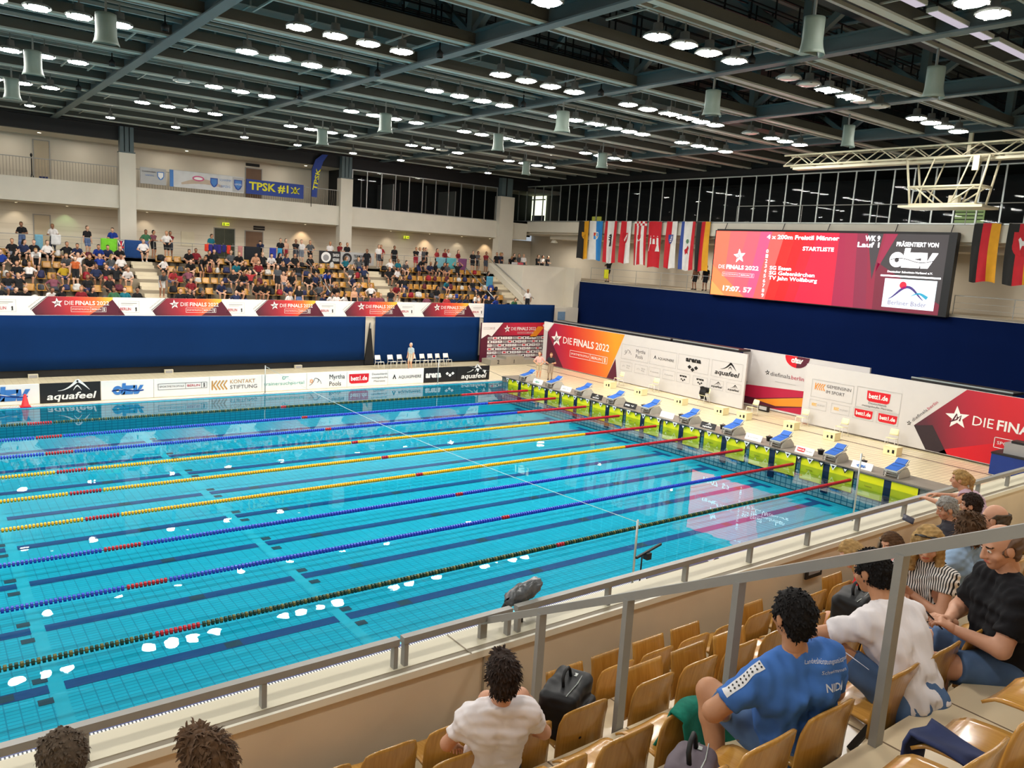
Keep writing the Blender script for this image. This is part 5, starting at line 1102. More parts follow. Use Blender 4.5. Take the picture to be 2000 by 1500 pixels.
# ================================================================== figures: smooth-blended distance fields meshed to one surface
class Field:
    def __init__(s, lo, hi, h):
        s.h = h; s.lo = np.array(lo, float); s.n = np.maximum(4, np.ceil((np.array(hi)-s.lo)/h).astype(int)+1)
        s.F = np.full(s.n, 1.0, np.float32)
    def block(s, lo, hi):
        a = np.clip(((np.array(lo)-s.lo)/s.h).astype(int)-1, 0, s.n-1); b = np.clip(((np.array(hi)-s.lo)/s.h).astype(int)+3, 1, s.n)
        if np.any(b <= a): return None, None
        ax = [s.lo[i]+s.h*np.arange(a[i], b[i]) for i in range(3)]
        return (slice(a[0], b[0]), slice(a[1], b[1]), slice(a[2], b[2])), np.stack(np.meshgrid(*ax, indexing='ij'), -1)
    def put(s, sl, d, k, op='u'):
        f = s.F[sl]
        if op == 'u':
            if k > 0: hh = np.clip(.5+.5*(f-d)/k, 0, 1); s.F[sl] = f*(1-hh)+d*hh-k*hh*(1-hh)
            else: s.F[sl] = np.minimum(f, d)
        elif op == 's': s.F[sl] = np.maximum(f, -d)
    def cone(s, a, b, ra, rb, k=.03, op='u'):
        a = np.array(a, float); b = np.array(b, float); m = max(ra, rb)+.10
        sl, P = s.block(np.minimum(a, b)-m, np.maximum(a, b)+m)
        if sl is None: return
        ab = b-a; L = max(float(ab@ab), 1e-9); t = np.clip(((P-a)@ab)/L, 0, 1)
        s.put(sl, np.linalg.norm(P-a-t[..., None]*ab, axis=-1)-(ra+(rb-ra)*t), k, op)
    def ell(s, c, R, r, k=.02, op='u'):
        c = np.array(c, float); r = np.array(r, float); m = r.max()+.08
        sl, P = s.block(c-m, c+m)
        if sl is None: return
        q = (P-c)@np.array(R).T; kk = np.linalg.norm(q/r, axis=-1); k2 = np.linalg.norm(q/(r*r), axis=-1)+1e-9
        s.put(sl, kk*(kk-1)/k2, k, op)
    def rbox(s, c, hf, r, k=.02, op='u'):
        c = np.array(c, float); hf = np.array(hf, float); sl, P = s.block(c-hf-.1, c+hf+.1)
        if sl is None: return
        q = np.abs(P-c)-(hf-r); s.put(sl, np.linalg.norm(np.maximum(q, 0), axis=-1)+np.minimum(q.max(-1), 0)-r, k, op)
    def all(s): return s.block(s.lo-1, s.lo+s.n*s.h+1)
    def cut(s, p, n):
        sl, P = s.all(); s.F[sl] = np.maximum(s.F[sl], (P-np.array(p))@np.array(n))
    def wrinkle(s, amp, f=30.0, seed=0):
        sl, P = s.all(); R = np.random.RandomState(seed); w_ = 0
        for i in range(5):
            d = R.randn(3); d[2] *= 1.6; d *= f*(.5+.28*i)/np.linalg.norm(d); w_ = w_+np.sin(P@d+R.rand()*6+1.5*np.sin(P@R.randn(3)*9))
        s.F[sl] += (amp*.45*w_).astype(np.float32)
    def mesh(s):
        F = s.F; h = s.h; F[0] = F[-1] = 1; F[:, 0] = F[:, -1] = 1; F[:, :, 0] = F[:, :, -1] = 1
        ins = F < 0; n = np.array(F.shape)
        cn = np.zeros(n-1, np.int8)
        for i in (0, 1):
            for j in (0, 1):
                for k in (0, 1): cn += ins[i:n[0]-1+i, j:n[1]-1+j, k:n[2]-1+k]
        cells = np.argwhere((cn > 0) & (cn < 8)); idx = np.full(n-1, -1, np.int64); idx[tuple(cells.T)] = np.arange(len(cells))
        acc = np.zeros((len(cells), 3)); cnt = np.zeros(len(cells))
        C = [(i, j, k) for i in (0, 1) for j in (0, 1) for k in (0, 1)]
        for p in C:
            for ax in range(3):
                if p[ax]: continue
                q = list(p); q[ax] = 1
                fa = F[tuple((cells+p).T)]; fb = F[tuple((cells+q).T)]; m = (fa < 0) != (fb < 0)
                t = np.where(m, fa/(fa-fb+1e-12), 0); pos = np.array(p, float)+np.zeros((len(cells), 3)); pos[:, ax] += t
                acc[m] += pos[m]; cnt[m] += 1
        V = s.lo+h*(cells+acc/np.maximum(cnt, 1)[:, None])
        quads = []
        for ax in range(3):
            a, b = [(1, 2), (2, 0), (0, 1)][ax]
            sl0 = [slice(None)]*3; sl1 = [slice(None)]*3; sl0[ax] = slice(0, -1); sl1[ax] = slice(1, None)
            x0 = ins[tuple(sl0)]; x1 = ins[tuple(sl1)]; E_ = np.argwhere(x0 != x1)
            E_ = E_[(E_[:, a] > 0) & (E_[:, b] > 0) & (E_[:, a] < n[a]-1) & (E_[:, b] < n[b]-1)]
            fl = x0[tuple(E_.T)]; da = np.zeros(3, int); da[a] = 1; db = np.zeros(3, int); db[b] = 1
            Q = np.stack([idx[tuple((E_-da-db).T)], idx[tuple((E_-db).T)], idx[tuple(E_.T)], idx[tuple((E_-da).T)]], 1)
            Q[~fl] = Q[~fl][:, ::-1]; quads.append(Q)
        return V, np.concatenate(quads)
def mesh_obj(name, parts, parent=None, link=True):
    """parts: list of (V, Q, material list or material, face index array or None)"""
    vs = []; fs = []; mi = []; mats = []; off = 0
    for V, Q, m, fi in parts:
        ms = m if isinstance(m, list) else [m]; base = []
        for q in ms:
            if q not in mats: mats.append(q)
            base.append(mats.index(q))
        vs.append(V); fs.append(Q+off); off += len(V); mi.append(np.array(base)[fi] if fi is not None else np.full(len(Q), base[0]))
    V = np.concatenate(vs); Q = np.concatenate(fs); M = np.concatenate(mi)
    me = bpy.data.meshes.new(name); me.vertices.add(len(V)); me.vertices.foreach_set('co', V.astype(np.float32).ravel())
    me.loops.add(Q.size); me.loops.foreach_set('vertex_index', Q.astype(np.int32).ravel())
    me.polygons.add(len(Q)); me.polygons.foreach_set('loop_start', np.arange(0, Q.size, 4, dtype=np.int32)); 
    me.update(calc_edges=True)
    for m in mats: me.materials.append(m)
    me.polygons.foreach_set('material_index', M.astype(np.int32)); me.polygons.foreach_set('use_smooth', np.ones(len(Q), bool)); me.update()
    o = bpy.data.objects.new(name, me)
    if link: COL.objects.link(o)
    if parent: o.parent = parent
    return o
def data_only(o):
    me = o.data; bpy.data.objects.remove(o); return me
def ik(a, t, l1, l2, pole):
    a = np.array(a, float); t = np.array(t, float); d = t-a; L = np.linalg.norm(d); L2 = min(max(L, abs(l1-l2)+.01), l1+l2-.003); u = d/L
    x = (l1*l1-l2*l2+L2*L2)/(2*L2); hh = math.sqrt(max(l1*l1-x*x, 0)); pl = np.array(pole, float); pl = pl-u*(pl@u); pl /= np.linalg.norm(pl)+1e-9
    return a+u*x+pl*hh, a+u*L2
def rotz(v, a): c, s = math.cos(a), math.sin(a); return np.array([v[0]*c-v[1]*s, v[0]*s+v[1]*c, v[2]])
def sit(lean=.1, side=0.0, twist=0.0, head=(0, .1), hands=((-.15, .35, .60), (.15, .35, .60)), feet=((-.11, .50, .08), (.11, .50, .08)), hip=(0, .18, .53), S=1.0, epole=((-1, -.4, -.5), (1, -.4, -.5)), kpole=((-.25, 1, .9), (.25, 1, .9))):
    """joints of a seated (or standing) figure, facing +y, floor at z=0; head = (yaw, pitch down)"""
    J = {}; H = np.array(hip, float); s = np.array([math.sin(side), math.sin(lean), 0]); s[2] = math.sqrt(max(.05, 1-s@s))
    J['H'] = H; J['W'] = H+.16*S*s; J['C'] = H+.34*S*s+np.array([0, -.01, 0]); SCn = H+.47*S*s; J['S'] = SCn; J['N'] = H+.53*S*s
    x = rotz((1, 0, 0), twist); x = x-s*(x@s); x /= np.linalg.norm(x); J['x'] = x
    J['sl'] = SCn-.178*S*x-.035*S*s; J['sr'] = SCn+.178*S*x-.035*S*s
    yw, pt = head; f = rotz((0, math.cos(pt), -math.sin(pt)), yw+twist); u = rotz((0, math.sin(pt), math.cos(pt)), yw+twist)
    J['f'] = f; J['u'] = u; J['r'] = np.cross(f, u); J['hd'] = J['N']+.06*S*s+.105*S*u+.03*f
    for i, c in enumerate('lr'):
        J['e'+c], J['w'+c] = ik(J['s'+c], hands[i], .285*S, .25*S, epole[i])
        hp = H+np.array([(-.09, .09)[i]*S, 0, -.02]); J['h'+c] = hp
        J['k'+c], J['a'+c] = ik(hp, feet[i], .43*S, .41*S, kpole[i])
    J['S_'] = S; return J
def lerp(a, b, t): return np.array(a)*(1-t)+np.array(b)*t
SKIN = {}
def skin(c): return mat('skin %d %d %d' % c, c, .5, .04, 9, spec=.35)
M_eyew = mat('eye white', (225, 220, 212), .3); M_eyed = mat('eye iris', (40, 28, 22), .2); 
def head_mesh(J, msk, mlip, s=1.0):
    hd, f, u, r = J['hd'], J['f'], J['u'], J['r']; R = np.array([r, f, u])
    F = Field(hd-.20*s, hd+.20*s, .0062); P = lambda a, b, c: hd+s*(a*r+b*f+c*u)
    F.ell(P(0, -.012, .025), R, np.array((.075, .094, .096))*s, 0); F.ell(P(0, .022, -.045), R, np.array((.058, .068, .072))*s, .03)
    F.cone(P(0, .058, -.092), P(0, .062, -.09), .026*s, .026*s, .025); F.cone(P(-.035, .066, .030), P(.035, .066, .030), .017*s, .017*s, .015)
    F.cone(P(0, .090, .012), P(0, .105, -.026), .009*s, .015*s, .010); F.cone(P(-.012, .094, -.030), P(.012, .094, -.030), .010*s, .010*s, .008)
    for sx in (-1, 1):
        F.ell(P(sx*.032, .096, .008), R, np.array((.018, .016, .011))*s, 0, 's'); F.ell(P(sx*.032, .073, .008), R, np.array((.013, .013, .013))*s, .003)
        F.ell(P(sx*.080, -.008, -.008), R, np.array((.011, .022, .034))*s, .006); F.ell(P(sx*.045, .055, -.03), R, np.array((.022, .024, .022))*s, .02)
    F.cone(P(-.018, .086, -.060), P(.018, .086, -.060), .009*s, .009*s, .008); F.cone(P(0, -.02, -.06), P(0, -.028, -.14), .054*s, .050*s, .02)
    V, Q = F.mesh(); c = V[Q].mean(1)-hd; a = c@r/s; b = c@f/s; z = c@u/s; fi = np.zeros(len(Q), int)
    fi[(b > .075) & (abs(z+.061) < .0085) & (abs(a) < .024)] = 1
    for sx in (-1, 1):
        d2 = (a-sx*.032)**2+(z-.008)**2; fi[(b > .05) & (d2 < .0125**2) & (abs(z-.008) < .0085)] = 2; fi[(b > .05) & (d2 < .0062**2)] = 3
        fi[(b > .05) & (abs(z-.031) < .004) & (abs(a-sx*.034) < .020)] = 3
    return V, Q, [msk, mlip, M_eyew, M_eyed], fi
def hand_mesh(wr, dr, up, msk, curl=.6, s=1.0, side=1, grip=.0):
    """palm, four unequal bent fingers and a thumb from its side"""
    d = np.array(dr, float); d /= np.linalg.norm(d); n = np.array(up, float); n = n-d*(n@d); n /= np.linalg.norm(n); x = np.cross(d, n)*side; wr = np.array(wr, float)
    F = Field(wr-.20, wr+.20, .0055); P = lambda a, b, c: wr+s*(a*x+b*d+c*n)
    F.cone(P(0, -.05, 0), P(0, .02, 0), .027*s, .026*s, 0)
    for a in (-.028, -.009, .010, .028): F.cone(P(a*.5, .01, 0), P(a, .080, 0), .016*s, .013*s, .014)
    for a, L in ((-.030, .062), (-.010, .074), (.010, .080), (.030, .072)):
        p = P(a, .082, 0); ang = curl*.5; q = lambda p, ang, l: p+s*l*(math.cos(ang)*d-math.sin(ang)*n)
        p1 = q(p, ang, L*.45); p2 = q(p1, ang+curl, L*.32); p3 = q(p2, ang+1.7*curl, L*.24)
        F.cone(p, p1, .0095*s, .0088*s, .004); F.cone(p1, p2, .0088*s, .0080*s, .003); F.cone(p2, p3, .0080*s, .0070*s, .003)
    t0 = P(.022, .018, -.004); t1 = P(.052, .050, -.014); t2 = P(.056, .080, -.024-.02*grip); t3 = P(.048, .102, -.030-.03*grip)
    F.cone(t0, t1, .016*s, .0115*s, .010); F.cone(t1, t2, .0108*s, .0098*s, .004); F.cone(t2, t3, .0098*s, .0078*s, .003)
    V, Q = F.mesh(); return V, Q, msk, None
def make_person(label, loc, rz, J, sk, shirt, pants, hair, shoes, sleeve=.62, leg=.72, hairstyle='short', hs=1.0, group=None, bulk=1.0, seed=1, hands=True, tank=False, handdir=None, curl=(.6, .6), fold=.0055, extra_hair=0.0):
    msk = skin(sk); mlip = mat('lip %d %d %d' % sk, (min(255, sk[0]), int(sk[1]*.72), int(sk[2]*.72)), .45)
    S = J['S_']; B = bulk; pts = np.array([J[k] for k in ('H', 'S', 'hd', 'el', 'er', 'wl', 'wr', 'kl', 'kr', 'al', 'ar', 'sl', 'sr')])
    lo = pts.min(0)-.27; hi = pts.max(0)+.27; x = J['x']
    def torso(F, g, k):
        for sx in (-1, 1):
            F.cone(J['H']+sx*.075*S*x, J['W']+sx*.070*S*x*B, (.098*B+g)*S, (.085*B+g)*S, k); F.cone(J['W']+sx*.070*S*x*B, J['C']+sx*.085*S*x*B, (.085*B+g)*S, (.092*B+g)*S, k)
            F.cone(J['C']+sx*.085*S*x, J['S']+sx*.10*S*x, (.092*B+g)*S, (.062+g)*S, k)
        F.cone(J['sl'], J['sr'], (.058+g)*S, (.058+g)*S, k)
        for c in 'lr': F.cone(lerp(J['N'], J['S'], .2), lerp(J['S'], J['s'+c], .8), (.040+g)*S, (.044+g)*S, k)
    def arm(F, g, t0, t1, k):
        for c in 'lr':
            A, E_, Wr = J['s'+c], J['e'+c], J['w'+c]
            if t1 <= 1: F.cone(A, lerp(A, E_, t1), (.055*B+g)*S, (.055*B-.010*t1+g)*S, k)
            else: F.cone(A, E_, (.054*B+g)*S, (.043*B+g)*S, k); F.cone(E_, Wr, (.043*B+g)*S, (.029+g)*S, k)
    def legs(F, g, t1, k):
        for c in 'lr':
            A, K, N_ = J['h'+c], J['k'+c], J['a'+c]
            if t1 <= 1: F.cone(A, lerp(A, K, t1), (.090*B+g)*S, (.090*B-.030*t1+g)*S, k)
            else: F.cone(A, K, (.088*B+g)*S, (.058*B+g)*S, k); m = lerp(K, N_, .3); F.cone(K, m, (.056*B+g)*S, (.056*B+g)*S, k); F.cone(m, N_, (.056*B+g)*S, (.036+g)*S, k)
    F = Field(lo, hi, .0135)
    torso(F, -.006, .05); F.cone(J['N'], J['hd'], .056*S, .054*S, .03); arm(F, 0, 0, 2, .02); legs(F, 0, 2, .02)
    foot = {}
    for c in 'lr':
        d = J['f']*0+rotz((0, 1, 0), 0); kd = J['k'+c]-J['a'+c]; fd = np.array([d[0]+(J['a'+c][0]-J['h'+c][0])*.8, 1.0, -.25]); fd /= np.linalg.norm(fd); foot[c] = fd
        F.cone(J['a'+c]+np.array([0, -.03, -.03]), J['a'+c]+fd*.15+np.array([0, 0, -.03]), .036*S, .030*S, .02)
    V, Q = F.mesh(); parts = [(V, Q, msk, None), head_mesh(J, msk, mlip, hs)]
    if hands:
        for i, c in enumerate('lr'):
            dr = J['w'+c]-J['e'+c] if handdir is None or handdir[i] is None else np.array(handdir[i][0])
            up = (0, .3, 1) if handdir is None or handdir[i] is None else handdir[i][1]
            parts.append(hand_mesh(J['w'+c], dr, up, msk, curl[i], .98*S, 1 if c == 'l' else -1, .5))
    o = mesh_obj('person', parts); o.location = loc; o.rotation_euler = (0, 0, rz); tag(o, label, 'person', group)
    if shirt:
        F = Field(lo, hi, .0125); torso(F, .010, .06)
        if not tank: arm(F, .014, 0, sleeve, .04)
        F.wrinkle(fold, 34, seed); F.wrinkle(fold*1.1, 75, seed+2); _s = (J['N']-J['S'])/np.linalg.norm(J['N']-J['S']); F.cut(J['N']+.022*_s, _s)
        # neck opening, hem, sleeve ends
        F.cone(J['N']+.060*J['u'], J['hd'], .062*S, .066*S, 0, 's')
        if tank:
            for c in 'lr': F.cone(J['s'+c]+(.02*x if c == 'r' else -.02*x), J['e'+c], .085*S, .07*S, 0, 's')
        dn = J['H']-J['W']; dn /= np.linalg.norm(dn); F.cut(J['H']+dn*.045, dn)
        if not tank:
            sl, P = F.all()
            for c in 'lr':
                a, e = J['s'+c], J['e'+c]; d = (e-a)/np.linalg.norm(e-a); q = a+d*.285*S*sleeve; v = P-q; ax = v@d
                near = np.linalg.norm(v-ax[..., None]*d, axis=-1) < .10; m = near & (ax > 0) & (ax < .10); F.F[sl] = np.where(m, np.maximum(F.F[sl], ax), F.F[sl])
        V, Q = F.mesh(); mesh_obj('shirt', [(V, Q, shirt, None)], o)
    if pants:
        F = Field(lo, hi, .0125)
        for sx in (-1, 1): F.cone(J['H']+sx*.075*S*x, lerp(J['H'], J['W'], .5)+sx*.07*S*x, (.103*B)*S, (.092*B)*S, .05)
        legs(F, .012, leg, .035); F.wrinkle(.004, 30, seed+5)
        if leg <= 1:
            sl, P = F.all()
            for c in 'lr':
                a, e = J['h'+c], J['k'+c]; d = (e-a)/np.linalg.norm(e-a); q = a+d*.43*S*leg; v = P-q; ax = v@d
                m = (np.linalg.norm(v-ax[..., None]*d, axis=-1) < .13) & (ax > 0) & (ax < .14); F.F[sl] = np.where(m, np.maximum(F.F[sl], ax), F.F[sl])
        V, Q = F.mesh(); mesh_obj('trousers' if leg > 1 else 'shorts', [(V, Q, pants, None)], o)
    if shoes:
        for c in 'lr':
            a = J['a'+c]; fd = foot[c]; F = Field(a-.3, a+.3, .011)
            F.cone(a+np.array([0, -.035, -.035]), a+fd*.16+np.array([0, 0, -.038]), .046*S, .040*S, 0); F.cone(a+np.array([0, -.02, 0]), a+np.array([0, -.02, -.03]), .048*S, .045*S, .03)
            F.cut(a+np.array([0, 0, .02]), (0, 0, 1)); F.cut(a+np.array([0, 0, -.075]), (0, 0, -1)); V, Q = F.mesh(); mesh_obj('shoe', [(V, Q, shoes, None)], o)
    if hair:
        hd, f, u, r = J['hd'], J['f'], J['u'], J['r']; R = np.array([r, f, u]); s = hs; P0 = lambda a, b, c: hd+s*(a*r+b*f+c*u)
        F = Field(hd-.38 if hairstyle in ('long', 'pony', 'curly') else hd-.2, hd+.22, .0085 if hairstyle in ('long', 'pony', 'curly') else .0068); g = .016+extra_hair
        F.ell(P0(0, -.016, .030+.3*extra_hair), R, np.array((.075+g, .094+g, .092+g))*s, 0)
        F.ell(P0(0, -.055, -.03), R, np.array((.062+g*.6, .05, .075))*s, .03)
        if hairstyle in ('quiff',): F.ell(P0(0, .05, .115), R, np.array((.06, .05, .03))*s, .03)
        if hairstyle == 'curly': F.ell(P0(0, -.03, -.03), R, np.array((.12, .10, .12))*s, .04)
        if hairstyle == 'long':
            for sx in (-1, 1): F.cone(P0(sx*.07, -.01, .03), P0(sx*.10, .035, -.20), .040*s, .042*s, .04); F.cone(P0(sx*.05, -.07, 0), P0(sx*.07, -.06, -.22), .055*s, .05*s, .04)
        if hairstyle == 'pony': F.cone(P0(0, -.11, .06), P0(0, -.15, .0), .03*s, .034*s, .02); F.cone(P0(0, -.15, 0), P0(.02, -.13, -.20), .036*s, .018*s, .02)
        F.wrinkle(.0028 if hairstyle != 'curly' else .012, 62, seed+9); F.wrinkle(.004, 150, seed+19)
        sl, P = F.all(); c = P-hd; a = c@r/s; b = c@f/s; z = c@u/s
        face = np.minimum(b-.030-.25*np.maximum(z, -.05), .062+.1*b-z)   # in front of the ears and below the hairline
        fw = .070 if hairstyle != 'long' else .062; face = np.minimum(face, fw-abs(a)); F.F[sl] = np.maximum(F.F[sl], face*s)
        ear = np.sqrt((a*0+abs(a)-.09)**2+(b+.004)**2+(z+.012)**2)-.034
        if hairstyle in ('short', 'quiff', 'bald'): F.F[sl] = np.maximum(F.F[sl], -ear*s); F.F[sl] = np.maximum(F.F[sl], -(z+.095)*s)
        if hairstyle == 'bald': F.F[sl] = np.maximum(F.F[sl], (z-.055+.9*np.maximum(b+.03, 0))*s)
        V, Q = F.mesh()
        if len(Q):
            parts = [(V, Q, hair, None)]
            if hairstyle not in ('bald', 'long', 'pony'):
                Rr = np.random.RandomState(seed+40); fn = np.cross(V[Q[:, 2]]-V[Q[:, 0]], V[Q[:, 3]]-V[Q[:, 1]]); fn /= np.linalg.norm(fn, axis=1)[:, None]+1e-9; fc = V[Q].mean(1); TV = []; TQ = []
                for q in Rr.choice(len(Q), min(len(Q), 620), False):
                    p, n_ = fc[q], fn[q]; b_ = (p-hd)@f; fl = -u*.9+f*(.5 if b_ > .02 else -.25)+Rr.randn(3)*.28; fl -= n_*(fl@n_); fl /= np.linalg.norm(fl)+1e-9; sd = np.cross(fl, n_); L_ = Rr.uniform(.018, .040)*(1.5 if hairstyle == 'curly' else (.62 if hairstyle == 'short' else 1)); w_ = Rr.uniform(.004, .008); lift = Rr.uniform(.001, .010)*(2.2 if hairstyle in ('quiff', 'curly') else 1)
                    a0 = p-n_*.003; a1 = p+fl*L_*.5+n_*(lift*.8+.002); a2 = p+fl*L_+n_*lift; k0 = len(TV)*6; TV.append([a0-sd*w_, a0+sd*w_, a1+sd*w_*.8, a1-sd*w_*.8, a2+sd*w_*.2, a2-sd*w_*.2]); TQ += [[k0, k0+1, k0+2, k0+3], [k0+3, k0+2, k0+4, k0+5]]
                parts.append((np.array(TV).reshape(-1, 3), np.array(TQ), hair, None))
            mesh_obj('hair', parts, o)
    return o
# ---------------------------------------------------------------- small figures for the far stand (one surface each, shared by copies)
C_SK, C_SH, C_PT, C_HR, C_SO = (mat('crowd skin', (206, 156, 124), .6), mat('crowd top', (40, 40, 44), .8), mat('crowd legwear', (40, 40, 46), .8), mat('crowd hair', (40, 28, 20), .8), mat('crowd shoe', (220, 216, 210), .7))
def small_figure(J, legt=.7, sleeve=.6, h=.032, longhair=False, tank=False):
    pts = np.array([J[k] for k in ('H', 'S', 'hd', 'el', 'er', 'wl', 'wr', 'kl', 'kr', 'al', 'ar')]); F = Field(pts.min(0)-.25, pts.max(0)+.25, h); prims = []
    def c(a, b, ra, rb, t, k=.03): F.cone(a, b, ra, rb, k); prims.append((np.array(a), np.array(b), ra, rb, t))
    x = J['x']; S = J['S_']
    for sx in (-1, 1): c(J['H']+sx*.07*x, J['W']+sx*.07*x, .10, .09, 2 if sx else 2, .05); c(J['W']+sx*.07*x, J['C']+sx*.085*x, .095, .10, 1, .05); c(J['C']+sx*.085*x, J['S']+sx*.1*x, .095, .07, 1, .05)
    c(J['sl'], J['sr'], .06, .06, 1); c(J['N'], J['hd'], .055, .055, 0)
    for q in 'lr':
        m = lerp(J['s'+q], J['e'+q], sleeve); c(J['s'+q], m, .062, .058, 0 if tank else 1); c(m, J['e'+q], .048, .045, 0); c(J['e'+q], J['w'+q], .045, .034, 0); d = J['w'+q]-J['e'+q]; d /= np.linalg.norm(d); c(J['w'+q], J['w'+q]+d*.11, .036, .028, 0)
        m = lerp(J['h'+q], J['k'+q], min(legt, 1)); c(J['h'+q], m, .095, .08, 2); c(m, J['k'+q], .066, .060, 0 if legt <= 1 else 2); c(J['k'+q], J['a'+q], .056, .04, 0 if legt <= 1 else 2); c(J['a'+q]+np.array([0, -.03, -.03]), J['a'+q]+np.array([0, .15, -.04]), .045, .04, 4)
    hd, f, u = J['hd'], J['f'], J['u']; c(hd+.02*u+.01*f, hd-.05*u+.025*f, .092, .075, 0, .02); c(hd+.05*u-.035*f, hd-.02*u-.045*f, .092, .085, 3, .02); c(hd+.09*f-.0*u, hd+.105*f-.02*u, .02, .022, 0, .01)
    if longhair: c(hd+.02*u-.06*f, hd-.22*u-.08*f, .085, .07, 3, .02)
    V, Q = F.mesh(); ce = V[Q].mean(1); best = np.full(len(Q), 9.0); tg = np.zeros(len(Q), int)
    for a, b, ra, rb, t in prims:
        ab = b-a; L = max(ab@ab, 1e-9); tt = np.clip((ce-a)@ab/L, 0, 1); d = np.linalg.norm(ce-a-tt[:, None]*ab, axis=1)-(ra+(rb-ra)*tt)-(.004 if t in (1, 2, 3) else 0); m = d < best; best[m] = d[m]; tg[m] = t
    return data_only(mesh_obj('person', [(V, Q, [C_SK, C_SH, C_PT, C_HR, C_SO], tg)], link=False))
FIG = {}
def stand(**k):
    a = dict(lean=.03, hip=(0, 0, .92), feet=((-.10, 0, .08), (.10, .06, .08)), hands=((-.25, .06, .82), (.25, .06, .82)), epole=((-.6, -1, 0), (.6, -1, 0)), kpole=((0, 1, 0), (0, 1, 0))); a.update(k); return sit(**a)
POSES = {
 'sit': (sit(lean=.02), {}), 'sit_lean': (sit(lean=.5, head=(0, .3), hands=((-.08, .50, .55), (.08, .50, .55))), {}),
 'sit_back': (sit(lean=-.28, head=(.3, 0), hands=((-.3, .1, .55), (.3, .1, .55)), feet=((-.2, .62, .08), (.16, .66, .08)), kpole=((-.5, 1, .7), (.5, 1, .7))), {}),
 'sit_side': (sit(lean=.12, twist=.5, head=(.5, .25), hands=((-.1, .35, .62), (.2, .3, .6)), feet=((-.05, .55, .08), (.2, .45, .08))), dict(longhair=True)),
 'sit_up': (sit(lean=-.05, hands=((-.26, .05, 1.28), (.26, .05, 1.28)), epole=((-1, .3, .2), (1, .3, .2))), dict(legt=.5)),
 'stand': (stand(), {}), 'stand_cross': (stand(hands=((.08, .22, 1.16), (-.08, .22, 1.10)), head=(.3, .15)), {}), 'stand_hip': (stand(hands=((-.17, .08, .98), (.17, .08, .98)), epole=((-1, -.4, 0), (1, -.4, 0)), head=(-.4, .1)), dict(longhair=True)),
 'stand_bend': (stand(lean=.85, hands=((-.14, .55, .62), (.14, .5, .6)), head=(0, .8)), {}), 'stand_up': (stand(hands=((-.2, .1, 1.72), (.22, .1, 1.2)), epole=((-1, .2, .3), (1, -.4, 0)), head=(0, -.1)), dict(legt=.5)),
 'stand_pants': (stand(hands=((-.16, .25, 1.1), (.16, .25, 1.08)), head=(0, .4)), dict(legt=1.2)), 'stand_bare': (stand(hands=((-.27, .0, .85), (.27, .05, .85))), dict(tank=True, sleeve=.3)),
 'walk': (stand(feet=((-.09, .26, .10), (.09, -.22, .12)), hands=((-.24, -.12, .86), (.24, .22, .92))), dict(legt=.75))}
def small_person(pose, loc, rz, cols, label, group=None, fine=False):
    k = (pose, fine)
    if k not in FIG: J, kw = POSES[pose]; FIG[k] = small_figure(J, h=.021 if fine else .032, **kw)
    o = bpy.data.objects.new('person', FIG[k]); COL.objects.link(o); o.location = loc; o.rotation_euler = (0, 0, rz)
    names = ('crowd skin', 'crowd top', 'crowd legwear', 'crowd hair', 'crowd shoe')
    for i, c in enumerate(cols):
        o.material_slots[i].link = 'OBJECT'; o.material_slots[i].material = mat('%s %d %d %d' % ((names[i],)+tuple(c)), c, (.6, .85, .85, .7, .7)[i], .05, 6)
    return tag(o, label, 'person', group)
# ================================================================== seats
M_wood = woodmat('seat plywood', (200, 148, 68), (178, 124, 50)); M_bracket = mat('seat bracket black', (28, 26, 26), .5)
def near_seat(folded):
    t = empty('stadium_seat')
    def back(u, v):
        x = (u-.5); wdt = .47-.05*max(0, v-.75)*4*abs(2*x)**2; zt = .36+.40*v-.035*max(0, v-.6)*2.5*abs(2*x)**3
        return (x*wdt, .030*(4*x*x)-.005-.045*v*v, zt)
    b = MB(); b.grid(back, 14, 12, M_wood, True, .014); b.build('backrest', t)
    def pan(u, v):
        x = (u-.5)*(.45-.03*v); return (x, .04+.36*v, .43+.015*math.cos(PI*(v-.3))-.04*max(0, v-.8)**1.3*8+.018*(2*(u-.5))**2)
    def panf(u, v):
        x = (u-.5)*(.45-.03*v); return (x, .08+.05*v*v, .40+.40*v)
    b = MB(); b.grid(panf if folded else pan, 12, 12, M_wood, True, .016); b.build('seat', t)
    b = MB(); b.box((-.16, -.02, .30), (.16, .05, .38), M_bracket); b.bar((.12, .10, .40 if not folded else .36), (.16, .30, .0), .03, .04, M_bracket); b.bar((-.12, .0, .36), (-.12, -.07, .30), .04, .04, M_bracket); b.build('bracket', t)
    return t
SEAT = {}
OCC_N = []
NEDGE = {'A': -8.2, 'B': -9.11, 'C': -10.02, 'D': -10.93, 'E': -11.84}; NFL = {'A': 3.27, 'B': 3.74, 'C': 4.21, 'D': 4.68, 'E': 5.15}
RNAME = {'A': 'front', 'B': 'second', 'C': 'third', 'D': 'fourth', 'E': 'fifth'}
def place_near(row, side, i):
    x = -25.02-.54*i if side == 'l' else -24.28+.54*i
    fold = (row == 'A' and side == 'r' and i in (0, 1, 2, 3, 5, 8)) or (row == 'B' and side == 'r' and i in (0, 1, 2, 6)) or (row == 'C' and side == 'r' and i in (3,))
    if fold in SEAT: t = dup(SEAT[fold])
    else: t = SEAT[fold] = near_seat(fold)
    near(t); t.location = (x, NEDGE[row]+.07, NFL[row]); t.rotation_euler = (0, 0, R0.uniform(-.02, .02))
    tag(t, 'wooden seat, pan %s, %s row of near stand, %s %s of stair railing' % ('folded up' if fold else 'down', RNAME[row], ordn(i+1), 'left' if side == 'l' else 'right'), 'seat', 'near stand seats')
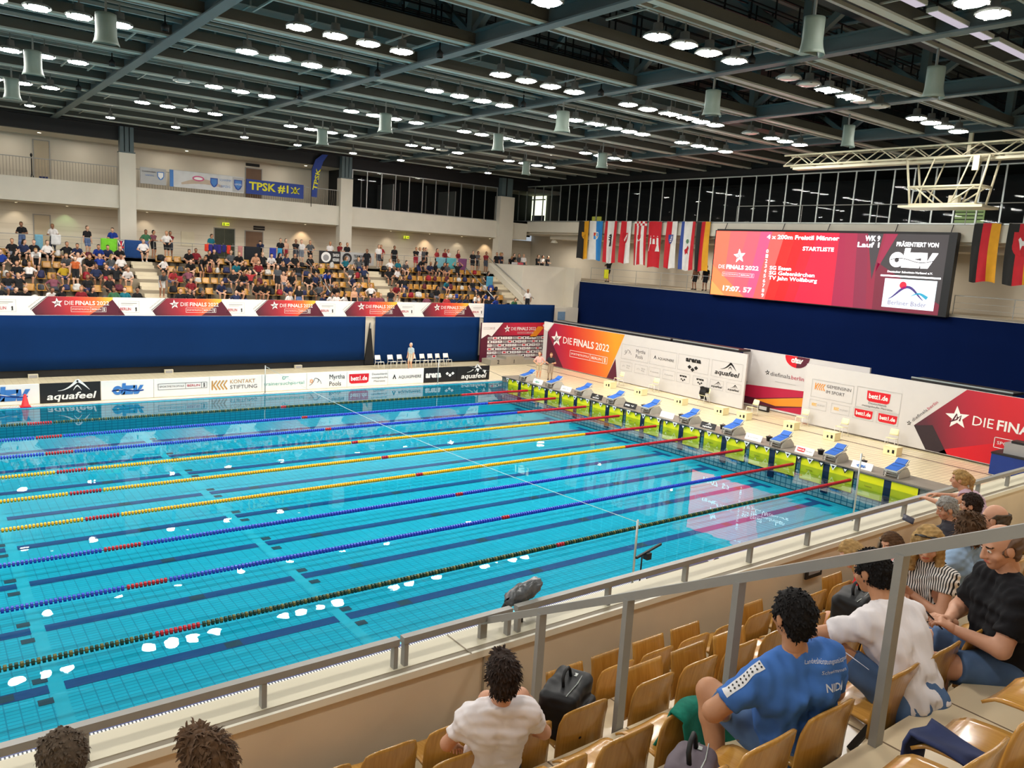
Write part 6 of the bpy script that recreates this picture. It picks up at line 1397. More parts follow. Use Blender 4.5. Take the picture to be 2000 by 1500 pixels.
for row, nl, nr in (('A', 6, 17), ('B', 5, 15), ('C', 4, 12), ('D', 3, 9), ('E', 2, 6)):
    for i in range(nl): place_near(row, 'l', i)
    for i in range(nr): place_near(row, 'r', i)
# ---- far stand: seats, people, bags
FSH = [((24, 24, 28), 'black', 46), ((226, 220, 216), 'white', 20), ((40, 52, 92), 'navy', 12), ((30, 66, 170), 'blue', 4), ((24, 130, 150), 'teal', 3), ((150, 28, 40), 'dark red', 4), ((96, 98, 102), 'grey', 10), ((206, 60, 66), 'red', 1), ((150, 84, 100), 'mauve', 3), ((230, 110, 50), 'orange', 1), ((220, 180, 40), 'yellow', 1), ((70, 130, 90), 'green', 1), ((214, 170, 138), 'no', 5)]
FPT = [((24, 24, 28), 'black', 40), ((60, 64, 74), 'dark grey', 14), ((34, 46, 88), 'navy', 14), ((120, 128, 140), 'grey', 8), ((214, 210, 206), 'white', 4), ((90, 110, 150), 'denim', 8), ((130, 90, 70), 'brown', 3), ((160, 40, 56), 'red', 2)]
SKS = [(214, 166, 136), (204, 152, 120), (190, 138, 106), (224, 178, 150), (150, 104, 78)]; HRS = [(38, 26, 20), (60, 42, 28), (92, 66, 40), (150, 118, 70), (24, 18, 16), (120, 84, 50)]
def wpick(L, R):
    q = R.uniform(0, sum(e[-1] for e in L))
    for e in L:
        q -= e[-1]
        if q <= 0: return e
    return L[-1]
def cols(R, sh=None, pt=None):
    a = sh or wpick(FSH, R); b = pt or wpick(FPT, R); sk = R.choice(SKS)
    top = sk if a[1] == 'no' else (a[0] if a[1] == 'white' else tuple(int(q*.82) for q in a[0]))
    return (sk, top, b[0], R.choice(HRS), R.choice([(220, 216, 210), (40, 40, 44), (220, 216, 210), (200, 150, 120)])), a[1], b[1]
def far_seat():
    b = MB()
    b.grid(lambda u, v: ((u-.5)*(.45-.10*max(0, v-.6)*abs(2*u-1)), .0+.02*(2*u-1)**2+.07*v, .40+.38*v), 5, 4, M_wood, True, .02)
    b.grid(lambda u, v: ((u-.5)*.44, .02-.40*v, .45-.03*max(0, v-.7)), 4, 4, M_wood, True, .02)
    b.box((-.06, -.1, .0), (.06, .06, .42), M_bracket)
    return b.build('stadium_seat')
fs0 = far_seat(); first = True
RF = random.Random(11); BLK = [('left', -27.6, -18.1), ('middle', -16.8, -2.85), ('right', -1.55, 7.8)]
DENS = {'left': .50, 'middle': .50, 'right': .34}
BAGC = [((26, 26, 30), 'black'), ((26, 26, 30), 'black'), ((40, 44, 80), 'navy'), ((70, 72, 78), 'grey'), ((30, 60, 140), 'blue'), ((150, 30, 44), 'red'), ((200, 196, 190), 'white'), ((90, 30, 44), 'dark red')]
def bag_mesh(seed, w=.40, d=.26, h=.42, lite=True):
    R = np.random.RandomState(seed); F = Field((-.4, -.35, -.05), (.4, .35, .62), .03 if lite else .012)
    F.cone((-w*.22, 0, h*.3), (w*.22, 0, h*.3), d*.52, d*.52, .02); F.cone((-w*.18, .01, h*.62), (w*.18, .01, h*.62), d*.48, d*.44, .06); F.cone((0, -d*.42, h*.34), (0, -d*.42, h*.36), d*.30, d*.30, .04)
    F.wrinkle(.012, 18, seed); F.cut((0, 0, .0), (0, 0, -1)); V, Q = F.mesh(); return data_only(mesh_obj('sports_bag', [(V, Q, mat('bag cloth', (26, 26, 30), .7), None)], link=False))
BAGM = [bag_mesh(i) for i in range(3)]
bagn = {}
def far_bag(x, y, z, where):
    c, nm = RF.choice(BAGC); o = bpy.data.objects.new('sports_bag', RF.choice(BAGM)); COL.objects.link(o); o.location = (x, y, z); o.rotation_euler = (0, 0, RF.uniform(0, 6)); s = RF.uniform(.8, 1.15); o.scale = (s, s, s)
    o.material_slots[0].link = 'OBJECT'; o.material_slots[0].material = mat('bag cloth %d %d %d' % c, c, .7, .15, 9)
    bagn[(nm, where)] = bagn.get((nm, where), 0)+1
    tag(o, '%s sports bag, %s, %s such from left' % (nm, where, ordn(bagn[(nm, where)])), 'bag', 'sports bags in the far stand')
for k in range(5):
    z = FZ+FDZ*k; ys = FR0+FDY*(k+1)-.18
    for bn, x0, x1 in BLK:
        n = int((x1-x0)/.53); np_ = 0; ns = 0; where = '%s row of far stand, %s block' % (ordn(k+1), bn)
        for i in range(n):
            x = x0+.27+.53*i+ (.0 if k % 2 else .12)
            q = RF.random()
            dn = DENS[bn]*(1.12 if k in (0, 3, 4) else .9)
            if q < dn:
                np_ += 1; cc_, sh, pt = cols(RF)
                pose = RF.choices(['sit', 'sit_lean', 'sit_back', 'sit_side', 'sit_up', 'stand_bend', 'stand', 'stand_bare'], [30, 26, 16, 16, 3, 3, 4, 3])[0]
                if pose.startswith('stand'): loc = (x, ys-.55, z); verb = 'standing'
                else: loc = (x, ys-.02, z); verb = 'seated'
                lab = '%s %s legwear, %s %s from left, %s row, %s far block' % (('bare-chested person in' if sh == 'no' else 'person in %s top,' % sh), pt, verb, ordn(np_), ordn(k+1), bn)
                lab = lab.replace('dark grey', 'charcoal')
                small_person(pose, loc, PI+RF.uniform(-.35, .35), cc_, lab, 'spectators in the far stand')
                if pose.startswith('stand'): q = .9
            if q >= dn:
                ns += 1
                if first: t = fs0; first = False
                else: t = fs0.copy(); COL.objects.link(t)
                t.location = (x, ys, z); t.rotation_euler = (0, 0, RF.uniform(-.04, .04))
                tag(t, 'empty wooden seat, %s row of far stand, %s block, %s empty one from left' % (ordn(k+1), bn, ordn(ns)), 'seat', 'empty seats in the far stand')
                if RF.random() < .46: far_bag(x+RF.uniform(-.05, .05), ys-.22, z+.46, where)
            elif RF.random() < .12 and k < 4: pass
# standing along the promenade railing
PR = [(-23.4, 'black', 'stand_pants'), (-21.9, 'white', 'stand_pants'), (-20.15, 'black', 'stand'), (-18.75, 'blue', 'stand_pants'), (-16.9, 'green', 'stand_hip'), (-16.4, 'mauve', 'stand_cross'), (-15.75, 'white', 'stand_hip'), (-15.4, 'dark red', 'stand_cross'), (-12.9, 'teal', 'stand_pants'), (-9.6, 'navy', 'stand_bend'), (-8.4, 'black', 'stand'), (-7.9, 'no', 'stand_bare'), (-7.4, 'black', 'stand_cross'), (-6.9, 'white', 'stand'), (-6.2, 'grey', 'stand_hip'), (-4.6, 'white', 'stand'), (-4.0, 'dark red', 'stand_cross'), (-3.4, 'black', 'stand'), (-1.0, 'white', 'stand'), (-.6, 'red', 'stand_hip'), (.3, 'black', 'stand'), (2.1, 'black', 'stand_cross'), (2.5, 'white', 'stand'), (2.9, 'grey', 'stand'), (3.3, 'black', 'stand_cross'), (4.3, 'red', 'stand_hip'), (4.7, 'dark red', 'stand'), (5.25, 'white', 'stand_cross'), (6.2, 'dark red', 'stand_hip'), (7.6, 'black', 'stand'), (8.0, 'grey', 'stand_cross'), (8.6, 'dark red', 'stand_cross'), (9.7, 'black', 'stand'), (10.15, 'navy', 'stand_cross'), (10.6, 'black', 'stand'), (11.2, 'black', 'stand_bend'), (12.0, 'grey', 'stand_hip'), (12.5, 'white', 'stand')]
CD = {e[1]: e for e in FSH}
for i, (x, c, pose) in enumerate(PR):
    cc_, sh, pt = cols(RF, CD[c]); small_person(pose, (x, 40.35+RF.uniform(-.2, .5), PZ), PI+RF.uniform(-.5, .5), cc_, '%s %s legwear standing on far promenade, %s from left' % (('bare-chested person in' if sh == 'no' else 'person in %s top,' % sh), pt, ordn(i+1)), 'people at the promenade railing')
# bodies in the aisles and on the stairs
for x, k, yq, c, pose, lab in ((-17.5, 4, .3, 'white', 'sit', 'person in white sitting at the head of the left aisle stairs'), (-17.2, 1, .4, 'grey', 'stand_bend', 'person in grey bending over on the left aisle stairs'), (-2.3, 1, .4, 'dark red', 'sit_lean', 'person in dark red squatting on the middle aisle stairs'), (-2.6, 4, .6, 'black', 'walk', 'person in black walking at the head of the middle aisle stairs'), (8.6, 0, .5, 'white', 'walk', 'person in pale shirt walking down the right-hand stairs')):
    cc_, sh, pt = cols(RF, CD[c]); small_person(pose, (x, FR0+FDY*(k+yq), FZ+FDZ*k+(.4 if k == 4 and pose == 'sit' else .2)), PI if pose != 'walk' else 2.4, cc_, lab)
# cloths on the promenade railing
def hang(name, label, x0, x1, z0, z1, m, cat='towel', y=39.70, wav=.03):
    b = MB(); b.grid(lambda u, v: (x0+(x1-x0)*u, y-.03+wav*math.sin(7*u+3*v)*(1-v*.7), z0+(z1-z0)*v-.05*math.sin(PI*u)*(1-v)), 10, 8, m, True, .012); return tag(b.build(name), label, cat)
T = lambda n, c: mat('towel '+n, c, .9, .08, 8)
ZT = PZ+1.08
hang('towel', 'light blue towel hanging on the promenade railing at far left', -22.9, -22.5, ZT-.95, ZT, T('light blue', (110, 160, 180)))
hang('towel', 'white and black towel bundled over the promenade railing at far left', -22.1, -21.6, ZT-.5, ZT+.05, T('white', (214, 212, 210)))
hang('towel', 'bright green cloth on the promenade railing left of the first column', -19.55, -18.65, ZT-.75, ZT, T('lime', (120, 200, 50)))
t = hang('tarpaulin', 'dark blue tarpaulin beside the first column on the promenade', -18.3, -17.3, ZT-1.07, ZT-.02, T('tarp blue', (24, 64, 120)), 'tarpaulin', 39.55)
hang('flag', 'small British flag hanging beside the green cloth', -18.62, -18.32, ZT-.85, ZT-.1, T('union', (60, 50, 110)), 'flag', 39.62)
b = MB(); S = Sheet((-18.62, 39.56, ZT-.85), FX, FZ_, b); S.stroke([(0, 0), (.3, .75)], .05, W_); S.stroke([(0, .75), (.3, 0)], .05, W_); S.rect(.11, 0, .19, .75, RED_, 4); S.rect(0, .33, .3, .42, RED_, 4); b.build('print', bpy.data.objects['flag.011'] if 'flag.011' in bpy.data.objects else None)
for i, (x, c, n) in enumerate(((-13.6, (210, 60, 40), 'orange'), (-13.35, (50, 40, 120), 'violet'), (-13.05, (40, 40, 110), 'navy'), (-12.8, (50, 40, 130), 'violet'), (-12.5, (40, 50, 120), 'navy'), (-12.2, (200, 80, 40), 'orange'))):
    hang('swimsuit', 'small %s swimwear piece pegged on the promenade railing, %s in its row' % (n, ordn(i+1)), x, x+.24, ZT-.42-.1*(i % 2), ZT, T(n, c), 'swimwear')
hang('towel', 'black jacket row hanging on the railing left of the glazed double door', -11.1, -10.0, ZT-1.0, ZT, T('black', (28, 30, 36)))
hang('towel', 'striped white and red towel hanging by the glazed double door', -11.5, -11.2, ZT-.9, ZT, T('stripe', (180, 120, 116)))
hang('towel', 'blue towel hanging in front of the glazed double door', -9.4, -8.95, ZT-.95, ZT, T('blue', (46, 60, 150)))
hang('towel', 'turquoise towel hanging right of the blue towel', -8.85, -8.55, ZT-.65, ZT, T('turq', (50, 140, 180)))
for nm, x0, x1, m, mm, lab in (('team_banner', -5.9, -4.35, K_, W_, 'black team banner on the promenade railing'), ('team_banner', -4.3, -1.7, W_, K_, 'white team banner with black print on the promenade railing')):
    t = board(nm, lab, 'banner', x0, 39.66, PZ+.2, x1, 39.69, PZ+1.08, LG_ if m is W_ else m)
    prints(t, (x0, 39.655, PZ+.2), FX, FZ_, lambda S, x0=x0, x1=x1, mm=mm: (S.disc(.5, .45, .36, mm, 2), S.disc(.5, .42, .22, G_, 3), S.text('TEAM NECKAR', 1.0, .52, .2, mm, 3, w=min(1.4, x1-x0-1.05), bold=.02), S.text('HEIDELBERG', 1.0, .2, .2, mm, 3, w=min(1.3, x1-x0-1.05), bold=.02)))
hang('towel', 'pale turquoise towel on the railing right of the middle aisle', 3.6, 4.45, ZT-.8, ZT, T('pale turq', (120, 170, 180)))
hang('towel', 'turquoise towel next to the pale one on the railing', 4.55, 5.4, ZT-.8, ZT, T('turq2', (90, 170, 176)))
hang('towel', 'purple patterned towel on the railing right of the turquoise pair', 5.6, 6.4, ZT-1.0, ZT, T('purple', (120, 70, 110)))
hang('towel', 'white towel between a yellow and a pink one on the right railing', 10.6, 11.2, ZT-.8, ZT-.05, T('white2', (206, 200, 200)), y=39.4)
hang('towel', 'pink towel hanging near the corner column', 11.25, 11.8, ZT-.9, ZT-.05, T('pink', (206, 90, 100)), y=39.4)
hang('towel', 'light blue towel hanging over seats in the right block', 6.6, 7.2, FZ+FDZ*3-.1, FZ+FDZ*3+1.0, T('sky', (80, 150, 180)), y=37.15)
# sloping handrails in the stand
for i, x in enumerate((-7.0, 5.9)):
    t = tag(empty('stand_handrail', (x, 0, 0)), 'sloping tubular handrail among the far seats, %s from the left' % ordn(i+1), 'railing')
    b = MB(); b.tube([(0, FR0+.7, FZ+.95), (0, FR0+5.2, FZ+.95+FDZ*4.1)], .03, M_alu, 8); b.build('handrail', t)
    for q in (0, 2, 4): b = MB(); y = FR0+.75+FDY*q; b.tube([(0, y, FZ+FDZ*q), (0, y, FZ+.95+FDZ*q*.995)], .025, M_alu, 6); b.build('post', t)
b = MB(); b.tube([(8.97, 34.2, 4.9-.35), (8.97, 40.3, 7.35)], .035, M_rail, 8)
for y in (34.6, 36.8, 39.0): b.tube([(8.97, y, 4.7+(y-34.2)*.459-.1), (9.02, y, 4.55+(y-34.2)*.459-.1)], .02, M_rail, 6)
tag(b.build('wall_handrail'), 'dark sloping handrail along the white stair block', 'railing')
b = MB(); b.box((11.3, 33.92, 2.95), (12.0, 33.99, 3.6), T('blue grey', (110, 140, 170))); tag(b.build('cloth'), 'small blue grey cloth hanging at the foot of the white stair block', 'cloth')
t = tag(empty('tripod', (-22.5, 43.6, 9.45)), 'black tripod standing on the upper gallery at far left', 'tripod')
for a in (0, 2.1, 4.2): b = MB(); b.tube([(0, 0, 1.3), (.42*math.cos(a), .42*math.sin(a), 0)], .03, M_black, 6); b.build('leg', t)
b = MB(); b.tube([(0, 0, 1.2), (0, 0, 2.3)], .03, M_black, 6); b.lathe([(.05, 2.25), (.07, 2.35), (.03, 2.45)], (0, 0, 0), M_black, 10); b.build('mast', t)
t = stack_chair(mat('navy chair shell', (30, 48, 110), .5)); t.location = (-21.8, 43.5, 9.45); t.scale = (1.25, 1.25, 1.35); t.rotation_euler = (0, 0, PI-.4); tag(t, 'dark blue chair beside the tripod on the upper gallery', 'chair')
# ---- people on the end gallery and the pool deck
for i, (x, y, c, pose, lab) in enumerate(((15.0, 32.6, 'black', 'stand_up', 'person in black with both arms near the head behind the left gallery railing'), (15.0, 23.9, 'no', 'stand_bare', 'bare-chested person, leftmost of the group at the gallery railing'), (15.0, 23.0, 'black', 'stand', 'person in black, second of the group at the gallery railing'), (15.2, 22.2, 'black', 'stand_cross', 'person in black, third of the group at the gallery railing'), (14.8, 21.9, 'white', 'stand_cross', 'person in white top in front of the gallery group'), (15.4, 21.4, 'dark red', 'stand', 'person in dark red, rear of the gallery group'), (14.9, 21.0, 'grey', 'stand_pants', 'person in grey, last of the group beside the scoreboard'))):
    cc_, sh, pt = cols(RF, CD[c], FPT[0]); small_person(pose, (x, y, 6.08), PI/2+RF.uniform(-.3, .3), cc_, lab, 'people on the end gallery')
b = MB(); b.grid(lambda u, v: (14.06-.02*math.sin(9*u), 32.1-.5*u, 6.35+.7*v), 6, 6, T('yellow', (214, 210, 40)), True, .012); tag(b.build('towel'), 'yellow towel hanging on the gallery railing', 'towel')
for i, (x, c, lab) in enumerate(((12.0, 'black', 'person in black leaning on the white stair block, leftmost of five'), (12.55, 'grey', 'person in grey leaning on the white stair block, second of five'), (14.6, 'black', 'person in black behind the stair block, third of five'), (15.1, 'white', 'person with a white cap behind the stair block, fourth of five'), (15.7, 'black', 'person in black behind the stair block, last of five'))):
    cc_, sh, pt = cols(RF, CD[c]); small_person('stand_cross', (x, 41.0, PZ), PI, cc_, lab)
DK = [(-3.25, 31.1, ((206, 160, 130), (170, 190, 200), (200, 190, 170), (190, 180, 170), (60, 60, 60)), 'stand', 1.9, 'person in pale blue shirt and light shorts standing before the white chairs'),
      (2.95, 25.7, ((200, 150, 120), (224, 170, 160), (176, 160, 130), (120, 90, 60), (200, 190, 180)), 'stand_hip', 2.6, 'person in pink shirt and khaki shorts standing by the far starting block'),
      (3.5, 25.2, ((200, 150, 120), (34, 32, 38), (150, 130, 110), (130, 90, 50), (60, 50, 50)), 'stand_pants', 2.3, 'person in black top with shoulder bag beside the pink shirt')]
for x, y, c, pose, rz, lab in DK: small_person(pose, (x, y, .03), rz, c, lab, None, True)
for i, (x, y, c, lab) in enumerate(((-14.85, -2.55, (40, 34, 30), 'official with brown hair at the table below the parapet, leftmost'), (-14.2, -2.65, (60, 58, 56), 'official with a dark cap at the table below the parapet, second from left'), (-13.4, -2.75, (150, 110, 80), 'official with a headset at the table below the parapet, third from left'), (-11.3, -2.85, (120, 84, 60), 'official with reddish hair at the table below the parapet, rightmost'))):
    t = stack_chair(M_dark) if i == 0 else dup(ofc)
    if i == 0: ofc = t
    t.location = (x, y-.15, .02); tag(t, 'dark chair under the %s official at the near deck tables' % ordn(i+1), 'chair', 'officials chairs')
    small_person('sit', (x, y-.20, .02), 0.0, ((206, 156, 126), (30, 30, 34), (40, 40, 46), c, (40, 40, 40)), lab, None, True)
# ================================================================== spectators in the near stand
def cloth(n, c, var=.05): return mat('cloth '+n, c, .85, var, 7, spec=.2)
HB = mat('hair dark brown', (44, 30, 22), .55, .3, 40); HBK = mat('hair black', (20, 16, 15), .5, .2, 40); HBL = mat('hair blond', (168, 134, 84), .5, .3, 30); HGR = mat('hair grey', (150, 146, 140), .6, .2, 40); HBR = mat('hair brown', (86, 62, 42), .55, .3, 40); HST = mat('hair stubble', (104, 80, 64), .8, .1, 40); HGB = mat('hair greying brown', (82, 68, 54), .6, .3, 45)
WT = cloth('white', (236, 228, 228)); DEN = cloth('denim', (86, 112, 150), .15); BLU = cloth('royal blue', (70, 116, 190)); BLK = cloth('black', (26, 25, 28)); RDC = cloth('red', (204, 38, 40)); PNK = cloth('pink', (222, 158, 150)); LIL = cloth('lilac', (196, 166, 180)); KHK = cloth('khaki', (150, 124, 92)); GRYC = cloth('grey', (110, 112, 120)); LBL = cloth('pale blue', (150, 176, 206)); WSH = mat('shoe white', (214, 208, 200), .6, .05); GSH = mat('shoe grey green', (92, 88, 74), .7, .1); DSH = mat('shoe dark', (40, 38, 38), .6, .1)
S1 = (206, 152, 122); S2 = (190, 136, 100); S3 = (222, 172, 144)
for _m in (HB, HBK, HBL, HGR, HBR, HGB):
    N, L = nodes_of(_m); bp = N.new('ShaderNodeBump'); bp.inputs['Strength'].default_value = .35; bp.inputs['Distance'].default_value = .006; nz = N.new('ShaderNodeTexNoise'); nz.inputs['Scale'].default_value = 1.0; mp = N.new('ShaderNodeMapping'); mp.inputs['Scale'].default_value = (170, 170, 28); tc = N.new('ShaderNodeTexCoord')
    L.new(tc.outputs['Object'], mp.inputs[0]); L.new(mp.outputs[0], nz.inputs[0]); L.new(nz.outputs['Fac'], bp.inputs['Height']); L.new(bp.outputs[0], N['Principled BSDF'].inputs['Normal']); N['Principled BSDF'].inputs['Roughness'].default_value = .75; N['Principled BSDF'].inputs['Specular IOR Level'].default_value = .22
def stripes_mat():
    m = bpy.data.materials.new('black and white stripe'); m.use_nodes = True; N, L = nodes_of(m); b = N['Principled BSDF']; b.inputs['Roughness'].default_value = .85
    tc = N.new('ShaderNodeTexCoord'); wv = N.new('ShaderNodeTexWave'); wv.wave_type = 'BANDS'; wv.bands_direction = 'X'; wv.inputs['Scale'].default_value = 17; r = N.new('ShaderNodeValToRGB'); r.color_ramp.interpolation = 'CONSTANT'
    r.color_ramp.elements[0].color = rgb((30, 28, 30)); r.color_ramp.elements[1].position = .4; r.color_ramp.elements[1].color = rgb((232, 226, 220)); L.new(tc.outputs['Object'], wv.inputs[0]); L.new(wv.outputs['Fac'], r.inputs[0]); L.new(r.outputs[0], b.inputs['Base Color']); return m
STR = stripes_mat()
KE = {r: -12.8528+NK*(y+12.8528) for r, y in NEDGE.items()}; KF = {r: 7.66567+NK*(z-7.66567) for r, z in NFL.items()}
def at(row, x, y): return (x, y, KF[row])
HP = (0, .20, .48)
# boy in white with his feet on the seat in front
J = sit(lean=-.26, twist=.0, head=(0, -.06), hands=((-.20, .40, .52), (.22, .40, .60)), feet=((.30, .66, .50), (.44, .62, .50)), hip=HP, kpole=((-.1, .4, 1), (.2, .4, 1)))
make_person('young person in white shirt with brown hair, feet up on the front row seat', at('B', -26.14, -9.50), -.38, J, S1, WT, cloth('dark shorts', (60, 62, 70)), HB, GSH, hairstyle='quiff', seed=3, extra_hair=.006)
# man in blue
J = sit(lean=-.10, side=-.20, head=(.06, .06), hands=((-.30, .40, .47), (.10, .44, .50)), feet=((-.26, .46, .08), (.18, .48, .08)), hip=(0, .22, .40), S=1.03, epole=((-1, -.3, -.1), (1, -.3, -.4)), kpole=((-.35, 1, .9), (.25, 1, .9)))
man = make_person('person in blue shirt with white printed back and wristwatch, left of the stair railing', at('D', -25.40, -11.06), -.38, J, S2, BLU, DEN, HBK, DSH, sleeve=.72, leg=.86, bulk=1.18, seed=4)
def back_sheet(o, J, name, fn, y0=.13, z0=.45):
    """print lying on the shirt back: project rays from behind onto the shirt"""
    sh = [c for c in o.children if c.name.startswith('shirt')][0]; b = MB()
    from mathutils.bvhtree import BVHTree
    bv = BVHTree.FromPolygons([v.co for v in sh.data.vertices], [tuple(p.vertices) for p in sh.data.polygons])
    def warp(x, y, l):
        p, n, i, d = bv.ray_cast(Vector((x, -.6, y)), Vector((0, 1, 0)))
        if p is None: p = Vector((x, -.02, y)); n = Vector((0, -1, 0))
        return p+n*.004
    fn(Sheet((0, 0, 0), (1, 0, 0), (0, 0, 1), b, warp)); return b.build(name, o)
cW = mat('shirt print white', (214, 218, 226), .8)
back_sheet(man, J, 'back_print', lambda S: (S.text('Landesleistungsstützpunkt', -.10, .90, .020, cW, 1, w=.27), S.text('Schwimmen', -.02, .855, .018, cW, 1, w=.15), S.text('NJDA' if False else 'NIDA', .0, .775, .036, cW, 1, w=.12, bold=.02)))
b = MB(); a, e, up = Vector(J['sl']), Vector(J['el']), Vector(J['x'])*-1
d = (e-a).normalized(); nrm = (up-d*up.dot(d)).normalized(); nrm = (nrm+Vector((0, -.2, .55))).normalized(); nrm = (nrm-d*nrm.dot(d)).normalized(); sd = d.cross(nrm)
bvS = None
from mathutils.bvhtree import BVHTree
_sh = [c for c in man.children if c.name.startswith('shirt')][0]; bvS = BVHTree.FromPolygons([v.co for v in _sh.data.vertices], [tuple(p.vertices) for p in _sh.data.polygons])
def onshirt(p, n):
    q, nn, i, dd = bvS.ray_cast(p+n*.25, -n)
    return (q+nn*.003) if q is not None else p+n*.07
b.grid(lambda u, v: onshirt(a+d*(-.05+.235*v)+sd*(u-.5)*.05, nrm), 4, 14, mat('sleeve band white', (232, 230, 230), .8), True); b.build('sleeve_band', man)
b = MB()
for q in range(9):
    c0 = a+d*(-.04+.024*q)
    for sx in (-1, 1):
        P = [onshirt(c0+sd*(sx*.010+i)+d*j, nrm)+nrm*.002 for i, j in ((-.007, 0), (0, -.006), (.007, 0), (0, .006))]; b.poly(P, K_)
b.build('band_marks', man)
b = MB(); wv = Vector(J['wl']); ad = Vector(J['wl']-J['el']).normalized(); c = wv-ad*.03; x1 = ad.orthogonal().normalized(); y1 = ad.cross(x1)
b.tube([c+.034*(math.cos(t)*x1+math.sin(t)*y1) for t in np.linspace(0, 2*PI, 17)[:-1]], .008, M_blks, 6, True); o = b.build('wristwatch', man)
b = MB(); nn = Vector((-.6, -.5, .6)); nn = (nn-ad*nn.dot(ad)).normalized(); b.tube([c+nn*.034, c+nn*.046], .018, M_blks, 14); b.build('watch_case', o)
# person in white bent forward
J = sit(lean=.55, twist=0, head=(.1, .35), hands=((-.12, .60, .72), (.14, .60, .66)), feet=((-.34, .50, .20), (.18, .58, .10)), hip=(0, .2, .42), S=1.06, epole=((-1, -.2, .1), (1, -.2, .1)), kpole=((-.5, 1, .9), (.3, 1, .9)))
make_person('person in white shirt and denim shorts bent forward, right of the stair railing', at('D', -24.45, -11.24), -.15, J, S2, WT, DEN, HBK, WSH, sleeve=.70, seed=6, leg=.82)
# bald person with phone
J = sit(lean=.04, twist=0, head=(.1, .38), hands=((-.05, .50, .68), (.08, .48, .68)), feet=((-.12, .55, .08), (.14, .52, .08)), hip=HP, S=1.08, epole=((-1, -.5, -.4), (1, -.5, -.4)))
bald = make_person('bald person in black shirt looking at a phone, right of the bent white shirt', at('D', -23.44, -11.24), .85, J, S1, BLK, DEN, HST, DSH, sleeve=.72, bulk=1.14, seed=7, hairstyle='bald', hs=1.08, handdir=(((.2, .55, .25), (-.3, -.3, 1)), ((-.2, .55, .25), (.3, -.3, 1))), curl=(.9, .9))
def phone(label, loc, rot):
    t = tag(empty('phone', loc), label, 'phone'); t.rotation_euler = rot
    b = MB(); b.box((-.037, -.076, -.004), (.037, .076, .004), mat('phone shell', (24, 26, 36), .25)); b.build('body', t, bevel=.002)
    b = MB(); b.box((-.033, -.070, .004), (.033, .070, .0045), mat('phone glass', (30, 38, 60), .08)); b.build('screen', t); return t
def world(o, v): return Matrix.Translation(o.location) @ Matrix.Rotation(o.rotation_euler[2], 4, 'Z') @ Vector(v)
pw = world(bald, (J['wl']+J['wr'])/2+np.array([0, .12, .03])); phone('dark phone held by the bald person', pw, (.75, 0, .95))
# blond person turned back towards the camera side
J = sit(lean=.22, twist=.0, head=(.45, .35), hands=((.02, .44, .78), (.08, .42, .74)), feet=((-.14, .46, .08), (.10, .50, .08)), hip=(0, .20, .52), S=1.0, epole=((-1, -.2, -.5), (1, -.2, -.5)))
bl = make_person('person with long blond hair and striped top, sunglasses on head, counting on fingers', at('C', -22.25, -10.2), 1.5, J, S1, STR, WT, HBL, WSH, sleeve=.40, leg=.8, bulk=.95, seed=8, hairstyle='long', hs=1.02, extra_hair=.012, handdir=(((.25, .5, .5), (0, -.5, .6)), ((-.3, .5, .2), (0, -.3, 1))), curl=(.5, .8))
hd, f, u, r = J['hd'], J['f'], J['u'], J['r']; b = MB(); P = lambda a, bb, c: Vector(hd+a*r+bb*f+c*u)
for sx in (-1, 1): b.tube([P(sx*.10, .0, .06), P(sx*.085, .06, .115)], .005, M_black, 6); b.lathe([(.001, .004), (.028, .002), (.030, -.002), (.001, -.004)], P(sx*.04, .075, .128), M_black, 14)
b.tube([P(-.085, .06, .115), P(0, .085, .13), P(.085, .06, .115)], .005, M_black, 6); t = tag(b.build('sunglasses'), 'dark sunglasses pushed up on the blond hair', 'sunglasses'); t.location = bl.location; t.rotation_euler = bl.rotation_euler
b = MB(); 
for k in (0, .022, .044):
    w0 = Vector(J['wr']); dd = Vector(J['wr']-J['er']).normalized(); c = w0-dd*(.02+k); x1 = dd.orthogonal().normalized(); y1 = dd.cross(x1); b.tube([c+.034*(math.cos(q)*x1+math.sin(q)*y1) for q in np.linspace(0, 2*PI, 15)[:-1]], .004, W_, 5, True)
b.build('bracelet', bl)
# red shirt bent down, pink shirt with raised phone
J = sit(lean=.45, twist=.2, head=(.2, .65), hands=((-.1, .55, .5), (.12, .55, .5)), hip=HP)
make_person('person in red shirt bent down in front of the blond person', at('B', -21.75, -9.74), .3, J, S3, RDC, WT, HBL, WSH, sleeve=.6, bulk=.95, seed=9, hairstyle='long')
J = sit(lean=.25, twist=.1, head=(.5, .5), hands=((-.02, .42, .98), (.18, .42, .66)), hip=HP, S=.97)
pk = make_person('person in pink jacket with raised arm holding a phone', at('A', -19.85, -9.03), .55, J, S3, PNK, DEN, HBR, WSH, sleeve=.95, bulk=.95, seed=10, hairstyle='long')
phone('small dark phone held up by the person in pink', world(pk, J['wl']+np.array([.0, .07, .09])), (1.2, 0, .6))
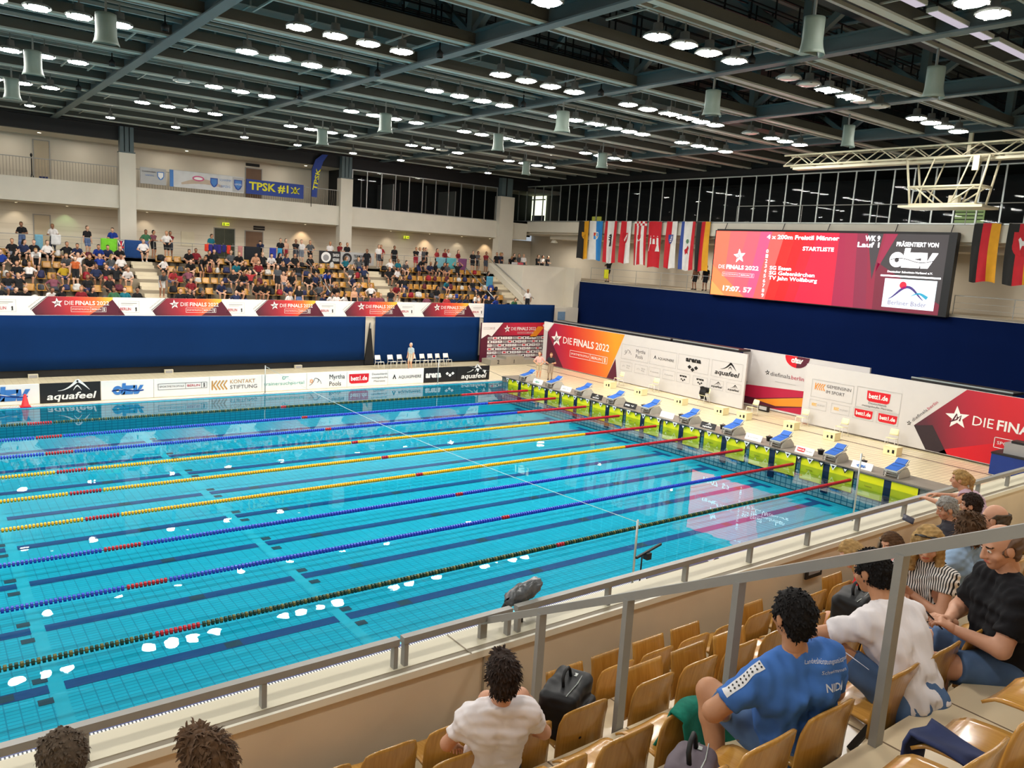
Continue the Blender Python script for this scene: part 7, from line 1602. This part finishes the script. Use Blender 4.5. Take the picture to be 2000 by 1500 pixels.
# heads farther along
J = sit(lean=.0, head=(.35, .4), hands=((-.1, .45, .8), (.1, .45, .8)), hip=HP)
gm = make_person('grey-haired person in dark jacket reading a sheet at the parapet', at('B', -19.63, -9.33), .45, J, S1, cloth('charcoal', (52, 50, 56)), BLK, HGR, DSH, sleeve=.98, seed=11)
b = MB(); b.grid(lambda u, v: (-.12+.24*u, .12*v-.06, .012*math.sin(3*u)), 3, 3, mat('dark folder', (40, 40, 58), .5), True, .006); o = b.build('booklet', loc=world(gm, (-.1, .62, .98)), rot=(.3, 0, .4)); tag(o, 'dark booklet held by the grey-haired person', 'booklet')
make_person('person with short dark hair in light shirt behind the grey-haired one', at('B', -19.35, -9.38), .1, sit(lean=-.1, head=(.2, .2), hip=HP), S1, cloth('cream', (214, 196, 180)), BLK, HB, DSH, seed=12)
make_person('person with big curly light brown hair in pale blue top', at('C', -21.80, -10.30), -.1, sit(lean=-.1, head=(-.2, .1), hip=HP), S1, LBL, BLK, HBR, DSH, seed=13, hairstyle='curly')
make_person('balding person with grey-brown hair beside the curly-haired one', at('C', -21.30, -10.33), .1, sit(lean=-.1, head=(.1, .1), hip=HP), S1, cloth('sand', (180, 160, 140)), BLK, HGB, DSH, seed=14, hairstyle='bald', hs=1.04)
J = sit(lean=.70, head=(.2, .15), hip=(0, .30, .90), feet=((-.08, .10, .08), (.10, .12, .08)), hands=((-.22, 1.00, 1.12), (.12, 1.0, 1.12)), kpole=((0, 1, 0), (0, 1, 0)), epole=((-1, 0, -.4), (1, 0, -.4)), S=.97)
make_person('person with blond ponytail in lilac top leaning on the parapet rail', (-17.45, -9.0, KF['A']), .15, J, S1, LIL, LBL, HBL, WSH, seed=15, hairstyle='pony', tank=True, leg=1.3)
make_person('person with greying curly hair and glasses at the bottom left edge', at('B', -28.32, -9.20), .1, sit(lean=-.05, head=(.1, .05), hip=HP), S1, cloth('olive', (96, 92, 76)), DEN, HGB, DSH, seed=16, hairstyle='short', extra_hair=.010)
make_person('person with short dark brown hair at the bottom edge, second head from left', at('C', -27.93, -10.19), .2, sit(lean=-.05, head=(.35, .05), hip=HP), S1, cloth('navy', (44, 54, 84)), DEN, HBR, DSH, seed=17, hairstyle='quiff')
# ---- things lying on the seats
def soft_bag(name, label, loc, rz, m, w, d, h, seed, cat='bag', strap=True):
    F = Field((-w, -d, -.05), (w, d, h*1.5), .010)
    F.rbox((0, 0, h*.5), (w*.5, d*.42, h*.52), .05, 0); F.rbox((0, -d*.44, h*.36), (w*.38, d*.12, h*.28), .03, .02); F.wrinkle(.006, 20, seed); F.wrinkle(.003, 60, seed+1); F.cut((0, 0, 0), (0, 0, -1))
    V, Q = F.mesh(); o = mesh_obj(name, [(V, Q, m, None)]); o.location = loc; o.rotation_euler = (0, 0, rz); tag(near(o), label, cat)
    if strap:
        b = MB(); b.tube([(-.08, 0, h*1.0), (-.075, .01, h+.06), (-.04, .012, h+.095), (.04, .012, h+.095), (.075, .01, h+.06), (.08, 0, h*1.0)], .013, M_black, 8); b.build('handle', o)
        b = MB(); b.tube([(-w*.44, -d*.2, h*1.012), (0, -d*.24, h*1.022), (w*.44, -d*.2, h*1.012)], .004, M_alu, 5); b.build('zip', o)
        b = MB(); b.box((w*.20, -d*.12, h*1.015), (w*.30, -d*.04, h*1.03), M_alu); b.build('tag', o)
        b = MB(); b.tube([(w*.5, 0, h*.85), (w*.62, -.04, h*.55), (w*.52, -.06, h*.1)], .014, M_black, 6); b.build('strap', o)
    return o
MBG = mat('black nylon', (20, 20, 22), .55, .15, 12, bump=.1)
soft_bag('holdall', 'large black holdall standing on a second row seat beside the white-shirted youth', (-25.00, NEDGE['B']+.30, NFL['B']+.44), .5, MBG, .46, .34, .36, 21)
soft_bag('backpack', 'black backpack on a third row seat left of the bent white shirt', (-22.68, NEDGE['C']+.30, NFL['C']+.44), .2, MBG, .40, .32, .44, 22)
soft_bag('shoulder_bag', 'grey shoulder bag with black straps at the bottom edge beside the green towel', (-25.86, NEDGE['D']+.28, NFL['D']+.43), .5, mat('grey bag cloth', (96, 84, 92), .7, .1, 12), .32, .26, .20, 23)
b = MB()
def tw(u, v):
    x = -24.92+(u-.5)*.54; s = v*.86-.46
    if s < 0: y = NEDGE['C']+.07-.075-.05*(-s); z = NFL['C']+.775+s*.80
    else: y = NEDGE['C']+.07-.03+s*.30; z = NFL['C']+.775-s*.9
    return (x+.02*math.sin(9*v), y-.022*math.sin(8*u+4*v)-(.03 if s < 0 else -.03), z+.012*math.cos(PI*s)+.015*math.sin(5*u))
b.grid(tw, 16, 18, mat('green towel', (12, 112, 92), .95, .12, 30, bump=.2), True, .016); tag(near(b.build('towel')), 'dark green towel draped over a third row seat back', 'towel')
b = MB(); b.grid(lambda u, v: (-25.27+.20*u+.05*v, NEDGE['E']+.20+.30*min(v, .75)/.75+.02*math.sin(6*u)+.03*max(0, v-.7), NFL['E']+.468+.012*math.sin(5*v+4*u)-.8*max(0, v-.72)), 8, 10, mat('dark blue cloth', (34, 44, 82), .85, .12, 12), True, .014); tag(near(b.build('jacket')), 'dark blue jacket lying over the seat at the bottom right', 'jacket')
# ================================================================== near stand brought to its real size about the viewer's position in it
for o in NEARL:
    o.scale = tuple(NK*q for q in o.scale); o.location = CP+NK*(Vector(o.location)-CP)
